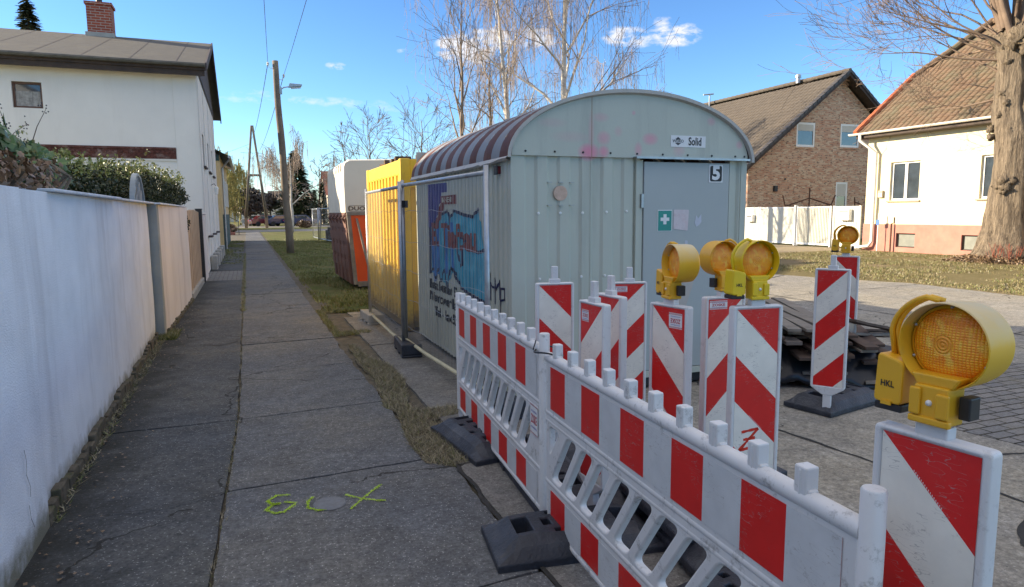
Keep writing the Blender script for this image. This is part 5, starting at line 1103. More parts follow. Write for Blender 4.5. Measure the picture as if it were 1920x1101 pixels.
FT = [(1.95, 3.30, 80, .0), (1.98, 2.80, 84, .115), (2.45, 2.9, 5, 0), (2.15, 2.40, -8, .03), (2.55, 3.25, 4, 0), (1.85, 2.05, 8, 0), (1.80, 1.62, 88, .0), (2.52, 4.15, -15, 0), (1.85, 3.92, -12, 0), (1.60, 3.5, 85, 0.0), (1.40, 1.0, 85, 0)]
FL = ['black base plate lying crosswise behind the barrier joint', 'upper black base plate below the beacon turned to the left', 'black base plate flat behind the front barrier', 'black base plate carrying the beacon marked with a red letter', 'black base plate below the beacon with the stick label and lamp', 'black base plate seen through the slots of the front barrier', 'black base plate lengthwise behind the front barrier', 'black base plate below the tall beacon beside the wagon panel', 'black base plate below the leftmost beacon', 'black base plate under the narrow edge-on beacon', 'black base plate under the beacon in the right foreground']
for (x, y, a, z), l_ in zip(FT, FL): foot(x, y, rad(a), z, l_)
foot(4.50, 4.15, rad(12), 0, 'black base plate carrying the unlit beacon at the plank pile'); foot(5.25, 4.65, rad(-25), 0, 'black base plate behind the plank pile beacon'); foot(5.62, 5.0, rad(40), 0, 'black base plate under the farthest lamp beacon')

def beacon(x, y, ang, ztop, kind, label, lamp=None, dz=0):
    t = empty('warning_beacon', (x, y, ztop-1.15), rad(ang)); tag(t, label, 'beacon', 'red and white warning beacons')
    S = M_strA if kind == 'A' else M_strB
    oc = rounded([(-.125, .215), (-.125, 1.15), (.125, 1.15), (.125, .215), (.035, .155), (-.035, .155)], .014, 4)
    inn = rounded([(-.107, .225), (-.107, 1.137), (.107, 1.137), (.107, .225)], .006, 2)
    vs, fs = outline_mesh(oc, [inn], .0225, .006); mb = MB(); mb.add([(a, c, b) for a, b, c in vs], fs); mb.box(-.11, .11, -.0165, .0165, .222, 1.14)
    mb.build('board', M_wp2, t, smooth=True, auto=50)
    for s_ in (-1, 1):
        mb = MB(); y0 = s_*.0170; mb.box(-.105, .105, min(y0, y0+s_*.0012), max(y0, y0+s_*.0012), .228, 1.135); mb.build('striped_sheet', S, t)
    mb = MB(); mb.box(-.035, .035, -.018, .018, 1.148, 1.175); mb.box(-.020, .020, -.014, .014, 1.17, 1.255); mb.build('top_stub', M_wp2, t, bevel=.004)
    mb = MB(); mb.box(-.03, .03, -.02, .02, .03, .165); mb.build('foot_stub', M_wp2, t, bevel=.004)
    if lamp: make_lamp(t, **lamp)
    return t
def make_lamp(par, yel=None, hood=None, mirror=1, label=None, turn=0, handle=True, box=True, text='HKL'):
    """round warning lamp on the beacon stub; front looks along local -Y"""
    Y = yel or M_yel; Hd = hood or M_hood; LZ = 1.348; sx = mirror
    t = empty('warning_lamp', par.location, par.rotation_euler[2]+turn); tag(t, label, 'warning lamp', 'yellow warning lamps on the beacons')
    rt = lambda r, d, n=48: None
    mb = MB(); fn = lambda a, b, d: (a*.92+.008*sx, d+.04, LZ+b*.92)
    HY_ = .04; mb.lathe([(.0985, -.050), (.1, -.054), (.1025, -.052), (.1005, .03), (.098, .05), (.094, .052), (.0945, .0), (.0945, -.02), (.097, -.046), (.0985, -.050)], 64, fn); mb.build('hood', Hd, t, smooth=True, auto=45)
    mb = MB(); mb.lathe([(.0935, -.016), (.086, -.024), (.086, -.012)], 64, fn); mb.lathe([(.094, .05), (.085, .062), (.05, .07), (.0, .072)], 48, fn); mb.build('housing', Y, t, smooth=True, auto=45)
    mb = MB(); mb.lathe([(.087, -.016), (.080, -.024), (.06, -.030), (.035, -.034), (.0, -.036)], 64, fn); mb.build('lens', M_lens, t, smooth=True)
    for a in (205, 155, 270, 335, 25, 90):
        mb = MB(); cx, cz = .0823*math.cos(rad(a)), .0823*math.sin(rad(a)); mb.lathe([(0, -.0265), (.003, -.0255), (.0038, -.0215)], 8, lambda p, q, d: (cx+.008*sx+p, d+.04, LZ+cz+q)); mb.build('screw', M_galv, t, smooth=True)
    # bracket clasping the stub
    mb = MB(); mb.box(-.036, .036, -.028, .036, 1.178, 1.262); mb.prism([(-.036, 1.26), (.04, 1.26), (.055, 1.285), (-.05, 1.285)], lambda u, v, d: (u, d, v), -.02, .036)
    mb.box(-.042, -.018, -.036, -.028, 1.196, 1.256); mb.box(.014, .042, -.036, -.028, 1.196, 1.25); mb.box(-.044, .044, -.034, -.02, 1.178, 1.194); mb.build('bracket', Y, t, bevel=.004)
    mb = MB(); mb.lathe([(.0, -.033), (.006, -.032), (.007, -.028)], 10, lambda p, q, d: (-.002+p, d, 1.225+q)); mb.build('bracket_bolt', M_wframe, t, smooth=True)
    if box:
        x0, x1 = (-.134, -.068) if sx > 0 else (.068, .134)
        mb = MB(); mb.prism(rounded([(x0, 1.20), (x1, 1.20), (x1, 1.30), (x0+.006*sx, 1.315)], .012, 4), lambda u, v, d: (u, d, v), -.02, .055); o = mb.build('battery_box', Y, t, bevel=.005)
        mb = MB(); mb.box(x0+.001, x1-.001, -.016, .051, 1.182, 1.1995); mb.build('black_base', M_black, o, bevel=.003)
        mb = MB(); mb.box((x0+x1)/2-.012, (x0+x1)/2+.012, -.024, -.0205, 1.197, 1.206); mb.build('catch', Y, o)
        mb = MB(); add_text(mb, text, .020, lambda a, b: ((x0+x1)/2+a, -.0215, 1.245+b), bold=.02, wx=.85); mb.build('lettering', M_blk, o)
        mb = MB(); ps_ = [((x0+x1)/2-.004*sx, .02, 1.30)]+[(-(.116)*math.cos(rad(a))*sx, .02, LZ+.008+.098*math.sin(rad(a))) for a in range(4, 76, 8)]+[(-.02*sx, .03, LZ+.092)]
        for dx in (-.004, .004): mb.tube([(p[0]+dx, p[1]+dx, p[2]) for p in ps_], .006, 8)
        if handle: mb.build('carry_handle', Y, t, smooth=True)
    mb = MB(); bx = .042*sx; mb.box(min(bx, bx+.024*sx), max(bx, bx+.024*sx), .002, .040, 1.196, 1.245); mb.build('key_block', M_black, t, bevel=.003)
    return t
b_i = beacon(1.37, .995, -83, 1.112, 'A', 'warning beacon in the right foreground, largest of all, with yellow lamp', lamp=dict(label='yellow warning lamp with bleached hood, nearest and largest, in the right foreground'))
b_d = beacon(1.905, 2.765, -79, 1.15, 'A', 'dirty beacon with upside down sticker, its lamp turned left, in the middle of the group', lamp=dict(label='yellow warning lamp with bleached hood turned to the left in front of the grey door', turn=rad(-18)))
b_f = beacon(2.125, 2.425, -8, 1.175, 'A', 'beacon with a red hand painted letter near the bottom and green yellow lamp', lamp=dict(yel=M_yel2, hood=M_yel2, label='greenish yellow warning lamp on the beacon with the painted red letter'))
b_e = beacon(2.345, 2.925, -2, 1.15, 'B', 'beacon half hidden behind the one with the painted letter', lamp=dict(hood=M_yel, mirror=-1, label='orange yellow warning lamp half hidden behind the greenish yellow one'))
b_g = beacon(4.185, 3.945, -56, 1.15, 'B', 'beacon without a lamp standing alone before the plank pile')
b_h = beacon(5.48, 5.02, -55, 1.15, 'A', 'farthest beacon, behind the plank pile, with small looking lamp', lamp=dict(hood=M_yel, label='farthest yellow warning lamp, above the plank pile'))
b_a = beacon(1.82, 3.93, -10, 1.15, 'A', 'leftmost beacon without a lamp, close to the corrugated wagon wall')
b_b = beacon(2.53, 4.19, -17, 1.10, 'B', 'lampless beacon with owner sticker at its top left, beside the wagon door')
b_c = beacon(1.605, 2.99, -88, 1.15, 'B', 'narrow looking beacon seen almost edge-on, front one of two')
b_c2 = beacon(1.83, 3.22, -86, 1.15, 'B', 'narrow beacon seen almost edge-on behind the other one')
sticker(b_b, lambda u, v, d: (-.062+u, -.0186-d, 1.10+v), .085, .042); sticker(b_d, lambda u, v, d: (.048+u, -.0186-d, 1.075+v), .085, .075, flip=True); sticker(b_e, lambda u, v, d: (-.045+u, -.0186-d, 1.105+v), .11, .045); sticker(b_c, lambda u, v, d: (-.06+u, -.0186-d, 1.075+v), .07, .06)
mb = MB()
for a, b in (((-.065, .568), (.02, .580)), ((.02, .580), (-.075, .483)), ((-.075, .483), (.01, .496)), ((-.055, .531), (.005, .538))):
    a, b = Vector(a), Vector(b); d = (b-a).normalized(); n_ = Vector((-d.y, d.x))*.0065; K = 8; vs = []
    for k in range(K+1): p = a.lerp(b, k/K); j = R.uniform(.7, 1.25); vs += [(p.x+n_.x*j, -.0188, p.y+n_.y*j), (p.x-n_.x*j, -.0188, p.y-n_.y*j)]
    mb.add(vs, [(2*i, 2*i+1, 2*i+3, 2*i+2) for i in range(K)])
mb.build('painted_letter', mat('red_marker', (.62, .03, .01), .6, var=.3, vs=40), b_f)
def edge_print(b, sgn):      # tiny maker's print along the stripe edge
    for k0 in (0, 1):
        mb = MB()
        for k in range(16):
            x = -.105+.07+k*.0042 if sgn > 0 else -.03+k*.0042
            zz_ = 1.135-.21-.42*k0+(x+.105) if sgn > 0 else 1.135-.21-.42*k0+(.105-x)
            if zz_ < .3: continue
            mb.add([(x, -.01865, zz_+.002), (x+.0016, -.01865, zz_+.002+.0018*sgn), (x+.0016, -.01865, zz_+.0055), (x, -.01865, zz_+.005)], [(0, 1, 2, 3)])
        if mb.v: mb.build('fine_print', M_white, b)
for b, s_ in ((b_i, -1), (b_f, -1), (b_a, -1), (b_b, 1), (b_g, 1), (b_d, -1), (b_e, 1)): edge_print(b, s_)
mb = MB(); mb.tube([(1.355+.06*math.cos(a), 3.0+.11*math.sin(a), .915+.01*math.sin(a*2)) for a in [2*math.pi*k/20 for k in range(21)]], .0045, 6); mb.tube([(1.30, 3.06, .92), (1.345, 3.13, .95), (1.35, 3.15, .94)], .0035, 5)
tag(mb.build('tie_strap', M_black, smooth=True), 'dark strap looped round the pegs where the two barriers meet', 'strap')

# ================================================================ PLANK PILE
# every plank that can be told apart is one object
pk = 0; pm = [M_pile1, M_pile2, M_pile2, M_oldwood]
def plank(cx, cy, z, L_, w_, th, a, b=0, c=0, m_=None):
    global pk
    mb = MB(); n = 5; vs = []
    for k in range(n+1):
        x = -L_/2+L_*k/n; bz = .006*math.sin(k*1.3+pk); vs += [(x, -w_/2, bz), (x, w_/2, bz), (x, w_/2, th+bz), (x, -w_/2, th+bz)]
    mb.add(vs, [(4*i+j, 4*i+(j+1) % 4, 4*i+4+(j+1) % 4, 4*i+4+j) for i in range(n) for j in range(4)]+[(0, 1, 2, 3), (4*n+3, 4*n+2, 4*n+1, 4*n)])
    o = mb.build('plank', m_ or R.choice(pm), bevel=.003); o.location = (cx, cy, z); o.rotation_euler = (b, c, a); o['category'] = 'plank'; o['group'] = 'old planks in the pile'; pk += 1; return o
ang = rad(62); ux_ = Vector((math.cos(ang), math.sin(ang))); vx_ = Vector((math.sin(ang), -math.cos(ang)))
base = Vector((5.45, 5.55)); lay = 0
for lz in range(8):
    z = .05+lz*.058; nr = 9-(lz//2 if lz > 6 else 0)
    for k in range(nr):
        if R.random() < .08 and lz > 2: continue
        off = -.66+k*.155+R.uniform(-.04, .04); push = R.uniform(-.16, .16)+.05*(off > .3)
        c_ = base+vx_*off+ux_*push; slump = max(0, off-.1)*.5; zz_ = z*(1-slump*.55)
        o = plank(c_.x, c_.y, zz_, R.uniform(1.9, 2.5), R.uniform(.11, .15), R.uniform(.022, .032), ang+R.uniform(-.10, .10)-(.2 if off > .35 and R.random() < .4 else 0), b=-slump*.35+R.uniform(-.03, .03), c=R.uniform(-.015, .015))
        lvl = 'lowest' if lz < 3 else ('middle' if lz < 7 else 'upper'); sd_ = 'left' if k < 3 else ('central' if k < 6 else 'right slumped')
        o['label'] = f'{"greyish" if o.active_material in (M_pile1, M_oldwood) else "dark brown"} weathered plank in the {lvl} layers, {sd_} side of the pile'
for k in range(9):
    o = plank(5.75+R.uniform(-.1, .45), 5.05+R.uniform(-.2, .5), .16+k*.03, R.uniform(1.2, 1.9), .13, .026, rad(30)+R.uniform(-.45, .3), b=R.uniform(-.2, .1), c=R.uniform(.1, .3)); o['label'] = 'loose weathered plank sliding off the right end of the pile'
for k in range(5):
    o = plank(4.95+k*.13, 5.75+k*-.06, .505+.01*(k % 2), 2.3, .12, .028, ang+R.uniform(-.06, .06), m_=M_oldwood); o['label'] = 'pale grey plank on the very top of the pile'
mb = MB(); K1, K2 = 30, 16; vs = []
for i in range(K1+1):
    for j in range(K2+1):
        u = -.75+1.75*i/K1; v = -1.12+.55*j/K2; q = base+vx_*u+ux_*(v-.08); h_ = .32*(1-max(0, u)*.35)-.28*max(0, (.25-(v+1.12))/.25)**1.3
        vs.append((q.x, q.y, max(.012, h_+noise.noise(Vector((u*6, v*6, 4)))*.07)))
mb.add(vs, [(i*(K2+1)+j, (i+1)*(K2+1)+j, (i+1)*(K2+1)+j+1, i*(K2+1)+j+1) for i in range(K1) for j in range(K2)])
o = mb.build('tarpaulin', mat('black_sheeting', (.012, .013, .016), .35, var=.3, vs=6), smooth=True); s2 = o.modifiers.new('s', 'SOLIDIFY'); s2.thickness = .004
tag(o, 'crumpled black plastic sheet drawn over the low part of the plank pile', 'tarpaulin')

# ================================================================ RIGHT SIDE HOUSES
t = empty('brick_house', (29.6, 40, 0)); tag(t, 'mottled brick house with steep brown tiled roof behind the white gates', 'house')
GX, GY, PZ = 29.63, 28.0, 8.75
sl = .775; EX = 5.9
mb = MB(); eh = PZ-EX*sl-.35
holes = [(26.75-(GX-EX), 28.0-(GX-EX), 4.87, 6.12), (29.75-(GX-EX), 31.1-(GX-EX), 4.92, 6.15), (29.6-(GX-EX), 30.45-(GX-EX), 1.55, 3.08)]
wall_with_holes(mb, (GX-EX, GY, 0), (1, 0, 0), (0, -1, 0), 2*EX, eh, [h for h in holes if h[3] < eh], .12)
# gable field above the eaves, cut round the two upper windows
def gab(x): return PZ-.32-abs(x-GX)*sl
xs_ = sorted({GX-EX, 26.75, 28.0, 29.63, 29.75, 31.1, GX+EX})
for a, b in zip(xs_, xs_[1:]):
    c = (a+b)/2; z0 = eh
    if 26.75 <= c <= 28.0 or 29.75 <= c <= 31.1:
        w0, w1 = (4.87, 6.12) if c < 29 else (4.92, 6.15)
        mb.add([(a, GY, z0), (b, GY, z0), (b, GY, w0), (a, GY, w0)], [(0, 1, 2, 3)]); mb.add([(a, GY, w1), (b, GY, w1), (b, GY, gab(b)), (a, GY, gab(a))], [(0, 1, 2, 3)])
        for (p, q, r_, s_) in ((a, w0, b, w0), (b, w0, b, w1), (b, w1, a, w1), (a, w1, a, w0)): mb.add([(p, GY, q), (r_, GY, s_), (r_, GY+.12, s_), (p, GY+.12, q)], [(0, 1, 2, 3)])
        mb.add([(a, GY+.12, w0), (b, GY+.12, w0), (b, GY+.12, w1), (a, GY+.12, w1)], [(0, 1, 2, 3)])
    else: mb.add([(a, GY, z0), (b, GY, z0), (b, GY, gab(b)), (a, GY, gab(a))], [(0, 1, 2, 3)])
mb.add([(GX-EX, GY, 0), (GX-EX, 50, 0), (GX-EX, 50, eh), (GX-EX, GY, eh)], [(0, 1, 2, 3)]); P(mb, 'walls', M_brick, t)
for (x, z, w_, h_, bl) in ((26.75, 4.87, 1.25, 1.25, .32), (29.75, 4.92, 1.35, 1.23, .32), (29.6, 1.55, .85, 1.53, .65)): window_fr(t, (x, GY, z), (1, 0, 0), w_, h_, M_wframe, depth=.07, fw=.11, blind=bl, nrm=(0, -1, 0))
mb = MB()
for x, z, w_ in ((26.75, 4.87, 1.25), (29.75, 4.92, 1.35)): mb.box(x-.05, x+w_+.05, GY-.04, GY-.002, z-.1, z-.005)
P(mb, 'window_sill', M_brick, t)
def corrroof(par, name, P0, U, V, Lu, Lv, m_, pitch=.30, amp=.03, course=.34, poly=None, nu=6, lift=.018):
    """tiled roof slope: waves along U, overlapping courses up V"""
    P0, U, V = Vector(P0), Vector(U).normalized(), Vector(V).normalized(); nn = U.cross(V).normalized()
    if nn.z < 0: nn = -nn
    mb = MB(); nc = int(Lv/course); nU = int(Lu/pitch)*nu
    for c in range(nc):
        v0, v1 = c*course, min(Lv, (c+1)*course+.03)
        u0, u1 = 0, Lu
        if poly: u0, u1 = poly((v0+v1)/2/Lv)
        a = int(u0/pitch*nu); b = int(u1/pitch*nu); vs = []
        for i in range(a, b+1):
            u = i*pitch/nu; f = (i % nu)/nu; w_ = amp*(abs(math.sin(math.pi*f))**.45)
            j = noise.noise(Vector((int(u/pitch)*3.1, c*1.7, 2)))*.003
            for v, l_ in ((v0, lift+j), (v1, 0)): vs.append(P0+U*u+V*v+nn*(w_+l_))
            vs.append(P0+U*u+V*v0+nn*(w_-.02+j))
        k = b-a
        mb.add(vs, [(3*i, 3*i+3, 3*i+4, 3*i+1) for i in range(k)]+[(3*i+2, 3*i+5, 3*i+3, 3*i) for i in range(k)])
    o = mb.build(name, m_, par); o.location = -par.location; return o
sv_ = (1, 0, sl)
corrroof(t, 'roof', (GX-EX-.6, GY-.5, PZ-(EX+.6)*sl-.02), (0, 1, 0), sv_, 21, math.hypot(EX+.6, (EX+.6)*sl), M_tile_br, pitch=.30, course=.36)
mb = MB()
for s_ in (-1, 1):
    x1 = GX+s_*(EX+.6); z1 = PZ-(EX+.6)*sl
    mb.add([(GX, GY-.55, PZ+.05), (x1, GY-.55, z1+.05), (x1, GY-.55, z1-.22), (GX, GY-.55, PZ-.22), (GX, GY-.48, PZ+.05), (x1, GY-.48, z1+.05), (x1, GY-.48, z1-.22), (GX, GY-.48, PZ-.22)], [(0,1,2,3),(4,5,6,7),(0,1,5,4),(2,3,7,6),(1,2,6,5)])
P(mb, 'barge_board', M_darkwood, t)
mb = MB()
for s_ in (-1, 1):
    x1 = GX+s_*(EX+.6); z1 = PZ-(EX+.6)*sl; mb.add([(GX, GY-.48, PZ-.14), (x1, GY-.48, z1-.14), (x1, GY+.0, z1-.14), (GX, GY+.0, PZ-.14)], [(0, 1, 2, 3)])
mb.add([(GX, GY-.5, PZ), (GX+EX+.6, GY-.5, PZ-(EX+.6)*sl), (GX+EX+.6, 49, PZ-(EX+.6)*sl), (GX, 49, PZ)], [(0, 1, 2, 3)]); P(mb, 'soffit', M_darkwood, t)
mb = MB()
for s_ in (-1, 1):
    for k in range(24):
        f0, f1 = k/24, (k+1.12)/24; xa, xb = GX+s_*(EX+.6)*f0, GX+s_*(EX+.6)*f1; za, zb = PZ-(EX+.6)*sl*f0, PZ-(EX+.6)*sl*f1
        mb.add([(xa, GY-.60, za+.10), (xb, GY-.60, zb+.13), (xb, GY-.30, zb+.13), (xa, GY-.30, za+.10), (xa, GY-.60, za-.06), (xb, GY-.60, zb-.05)], [(0, 1, 2, 3), (0, 1, 5, 4)])
P(mb, 'verge_tiles', M_tile_dk, t)
mb = MB(); 
for k in range(50): mb.tube([(GX, GY-.55+k*.42, PZ+.05), (GX, GY-.10+k*.42, PZ+.07)], .11, 8)
P(mb, 'ridge_tiles', M_tile_br, t)
mb = MB(); mb.tube([(GX-.25, 30.8, 8.7), (GX-.25, 30.8, 9.05)], .13, 12); mb.lathe([(.17, 0), (.16, .12), (.06, .2)], 12, lambda a, b, d: (GX-.25+a, 30.8+b, 9.0+d)); P(mb, 'vent_cowl', M_galv, t)
mb = MB(); mb.tube([(GX-.4, 38.5, 8.3), (GX-.4, 38.5, 9.35)], .05, 6); mb.tube([(GX-.9, 38.5, 9.25), (GX-.1, 38.5, 9.35)], .05, 6); P(mb, 'aerial', M_galv, t)
mb = MB(); mb.box(25.35, 25.55, GY-.12, GY, 2.55, 2.85); mb.box(26.05, 26.13, GY-.06, GY, 3.15, 3.23); P(mb, 'outdoor_lamp', M_black, t)

# white gates
def gate(y0, y1, label, slats, closed=False, group='white metal gates'):
    t = empty('white_gate', (23.3, y0, 0)); tag(t, label, 'gate', group)
    mb = MB(); mb.box(23.27, 23.33, y0, y0+.07, 0, 1.76); mb.box(23.27, 23.33, y1-.07, y1, 0, 1.76); mb.box(23.272, 23.328, y0+.07, y1-.07, 1.68, 1.74); mb.box(23.272, 23.328, y0+.07, y1-.07, .06, .14); P(mb, 'gate_frame', M_wframe, t)
    mb = MB(); y = y0+.1; gp = .085
    while y < y1-.12:
        if closed: mb.box(23.285, 23.31, y, y+.06, .14, 1.68)
        else: mb.box(23.28, 23.32, y, y+.035, .14, 1.68)
        y += gp
    if closed: mb.box(23.312, 23.316, y0+.07, y1-.07, .14, 1.68)
    P(mb, 'slats', mat('white_gate_paint', (.70, .69, .60), .5, var=.06), t); return t
g1 = gate(24.25, 26.55, 'left white gate leaf with closed vertical slats before the brick house', 1, True); gate(26.6, 28.0, 'narrow white gate door with letter box beside the site wagon', 1, True); gate(22.2, 24.15, 'open slatted white gate leaf in the middle of the gates', 1); gate(20.7, 22.1, 'narrow white gate with letter box next to the cream house', 1, True)
mb = MB(); mb.box(23.2, 23.34, 24.16, 24.24, 0, 1.82); tag(mb.build('gate_post', M_wframe), 'white square post between the two big gate leaves', 'post')
for y0, y1, z0, z1, lb in ((26.85, 27.3, 1.05, 1.38, 'small white letter box on the left narrow gate'), (21.1, 21.65, 1.16, 1.62, 'larger white letter box on the gate beside the cream house')):
    t = empty('letter_box', (23.1, (y0+y1)/2, z0)); tag(t, lb, 'letter box'); mb = MB(); mb.box(23.08, 23.26, y0, y1, z0, z1); P(mb, 'box_body', M_wframe, t, bevel=.015)
    mb = MB(); mb.box(23.072, 23.079, y0+.05, y1-.05, z1-.1, z1-.06); P(mb, 'slot', M_black, t)
t = empty('iron_trellis', (26, 27, 0)); tag(t, 'rusty iron rods fanned above the white gates', 'trellis')
mb = MB()
for pts in ([(27.0, 27.2, 0), (27.0, 27.2, 2.72)], [(25.6, 27.2, 1.3), (25.25, 27.2, 2.35)], [(28.2, 27.2, 1.3), (28.75, 27.2, 2.35)], [(25.5, 27.2, 1.8), (27.0, 27.2, 2.2), (28.45, 27.2, 1.85)], [(30.2, 27.2, 1.2), (30.1, 27.2, 2.25)], [(30.1, 27.2, 2.0), (30.5, 27.2, 1.9)]): mb.tube(pts, .035, 6)
P(mb, 'rods', M_iron, t)

# cream house
CXF, CYF = 23.0, 20.25
t = empty('cream_house', (26, 12, 0)); tag(t, 'cream rendered single storey house with red plinth and old clay tile roof', 'house')
hs = [(20.25-19.19, 20.25-17.97, 1.93, 3.37), (20.25-15.75, 20.25-14.45, 1.93, 3.37), (20.25-11.5, 20.25-10.2, 1.93, 3.37)]
mb = MB(); wall_with_holes(mb, (CXF, CYF, 1.03), (0, -1, 0), (-1, 0, 0), 16, 4.45-1.03, [(a, b, c-1.03, d-1.03) for a, b, c, d in hs], .16)
mb.add([(CXF, CYF, 0), (31, CYF, 0), (33.4, CYF, 4.4), (29, CYF, 8.5), (25.4, CYF, 6.4), (CXF, CYF, 4.45)], [(0, 1, 2, 3, 4, 5)]); P(mb, 'walls', M_cream, t)
hb = [(20.25-18.75, 20.25-17.95, .17, .70), (20.25-16.2, 20.25-15.3, .17, .70)]
mb = MB(); wall_with_holes(mb, (CXF-.03, CYF+.03, -.03), (0, -1, 0), (-1, 0, 0), 16, 1.06, [(a, b, c+.03, d+.03) for a, b, c, d in hb], .14); mb.box(CXF-.03, CXF+.1, CYF-16, CYF+.03, 1.03, 1.035); P(mb, 'plinth', M_plinth, t)
for a, b, c, d in hs:
    win = window_fr(t, (CXF, CYF-a, c), (0, -1, 0), b-a, d-c, M_wframe, depth=.14, fw=.07, mull=2, nrm=(-1, 0, 0), sill=mat('sandstone_sill', (.42, .36, .25), .9, var=.15, vs=8), glassm=None)
    mb = MB(); z = c+.12
    k = 0
    while z < d-.12:
        if k % 2 == 0: mb.box(CXF+.1335, CXF+.138, CYF-b+.1, CYF-a-.1, z, z+.06)
        z += .062; k += 1
    o = mb.build('blind', mat('roller_blind', (.50, .50, .45), .7), win); o.location = -Vector((CXF, CYF-a, c))
for a, b, c, d in hb: window_fr(t, (CXF-.03, CYF+.03-a, c), (0, -1, 0), b-a, d-c, M_darkwood, depth=.12, fw=.04, nrm=(-1, 0, 0), glassm=mat('dusty_pane', (.22, .23, .20), .35, var=.15, vs=5)).name = 'basement_window'
EZ = 4.52; sC = .791; LvC = math.hypot(5.6, 5.6*sC)
def hipend(f):      # half hip cuts the far (u=0) end of the slope above 40 %
    return (max(0, (f-.52))*5.2, 16.5)
corrroof(t, 'roof', (22.55, CYF+.22, EZ+.0), (0, -1, 0), (1, 0, sC), 16.5, LvC, M_tile_old, pitch=.24, amp=.05, course=.36, poly=hipend, nu=6)
mb = MB(); mb.add([(22.6, CYF+.2, EZ-.03), (22.6, 4, EZ-.03), (28.15, 4, EZ+4.36), (28.15, CYF-1.0, EZ+4.36), (25.5, CYF+.2, EZ+2.27)], [(0, 1, 2, 3, 4)]); mb.add([(28.15, CYF-1.0, EZ+4.38), (28.15, 4, EZ+4.38), (33.7, 4, EZ), (33.7, CYF+.2, EZ), (30.8, CYF+.2, EZ+2.27)], [(0, 1, 2, 3, 4)]); mb.add([(25.45, CYF+.24, EZ+2.25), (30.85, CYF+.24, EZ+2.25), (28.15, CYF-1.0, EZ+4.42)], [(0, 1, 2)]); P(mb, 'roof_underlay', M_tile_old, t)
mb = MB()
for k in range(11):
    f0, f1 = k/11, (k+1.1)/11; xa, xb = 22.5+2.98*f0, 22.5+2.98*f1; mb.tube([(xa, CYF+.2, EZ+.06+(xa-22.5)*sC), (xb, CYF+.2, EZ+.09+(xb-22.5)*sC)], .11, 8)
P(mb, 'verge_tiles', M_tile_new, t)
mb = MB()
for k in range(10):
    a, b = Vector((25.45, CYF+.22, EZ+2.36)), Vector((28.15, CYF-1.0, EZ+4.50)); mb.tube([a.lerp(b, k/10), a.lerp(b, (k+1.1)/10)+Vector((0, 0, .03))], .12, 8)
for k in range(36): y = CYF-1.0-k*.42; mb.tube([(28.15, y, EZ+4.48), (28.15, y-.45, EZ+4.50)], .12, 8)
P(mb, 'ridge_tiles', M_tile_old, t)
mb = MB(); mb.prism([(-.08*math.cos(a), -.08*math.sin(a)) for a in [math.pi*k/10 for k in range(11)]]+[(.07*math.cos(a), -.07*math.sin(a)) for a in [math.pi*k/10 for k in range(11)]], lambda u, v, d: (22.46+u, d, EZ+.03+v), 4, CYF+.45); P(mb, 'gutter', M_pwhite, t)
mb = MB(); mb.box(22.55, 22.60, 4, CYF+.2, EZ-.16, EZ-.02); mb.box(22.6, 23.0, 4, CYF+.2, EZ-.17, EZ-.15); P(mb, 'fascia', M_darkwood, t)
mb = MB(); mb.tube([(22.46, 20.2, EZ-.02), (22.46, 20.18, EZ-.25), (22.85, 19.75, EZ-.75), (22.85, 19.75, .35), (22.80, 19.85, .16), (22.6, 20.6, .06)], .062, 12); P(mb, 'downpipe', M_pwhite, t, smooth=True)
mb = MB(); mb.box(22.90, 22.99, 19.42, 19.62, 2.05, 2.32); o = P(mb, 'house_number_lamp', mat('sign_beige', (.40, .34, .24), .6), t, bevel=.01); mb = MB(); mb.box(22.893, 22.899, 19.44, 19.60, 2.08, 2.21); mb.build('number_panel', M_white, o)
mb = MB(); add_text(mb, '11', .12, lambda x, y: (22.888, 19.52-x, 2.145+y), bold=.04); mb.build('number', M_blk, o)
mb = MB(); mb.tube([(24.7, CYF+.25, 6.05), (25.35, CYF+.3, 6.35)], .09, 6); P(mb, 'roof_vent', M_galv, t)
mb = MB(); mb.tube([(27.2, 18.2, 8.0), (27.2, 18.2, 8.65)], .13, 10); mb.lathe([(.18, 0), (.02, .12)], 10, lambda a, b, d: (27.2+a, 18.2+b, 8.65+d)); P(mb, 'vent_pipe', M_iron, t)
mb = MB(); mb.tube([(22.7, 19.35, 0), (22.7, 19.35, 1.45)], .022, 8); o = mb.build('marker_post', M_wframe); tag(o, 'thin pale marker rod with small blue plate in front of the red plinth', 'marker post')
mb = MB(); mb.box(22.66, 22.675, 19.28, 19.42, 1.0, 1.2); mb.build('plate', mat('blue_plate', (.06, .16, .42), .5), o)
mb = MB(); mb.tube([(22.85, 18.9, 0), (22.85, 18.9, 1.05)], .03, 8); mb.tube([(22.85, 18.9, 1.05), (22.98, 18.9, 1.08), (22.98, 18.9, 1.3)], .02, 6); tag(mb.build('standpipe', M_iron), 'short rusty pipe against the red plinth of the cream house', 'pipe')

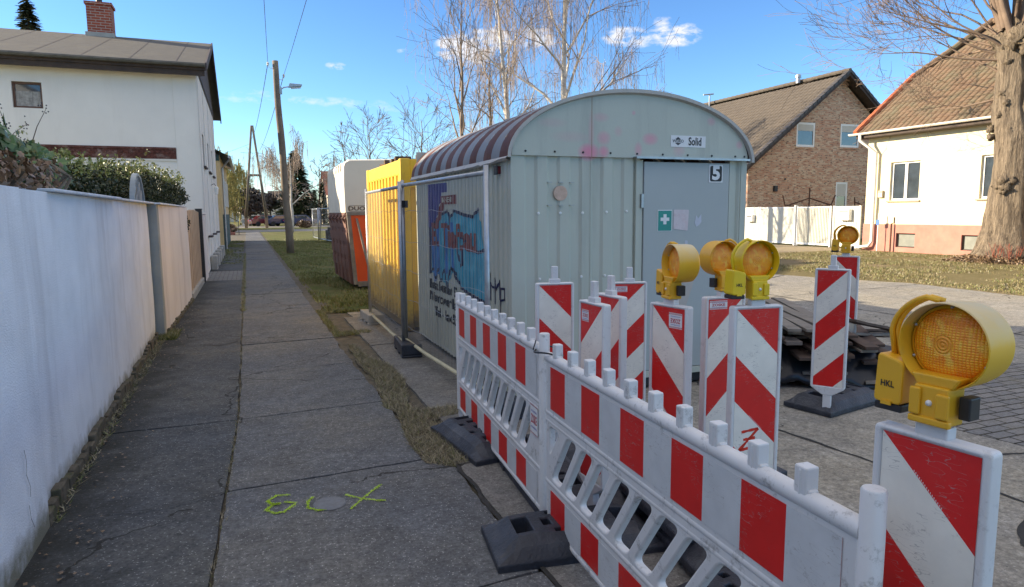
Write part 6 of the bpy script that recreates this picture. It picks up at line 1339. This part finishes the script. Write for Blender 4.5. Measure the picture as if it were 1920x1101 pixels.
# ================================================================ TREES
def limb(mb, p, d, L_, r, depth, kids, spread, grav=0., wob=.18, seg=6, tp=.35, mint=.004, twig=None, endr=.35):
    """tapered wandering limb with children; thin levels go to the twig mesh"""
    pts = [Vector(p)]; dd = Vector(d).normalized(); q = Vector(p); rs = [r]; st = L_/seg
    for k in range(seg):
        dd = (dd+Vector((R.gauss(0, wob), R.gauss(0, wob), R.gauss(0, wob)+grav))).normalized(); q = q+dd*st; pts.append(q.copy()); rs.append(max(mint, r*(1-(1-endr)*(k+1)/seg)))
    tgt = twig if (twig is not None and depth <= 1) else mb
    tgt.tube(pts, rs, 8 if r > .08 else (5 if r > .02 else 3), caps=False)
    if depth <= 0: return
    for k in range(kids[0]):
        f = R.uniform(.3, 1.0); i = min(seg-1, int(f*seg)); b = pts[i].lerp(pts[i+1], f*seg-i); dk = (pts[i+1]-pts[i]).normalized()
        ax = dk.orthogonal(); ax.rotate(Matrix.Rotation(R.uniform(0, 6.28), 3, dk)); nd = (dk*math.cos(spread)+ax*math.sin(spread)*R.uniform(.6, 1.2)).normalized()
        limb(mb, b, nd, L_*R.uniform(.4, .72), rs[i]*R.uniform(.4, .62), depth-1, kids[1:] or [3], spread, grav, wob, max(3, seg-1), tp, mint, twig, endr)
# pollarded linden on the right
t = empty('linden_tree', (21.55, 13.85, 0)); tag(t, 'large pollarded linden with knobbly trunk and bare shoots on the verge at right', 'tree')
def knobtrunk(pts, rs, n=40, m=60):
    vs = []; pts = [Vector(p) for p in pts]
    for i in range(m+1):
        f = i/m*(len(pts)-1); k = min(len(pts)-2, int(f)); u = f-k; p = pts[k].lerp(pts[k+1], u); r = rs[k]*(1-u)+rs[k+1]*u
        for j in range(n):
            a = 2*math.pi*j/n; flu = 1+.035*math.sin(a*9+p.z*.6)+.02*math.sin(a*17+p.z*1.3)
            root = 1+(.22*max(0, 1-p.z/.5)**1.5*(1+.6*math.sin(a*5+1)))
            kn = noise.noise(Vector((math.cos(a)*1.6, math.sin(a)*1.6, p.z*1.1)))*.10+noise.noise(Vector((math.cos(a)*4, math.sin(a)*4, p.z*2.5)))*.05
            fine = noise.noise(Vector((math.cos(a)*9, math.sin(a)*9, p.z*1.5)))*.03
            vs.append((p.x+math.cos(a)*r*(flu*root+kn+fine), p.y+math.sin(a)*r*(flu*root+kn+fine), p.z))
    mb = MB(); mb.add(vs, [(i*n+j, i*n+(j+1) % n, (i+1)*n+(j+1) % n, (i+1)*n+j) for i in range(m) for j in range(n)]); return mb
mb = knobtrunk([(0, .05, -.05), (0, .0, .9), (.0, -.05, 2.4), (0, -.05, 3.6), (0, .12, 4.6), (0, .15, 5.6), (0, .18, 6.5)], [.80, .60, .50, .50, .46, .42, .46], m=110)
k2 = knobtrunk([(.15, -.15, 3.5), (.15, -.45, 4.5), (.1, -.7, 5.7), (.05, -.78, 6.9)], [.30, .36, .36, .34], n=30, m=50); mb.add(k2.v, k2.f)
def knob(mb, c, r, sd_):
    c = Vector(c); n, m = 14, 9; vs = []
    for i in range(m+1):
        th = math.pi*i/m
        for j in range(n):
            a = 2*math.pi*j/n; d = Vector((math.sin(th)*math.cos(a), math.sin(th)*math.sin(a), math.cos(th))); vs.append(c+d*r*(1+noise.noise(d*2.2+Vector((sd_, 0, 0)))*.8+noise.noise(d*6+Vector((sd_, 0, 0)))*.35))
    mb.add(vs, [(i*n+j, i*n+(j+1) % n, (i+1)*n+(j+1) % n, (i+1)*n+j) for i in range(m) for j in range(n)])
for k, (x, y, z, r) in enumerate([(-.5, -.1, 2.45, .22), (-.55, -.2, 2.2, .2), (-.5, .05, 2.3, .18), (-.45, -.3, 2.4, .16), (-.3, .5, 4.0, .16), (-.35, .45, 3.75, .14), (-.4, .2, 4.4, .15), (-.4, -.1, 3.9, .16), (-.42, .15, 5.0, .15), (-.45, 0, 4.7, .13), (-.2, .35, 6.5, .33), (-.3, -.1, 6.6, .36), (.1, .1, 6.7, .4), (-.1, .5, 6.2, .22), (-.25, -.85, 6.9, .35), (-.1, -1.1, 6.7, .3), (-.3, .1, 5.9, .25), (-.35, -.4, 6.3, .26)]): knob(mb, (x*.93, y, z), r*(.72 if z < 6 else .9), k*3.3)
mb.build('trunk', M_bark, t, smooth=True)
br = MB(); tw = MB()
SH = [((-.2, .4, 6.4), (-.25, 1, .35), 6.5), ((-.2, .4, 6.2), (-.4, 1, .30), 5.5), ((-.2, .35, 5.6), (-.3, 1, .55), 4.6), ((-.2, .3, 4.9), (-.1, 1, .02), 3.2), ((-.2, .4, 6.5), (-.5, .9, .5), 6.5), ((-.1, .4, 6.6), (-.1, 1, .9), 6.0), ((-.3, .3, 6.5), (-.7, .8, .3), 6.0), ((-.3, .3, 6.0), (-.5, .9, .35), 5.2), ((-.1, .5, 6.4), (.1, 1, .25), 6.0), ((-.2, .2, 6.7), (-.4, .5, 1), 6), ((-.1, .4, 6.6), (.2, .9, .6), 6.5), ((-.3, .2, 6.3), (-.8, .6, .6), 5)]
for p, d, L_ in SH: limb(br, p, d, L_*R.uniform(.6, .82), .040, 3, [6, 5, 4], .5, grav=.035, wob=.09, seg=8, twig=tw, mint=.0055, endr=.12)
for k in range(26):
    a = R.uniform(0, 6.28); p = (-.1+.3*math.cos(a), -.3+.8*math.sin(a), 6.7+R.uniform(-.1, .3)); limb(br, p, (math.cos(a)*.5, math.sin(a)*.5, 1.6), R.uniform(4, 6), R.uniform(.07, .13), 2, [5, 4], .4, grav=.02, wob=.06, seg=7, twig=tw, mint=.008, endr=.2)
br.build('limbs', M_twig, t, smooth=True); tw.build('twigs', M_twig, t)
sk = MB()
for k in range(60):
    a = R.uniform(0, 6.28); r = .8; p = Vector((-.6+R.uniform(-.3, .3), -.45+R.uniform(-.35, .35), 0)); sk.tube([p, p+Vector((R.uniform(-.15, .1), R.uniform(-.2, .2), R.uniform(.25, .6)))], .008, 3, r1=.004)
sk.build('root_suckers', M_suck, t)
dl = MB()
for k in range(4200):
    a = R.uniform(0, 6.28); r = .8+abs(R.gauss(0, .35)); p = Vector((21.55+r*math.cos(a), 13.85+r*math.sin(a), max(.0, .22-(r-.8)*.3)*R.uniform(.2, 1))); u = Vector((R.gauss(0, 1), R.gauss(0, 1), R.gauss(0, 1))).normalized(); v = u.orthogonal().normalized()*.045; w_ = u.cross(v); dl.add([p-v, p-w_*.6, p+v, p+w_*.6], [(0, 1, 2, 3)])
struct(dl.build('dead_leaves', M_dleaf), 'stuff', 'heap of dead brown leaves around the foot of the linden', 'leaves')

# birches and bare trees behind the wagon
def bare(name, loc, h, label, cat='tree', group=None, trunkm=None, twigm=None, r=.16, n1=9, weep=0, lean_=(0, 0), spread=.5, kids=(6, 5), crown0=.3, up_=.9, L1=.45, hang=0, wtw=.008, seed=1):
    t = empty(name, loc); tag(t, label, cat, group); global R; old = R; R = random.Random(seed); tr, br, tw = MB(), MB(), MB()
    N_ = 10; P_ = [Vector((lean_[0]*h*(k/N_)+R.uniform(-.05, .05), lean_[1]*h*(k/N_)+R.uniform(-.05, .05), h*k/N_)) for k in range(N_+1)]; tr.tube(P_, [max(.015, r*(1-.92*k/N_)) for k in range(N_+1)], 9)
    for k in range(n1):
        f = crown0+(1-crown0)*(k+.5)/n1; i = min(N_-1, int(f*N_)); b = P_[i].lerp(P_[i+1], f*N_-i); a = k*2.4+R.uniform(-.4, .4); L_ = h*L1*(1.15-f*.75)
        limb(br, b, (math.cos(a), math.sin(a), up_), L_, r*(1-.85*f)*.55, 2, list(kids), spread, grav=weep, wob=.12, seg=6, twig=tw, mint=wtw, endr=.2)
    if hang:
        src = [v for v in tw.v[::5]]
        R.shuffle(src)
        for v in src[:hang]:
            v = Vector(v); L_ = R.uniform(.5, 2.4); dx, dy = R.gauss(0, .10), R.gauss(0, .10); tw.tube([v, v+Vector((dx, dy, -L_*.35)), v+Vector((dx*1.4, dy*1.4, -L_))], wtw*.8, 3, caps=False)
            for _ in range(3): f = R.random(); q = v+Vector((dx*f*1.3, dy*f*1.3, -L_*f)); tw.tube([q, q+Vector((R.gauss(0, .12), R.gauss(0, .12), -R.uniform(.15, .5)))], wtw*.7, 3, caps=False)
    tr.build('trunk', trunkm or M_birch, t, smooth=True); br.build('limbs', trunkm or M_birch, t); tw.build('twigs', twigm or M_btwig, t); R = old; return t
G_ = 'bare trees behind the site wagon'
bare('birch_tree', (14.2, 30, 0), 16.5, 'tall weeping birch, right one of the pair above the wagon roof', r=.22, n1=16, hang=800, kids=(5, 4), crown0=.30, L1=.34, up_=1.3, lean_=(.025, 0), seed=11, group=G_, wtw=.008)
bare('birch_tree', (12.1, 30.5, 0), 14.5, 'weeping birch with the left leaning crown above the wagon roof', r=.18, n1=14, hang=750, kids=(5, 4), crown0=.34, L1=.34, up_=1.3, lean_=(-.075, 0), seed=5, group=G_, wtw=.008)
bare('birch_tree', (17.6, 33, 0), 9.5, 'low birch branch group just right of the tall birches', r=.10, n1=4, hang=260, kids=(3, 3), crown0=.6, L1=.5, up_=.8, lean_=(.06, 0), seed=8, group=G_, wtw=.009)
bare('bare_tree', (9.3, 30, 0), 11.0, 'slender upright bare tree at the left above the container', r=.15, n1=15, trunkm=M_twig2, twigm=M_twig2, kids=(4, 3), spread=.35, up_=2.2, crown0=.35, L1=.34, seed=21, group=G_, wtw=.009)
bare('bare_tree', (11.0, 31, 0), 8.6, 'dark twisted bare tree between the slender tree and the birches', r=.17, n1=10, trunkm=M_twig2, twigm=M_btwig, kids=(4, 3), spread=.6, up_=1.1, crown0=.45, L1=.32, hang=100, seed=23, group=G_, wtw=.008)
bare('bare_tree', (12.9, 34, 0), 9.4, 'brownish bare tree hidden low behind the birch trunks', r=.15, n1=10, trunkm=M_twig2, twigm=M_btwig, kids=(4, 3), spread=.6, up_=1.0, crown0=.4, L1=.32, hang=200, seed=29, group=G_, wtw=.008)
bare('bare_tree', (9.4, 38, 0), 6.8, 'low bare tree just above the yellow container', r=.12, n1=12, trunkm=M_twig2, twigm=M_twig2, kids=(5, 4), spread=.5, up_=1.4, crown0=.3, L1=.5, seed=31, group=G_, wtw=.010)
bare('bare_tree', (10.2, 60, 0), 8.8, 'rounded bare tree above the white trailer hood', r=.16, n1=14, trunkm=M_twig2, twigm=M_twig2, kids=(5, 4), spread=.5, up_=1.2, crown0=.35, L1=.5, seed=37, group=G_, wtw=.014)
bare('bare_tree', (8.1, 60, 0), 8.8, 'narrow young bare tree left of the trailer hood', r=.10, n1=12, trunkm=M_twig2, twigm=M_twig2, kids=(4, 3), spread=.3, up_=2.2, crown0=.3, L1=.22, seed=41, group=G_, wtw=.013)
# ================================================================ FAR BACKGROUND
bare('birch_tree', (3.7, 62, 0), 6.5, 'white stemmed birch with arching limbs behind the utility pole', r=.16, n1=6, hang=500, kids=(4, 3), crown0=.3, L1=.75, up_=.9, seed=43, wtw=.014)
conifer('spruce_tree', (7.3, 110, 0), 11.0, 3.6, 6500, M_shrub, 'dark broad conifer across the far street', 'tree', s=.7)
bare('bare_tree', (9.8, 100, 0), 8.6, 'brown bare tree in front of the far conifer', r=.2, n1=14, kids=(4, 3), crown0=.3, L1=.3, up_=1.0, seed=47, wtw=.03, trunkm=M_twig2, group='far bare trees'); bare('bare_tree', (5.2, 104, 0), 8.0, 'reddish bare tree left of the far conifer', r=.2, n1=12, kids=(4, 3), crown0=.3, L1=.3, up_=1.0, seed=48, wtw=.03, trunkm=M_twig2, group='far bare trees')
conifer('thuja_tree', (8.95, 98, 0), 4.8, .8, 1500, M_thuja, 'left one of two slim dark thujas before the far red roof', 'tree', 'slim thujas', s=.3, droop=-.3); conifer('thuja_tree', (9.95, 98, 0), 5.8, .9, 1700, M_thuja, 'right and taller one of two slim dark thujas before the far red roof', 'tree', 'slim thujas', s=.3, droop=-.3)
def crowntree(name, loc, h, r, m_, label, n=3500, s=.35, trunk=.3):
    t = empty(name, loc); tag(t, label, 'tree', 'far bare trees'); mb = MB(); leaves(mb, (0, 0, h-r*.75), (r, r, r*.75), n, s, shell=.5, nf=.6, cut=-.2); mb.build('crown', m_, t)
    mb = MB(); mb.tube([(0, 0, 0), (.1, 0, h-r)], .22, 8, r1=.12)
    for k in range(7): a = k*.9; mb.tube([(.05, 0, h-r*1.5), (math.cos(a)*r*.7, math.sin(a)*r*.7, h-r*.5)], .08, 5, r1=.03)
    mb.build('trunk', M_trunkfar, t)
crowntree('round_tree', (.4, 100, 0), 5.2, 2.6, M_dtree, 'dense dark round crowned tree framed by the two legged pole', n=4200, s=.25)
crowntree('round_tree', (3.4, 112, 0), 4.9, 1.9, M_dtree, 'reddish brown round crowned tree right of the two legged pole', n=1800, s=.25)
bare('willow_tree', (-2.9, 98, 0), 9.0, 'yellowish bare willow at the left beyond the ochre house', r=.2, n1=16, hang=700, kids=(5, 4), crown0=.2, L1=.35, up_=1.3, seed=53, wtw=.028, trunkm=M_ywill, twigm=M_ywill, group='far willows'); bare('willow_tree', (-.9, 112, 0), 8.2, 'yellowish bare willow left of the two legged pole', r=.2, n1=14, hang=500, kids=(5, 4), crown0=.2, L1=.35, up_=1.3, seed=54, wtw=.03, trunkm=M_ywill, twigm=M_ywill, group='far willows')
bare('willow_tree', (-2.6, 84, 0), 6.0, 'nearest small yellow twigged willow beside the path', r=.12, n1=12, hang=700, kids=(4, 3), crown0=.2, L1=.3, up_=1.6, seed=55, wtw=.022, trunkm=M_ywill, twigm=M_ywill, group='far willows')
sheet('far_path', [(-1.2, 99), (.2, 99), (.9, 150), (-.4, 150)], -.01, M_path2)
def farhouse(x0, x1, y0, y1, eh, rh, wm, rm, label, ridge='x', wins=3):
    t = empty('far_house', ((x0+x1)/2, y0, 0)); tag(t, label, 'house', 'far houses'); mb = MB(); mb.box(x0, x1, y0, y1, 0, eh); ym = (y0+y1)/2; xm = (x0+x1)/2
    if ridge == 'x': mb.add([(x0, y0, eh), (x0, y1, eh), (x0, ym, rh)], [(0, 1, 2)])
    else: mb.add([(x0, y0, eh), (x1, y0, eh), (xm, y0, rh)], [(0, 1, 2)])
    P(mb, 'walls', wm, t); mb = MB()
    if ridge == 'x': mb.add([(x0-.3, y0-.4, eh-.1), (x1+.3, y0-.4, eh-.1), (x1+.3, ym, rh+.1), (x0-.3, ym, rh+.1), (x0-.3, y1+.4, eh-.1), (x1+.3, y1+.4, eh-.1)], [(0, 1, 2, 3), (3, 2, 5, 4)])
    else: mb.add([(x0-.4, y0-.3, eh-.1), (x0-.4, y1, eh-.1), (xm, y1, rh+.1), (xm, y0-.3, rh+.1), (x1+.4, y0-.3, eh-.1), (x1+.4, y1, eh-.1)], [(0, 1, 2, 3), (3, 2, 5, 4)])
    rf = P(mb, 'roof', rm, t); mb = MB(); mb.box(xm+.6, xm+1.2, ym-.3, ym+.3, rh-.4, rh+.8); mb.build('chimney', M_rbrick, rf)
    for k in range(wins): x = x0+(x1-x0)*(k+.7)/(wins+.4); window_fr(t, (x, y0, 1.1), (1, 0, 0), 1.0, 1.2, M_wframe, depth=-.03, nrm=(0, -1, 0))
M_redroof = mat('far_red_roof', (.34, .12, .07), .85, var=.2); M_pale = mat('far_pale_render', (.56, .50, .40), .9, var=.06)
farhouse(11.3, 22, 104, 114, 4.4, 8.0, M_pale, M_redroof, 'far gabled house with red roof behind the thujas', ridge='x')
farhouse(4.0, 8.6, 125, 133, 3.2, 5.6, M_house, M_tile_br, 'far white house between the bare trees', wins=2); farhouse(-7, 1.5, 160, 170, 2.6, 5.0, M_pale, M_redroof, 'low reddish house closing the view at the end of the path', wins=3); farhouse(8.9, 10.6, 118, 124, 3.0, 4.2, M_house, M_tile_br, 'narrow far white gable beside the dark conifer', ridge='y', wins=1)
farhouse(-9, -3.2, 70, 84, 2.8, 5.0, M_rbrick, M_tile_br, 'low red brick house behind the willows at left', wins=2)
def car(x, y, rz, paint, label):
    t = empty('parked_car', (x, y, 0), rz); tag(t, label, 'car', 'cars parked in the far street'); prof = [(-2.1, .35), (-2.1, .8), (-1.95, .95), (-1.5, 1.02), (-1.0, 1.42), (.5, 1.46), (1.15, .98), (1.95, .82), (2.1, .6), (2.1, .35)]
    mb = MB(); mb.prism(prof, lambda u, v, d: (u, d, v), -.85, .85); mb.build('body', paint, t, bevel=.06)
    mb = MB(); mb.prism([(-1.35, 1.02), (-.95, 1.36), (.42, 1.39), (.95, 1.0)], lambda u, v, d: (u, d, v), -.87, .87); mb.build('side_windows', M_glass, t)
    for x0 in (-1.3, 1.3):
        for s_ in (-1, 1): mb = MB(); mb.lathe([(0, -.1), (.3, -.1), (.33, -.06), (.33, .06), (.3, .1), (0, .1)], 18, lambda a, b, d: (x0+a, s_*.8+d, .33+b)); mb.build('wheel', MATS['tyre_rubber'], t)
    for s_ in (-1, 1): mb = MB(); mb.box(-2.13, -2.09, s_*.62-.12, s_*.62+.12, .7, .85); mb.build('tail_lamp', M_redt, t)
car(2.4, 97.5, .3, mat('car_red', (.14, .02, .025), .3, coat=.5), 'dark red car parked farthest left in the far street'); car(4.4, 96, .15, mat('car_blue', (.02, .03, .08), .25, coat=.5), 'dark blue car parked right of the red one'); car(6.7, 94.5, .2, mat('car_navy', (.03, .05, .13), .25, coat=.5), 'navy car parked nearest the big conifer'); car(1.3, 103, 0, mat('car_white', (.6, .6, .6), .3, coat=.5), 'white van like car behind the red one')
for x, y, s, l_ in ((10.4, 86, 1.5, 'leafy dark bush at the right of the far lawn'), (6.2, 83, .9, 'low brown bush in the far lawn'), (7.8, 96, 1.3, 'dark evergreen bush below the far conifer'), (-1.6, 66, .8, 'small bush beside the brick steps')):
    t = empty('bush', (x, y, 0)); tag(t, l_, 'bush'); mb = MB(); leaves(mb, (0, 0, s*.45), (s, s*.8, s*.55), 700, .16, nf=1, cut=-.3); mb.build('foliage', M_hedge if 'dark' in l_ else M_dleaf, t); mb = MB(); mb.tube([(0, 0, 0), (.05, 0, s*.6)], .04, 5); mb.build('stem', M_trunkfar, t)
# distant belt of trees closing the horizon
bt_ = MB()
for k in range(260):
    a = rad(-28+k*.42); d = 230+R.uniform(-20, 30); c = Vector((math.sin(a)*d, math.cos(a)*d, 2.6)); leaves(bt_, c, (4.5, 4.5, 3.2+R.uniform(-.6, 1.0)), 36, 1.3, shell=.5, nf=.2, cut=-1)
struct(bt_.build('distant_wood', leafmat('distant_wood_leaf', (.09, .08, .055), (.15, .13, .085))), 'stuff', 'distant low belt of bare trees along the horizon', 'trees')
# long hedge-like garden behind the yard so the road side reads closed
farhouse(14.5, 24, 75, 84, 3.2, 6.8, M_pale, M_tile_br, 'pale far house hidden mostly behind the wagon')

# pieces that stand apart become parts of their own
def split_islands(o):
    me = o.data; n = len(me.vertices); par = list(range(n))
    def find(a):
        while par[a] != a: par[a] = par[par[a]]; a = par[a]
        return a
    for p in me.polygons:
        vs = list(p.vertices)
        for v in vs[1:]: par[find(v)] = find(vs[0])
    groups = {}
    for p in me.polygons: groups.setdefault(find(p.vertices[0]), []).append(p.index)
    if len(groups) < 2: return
    sm = bool(me.polygons[0].use_smooth)
    for k, (r_, fs) in enumerate(list(groups.items())):
        used = sorted({v for f in fs for v in me.polygons[f].vertices}); mp = {v: i for i, v in enumerate(used)}
        nm_ = bpy.data.meshes.new(o.name.split('.')[0]); nm_.from_pydata([tuple(me.vertices[v].co) for v in used], [], [tuple(mp[v] for v in me.polygons[f].vertices) for f in fs])
        for m_ in me.materials: nm_.materials.append(m_)
        if sm: nm_.polygons.foreach_set('use_smooth', [True]*len(nm_.polygons))
        if k == 0: first = nm_
        else: c = o.copy(); c.data = nm_; COL.objects.link(c)
    o.data = first
for o in list(COL.objects):
    if o.type == 'MESH' and o.name.split('.')[0] in ('corner_post', 'stone_buttress', 'corner_pilaster', 'facade_pilasters', 'ledge', 'washers', 'tarp_straps', 'wheel', 'rivets', 'vent_clips', 'window_sill', 'bars', 'outdoor_lamp', 'paper_remains', 'front_panel', 'top_rail', 'rods', 'sockets'):
        split_islands(o)
ren = {'washers': 'washer', 'tarp_straps': 'tarp_strap', 'rivets': 'rivet', 'vent_clips': 'vent_clip', 'bars': 'bar', 'rods': 'rod', 'sockets': 'socket', 'paper_remains': 'paper_scrap', 'facade_pilasters': 'facade_pilaster'}
for o in COL.objects:
    b = o.name.split('.')[0]
    if b in ren: o.name = ren[b]
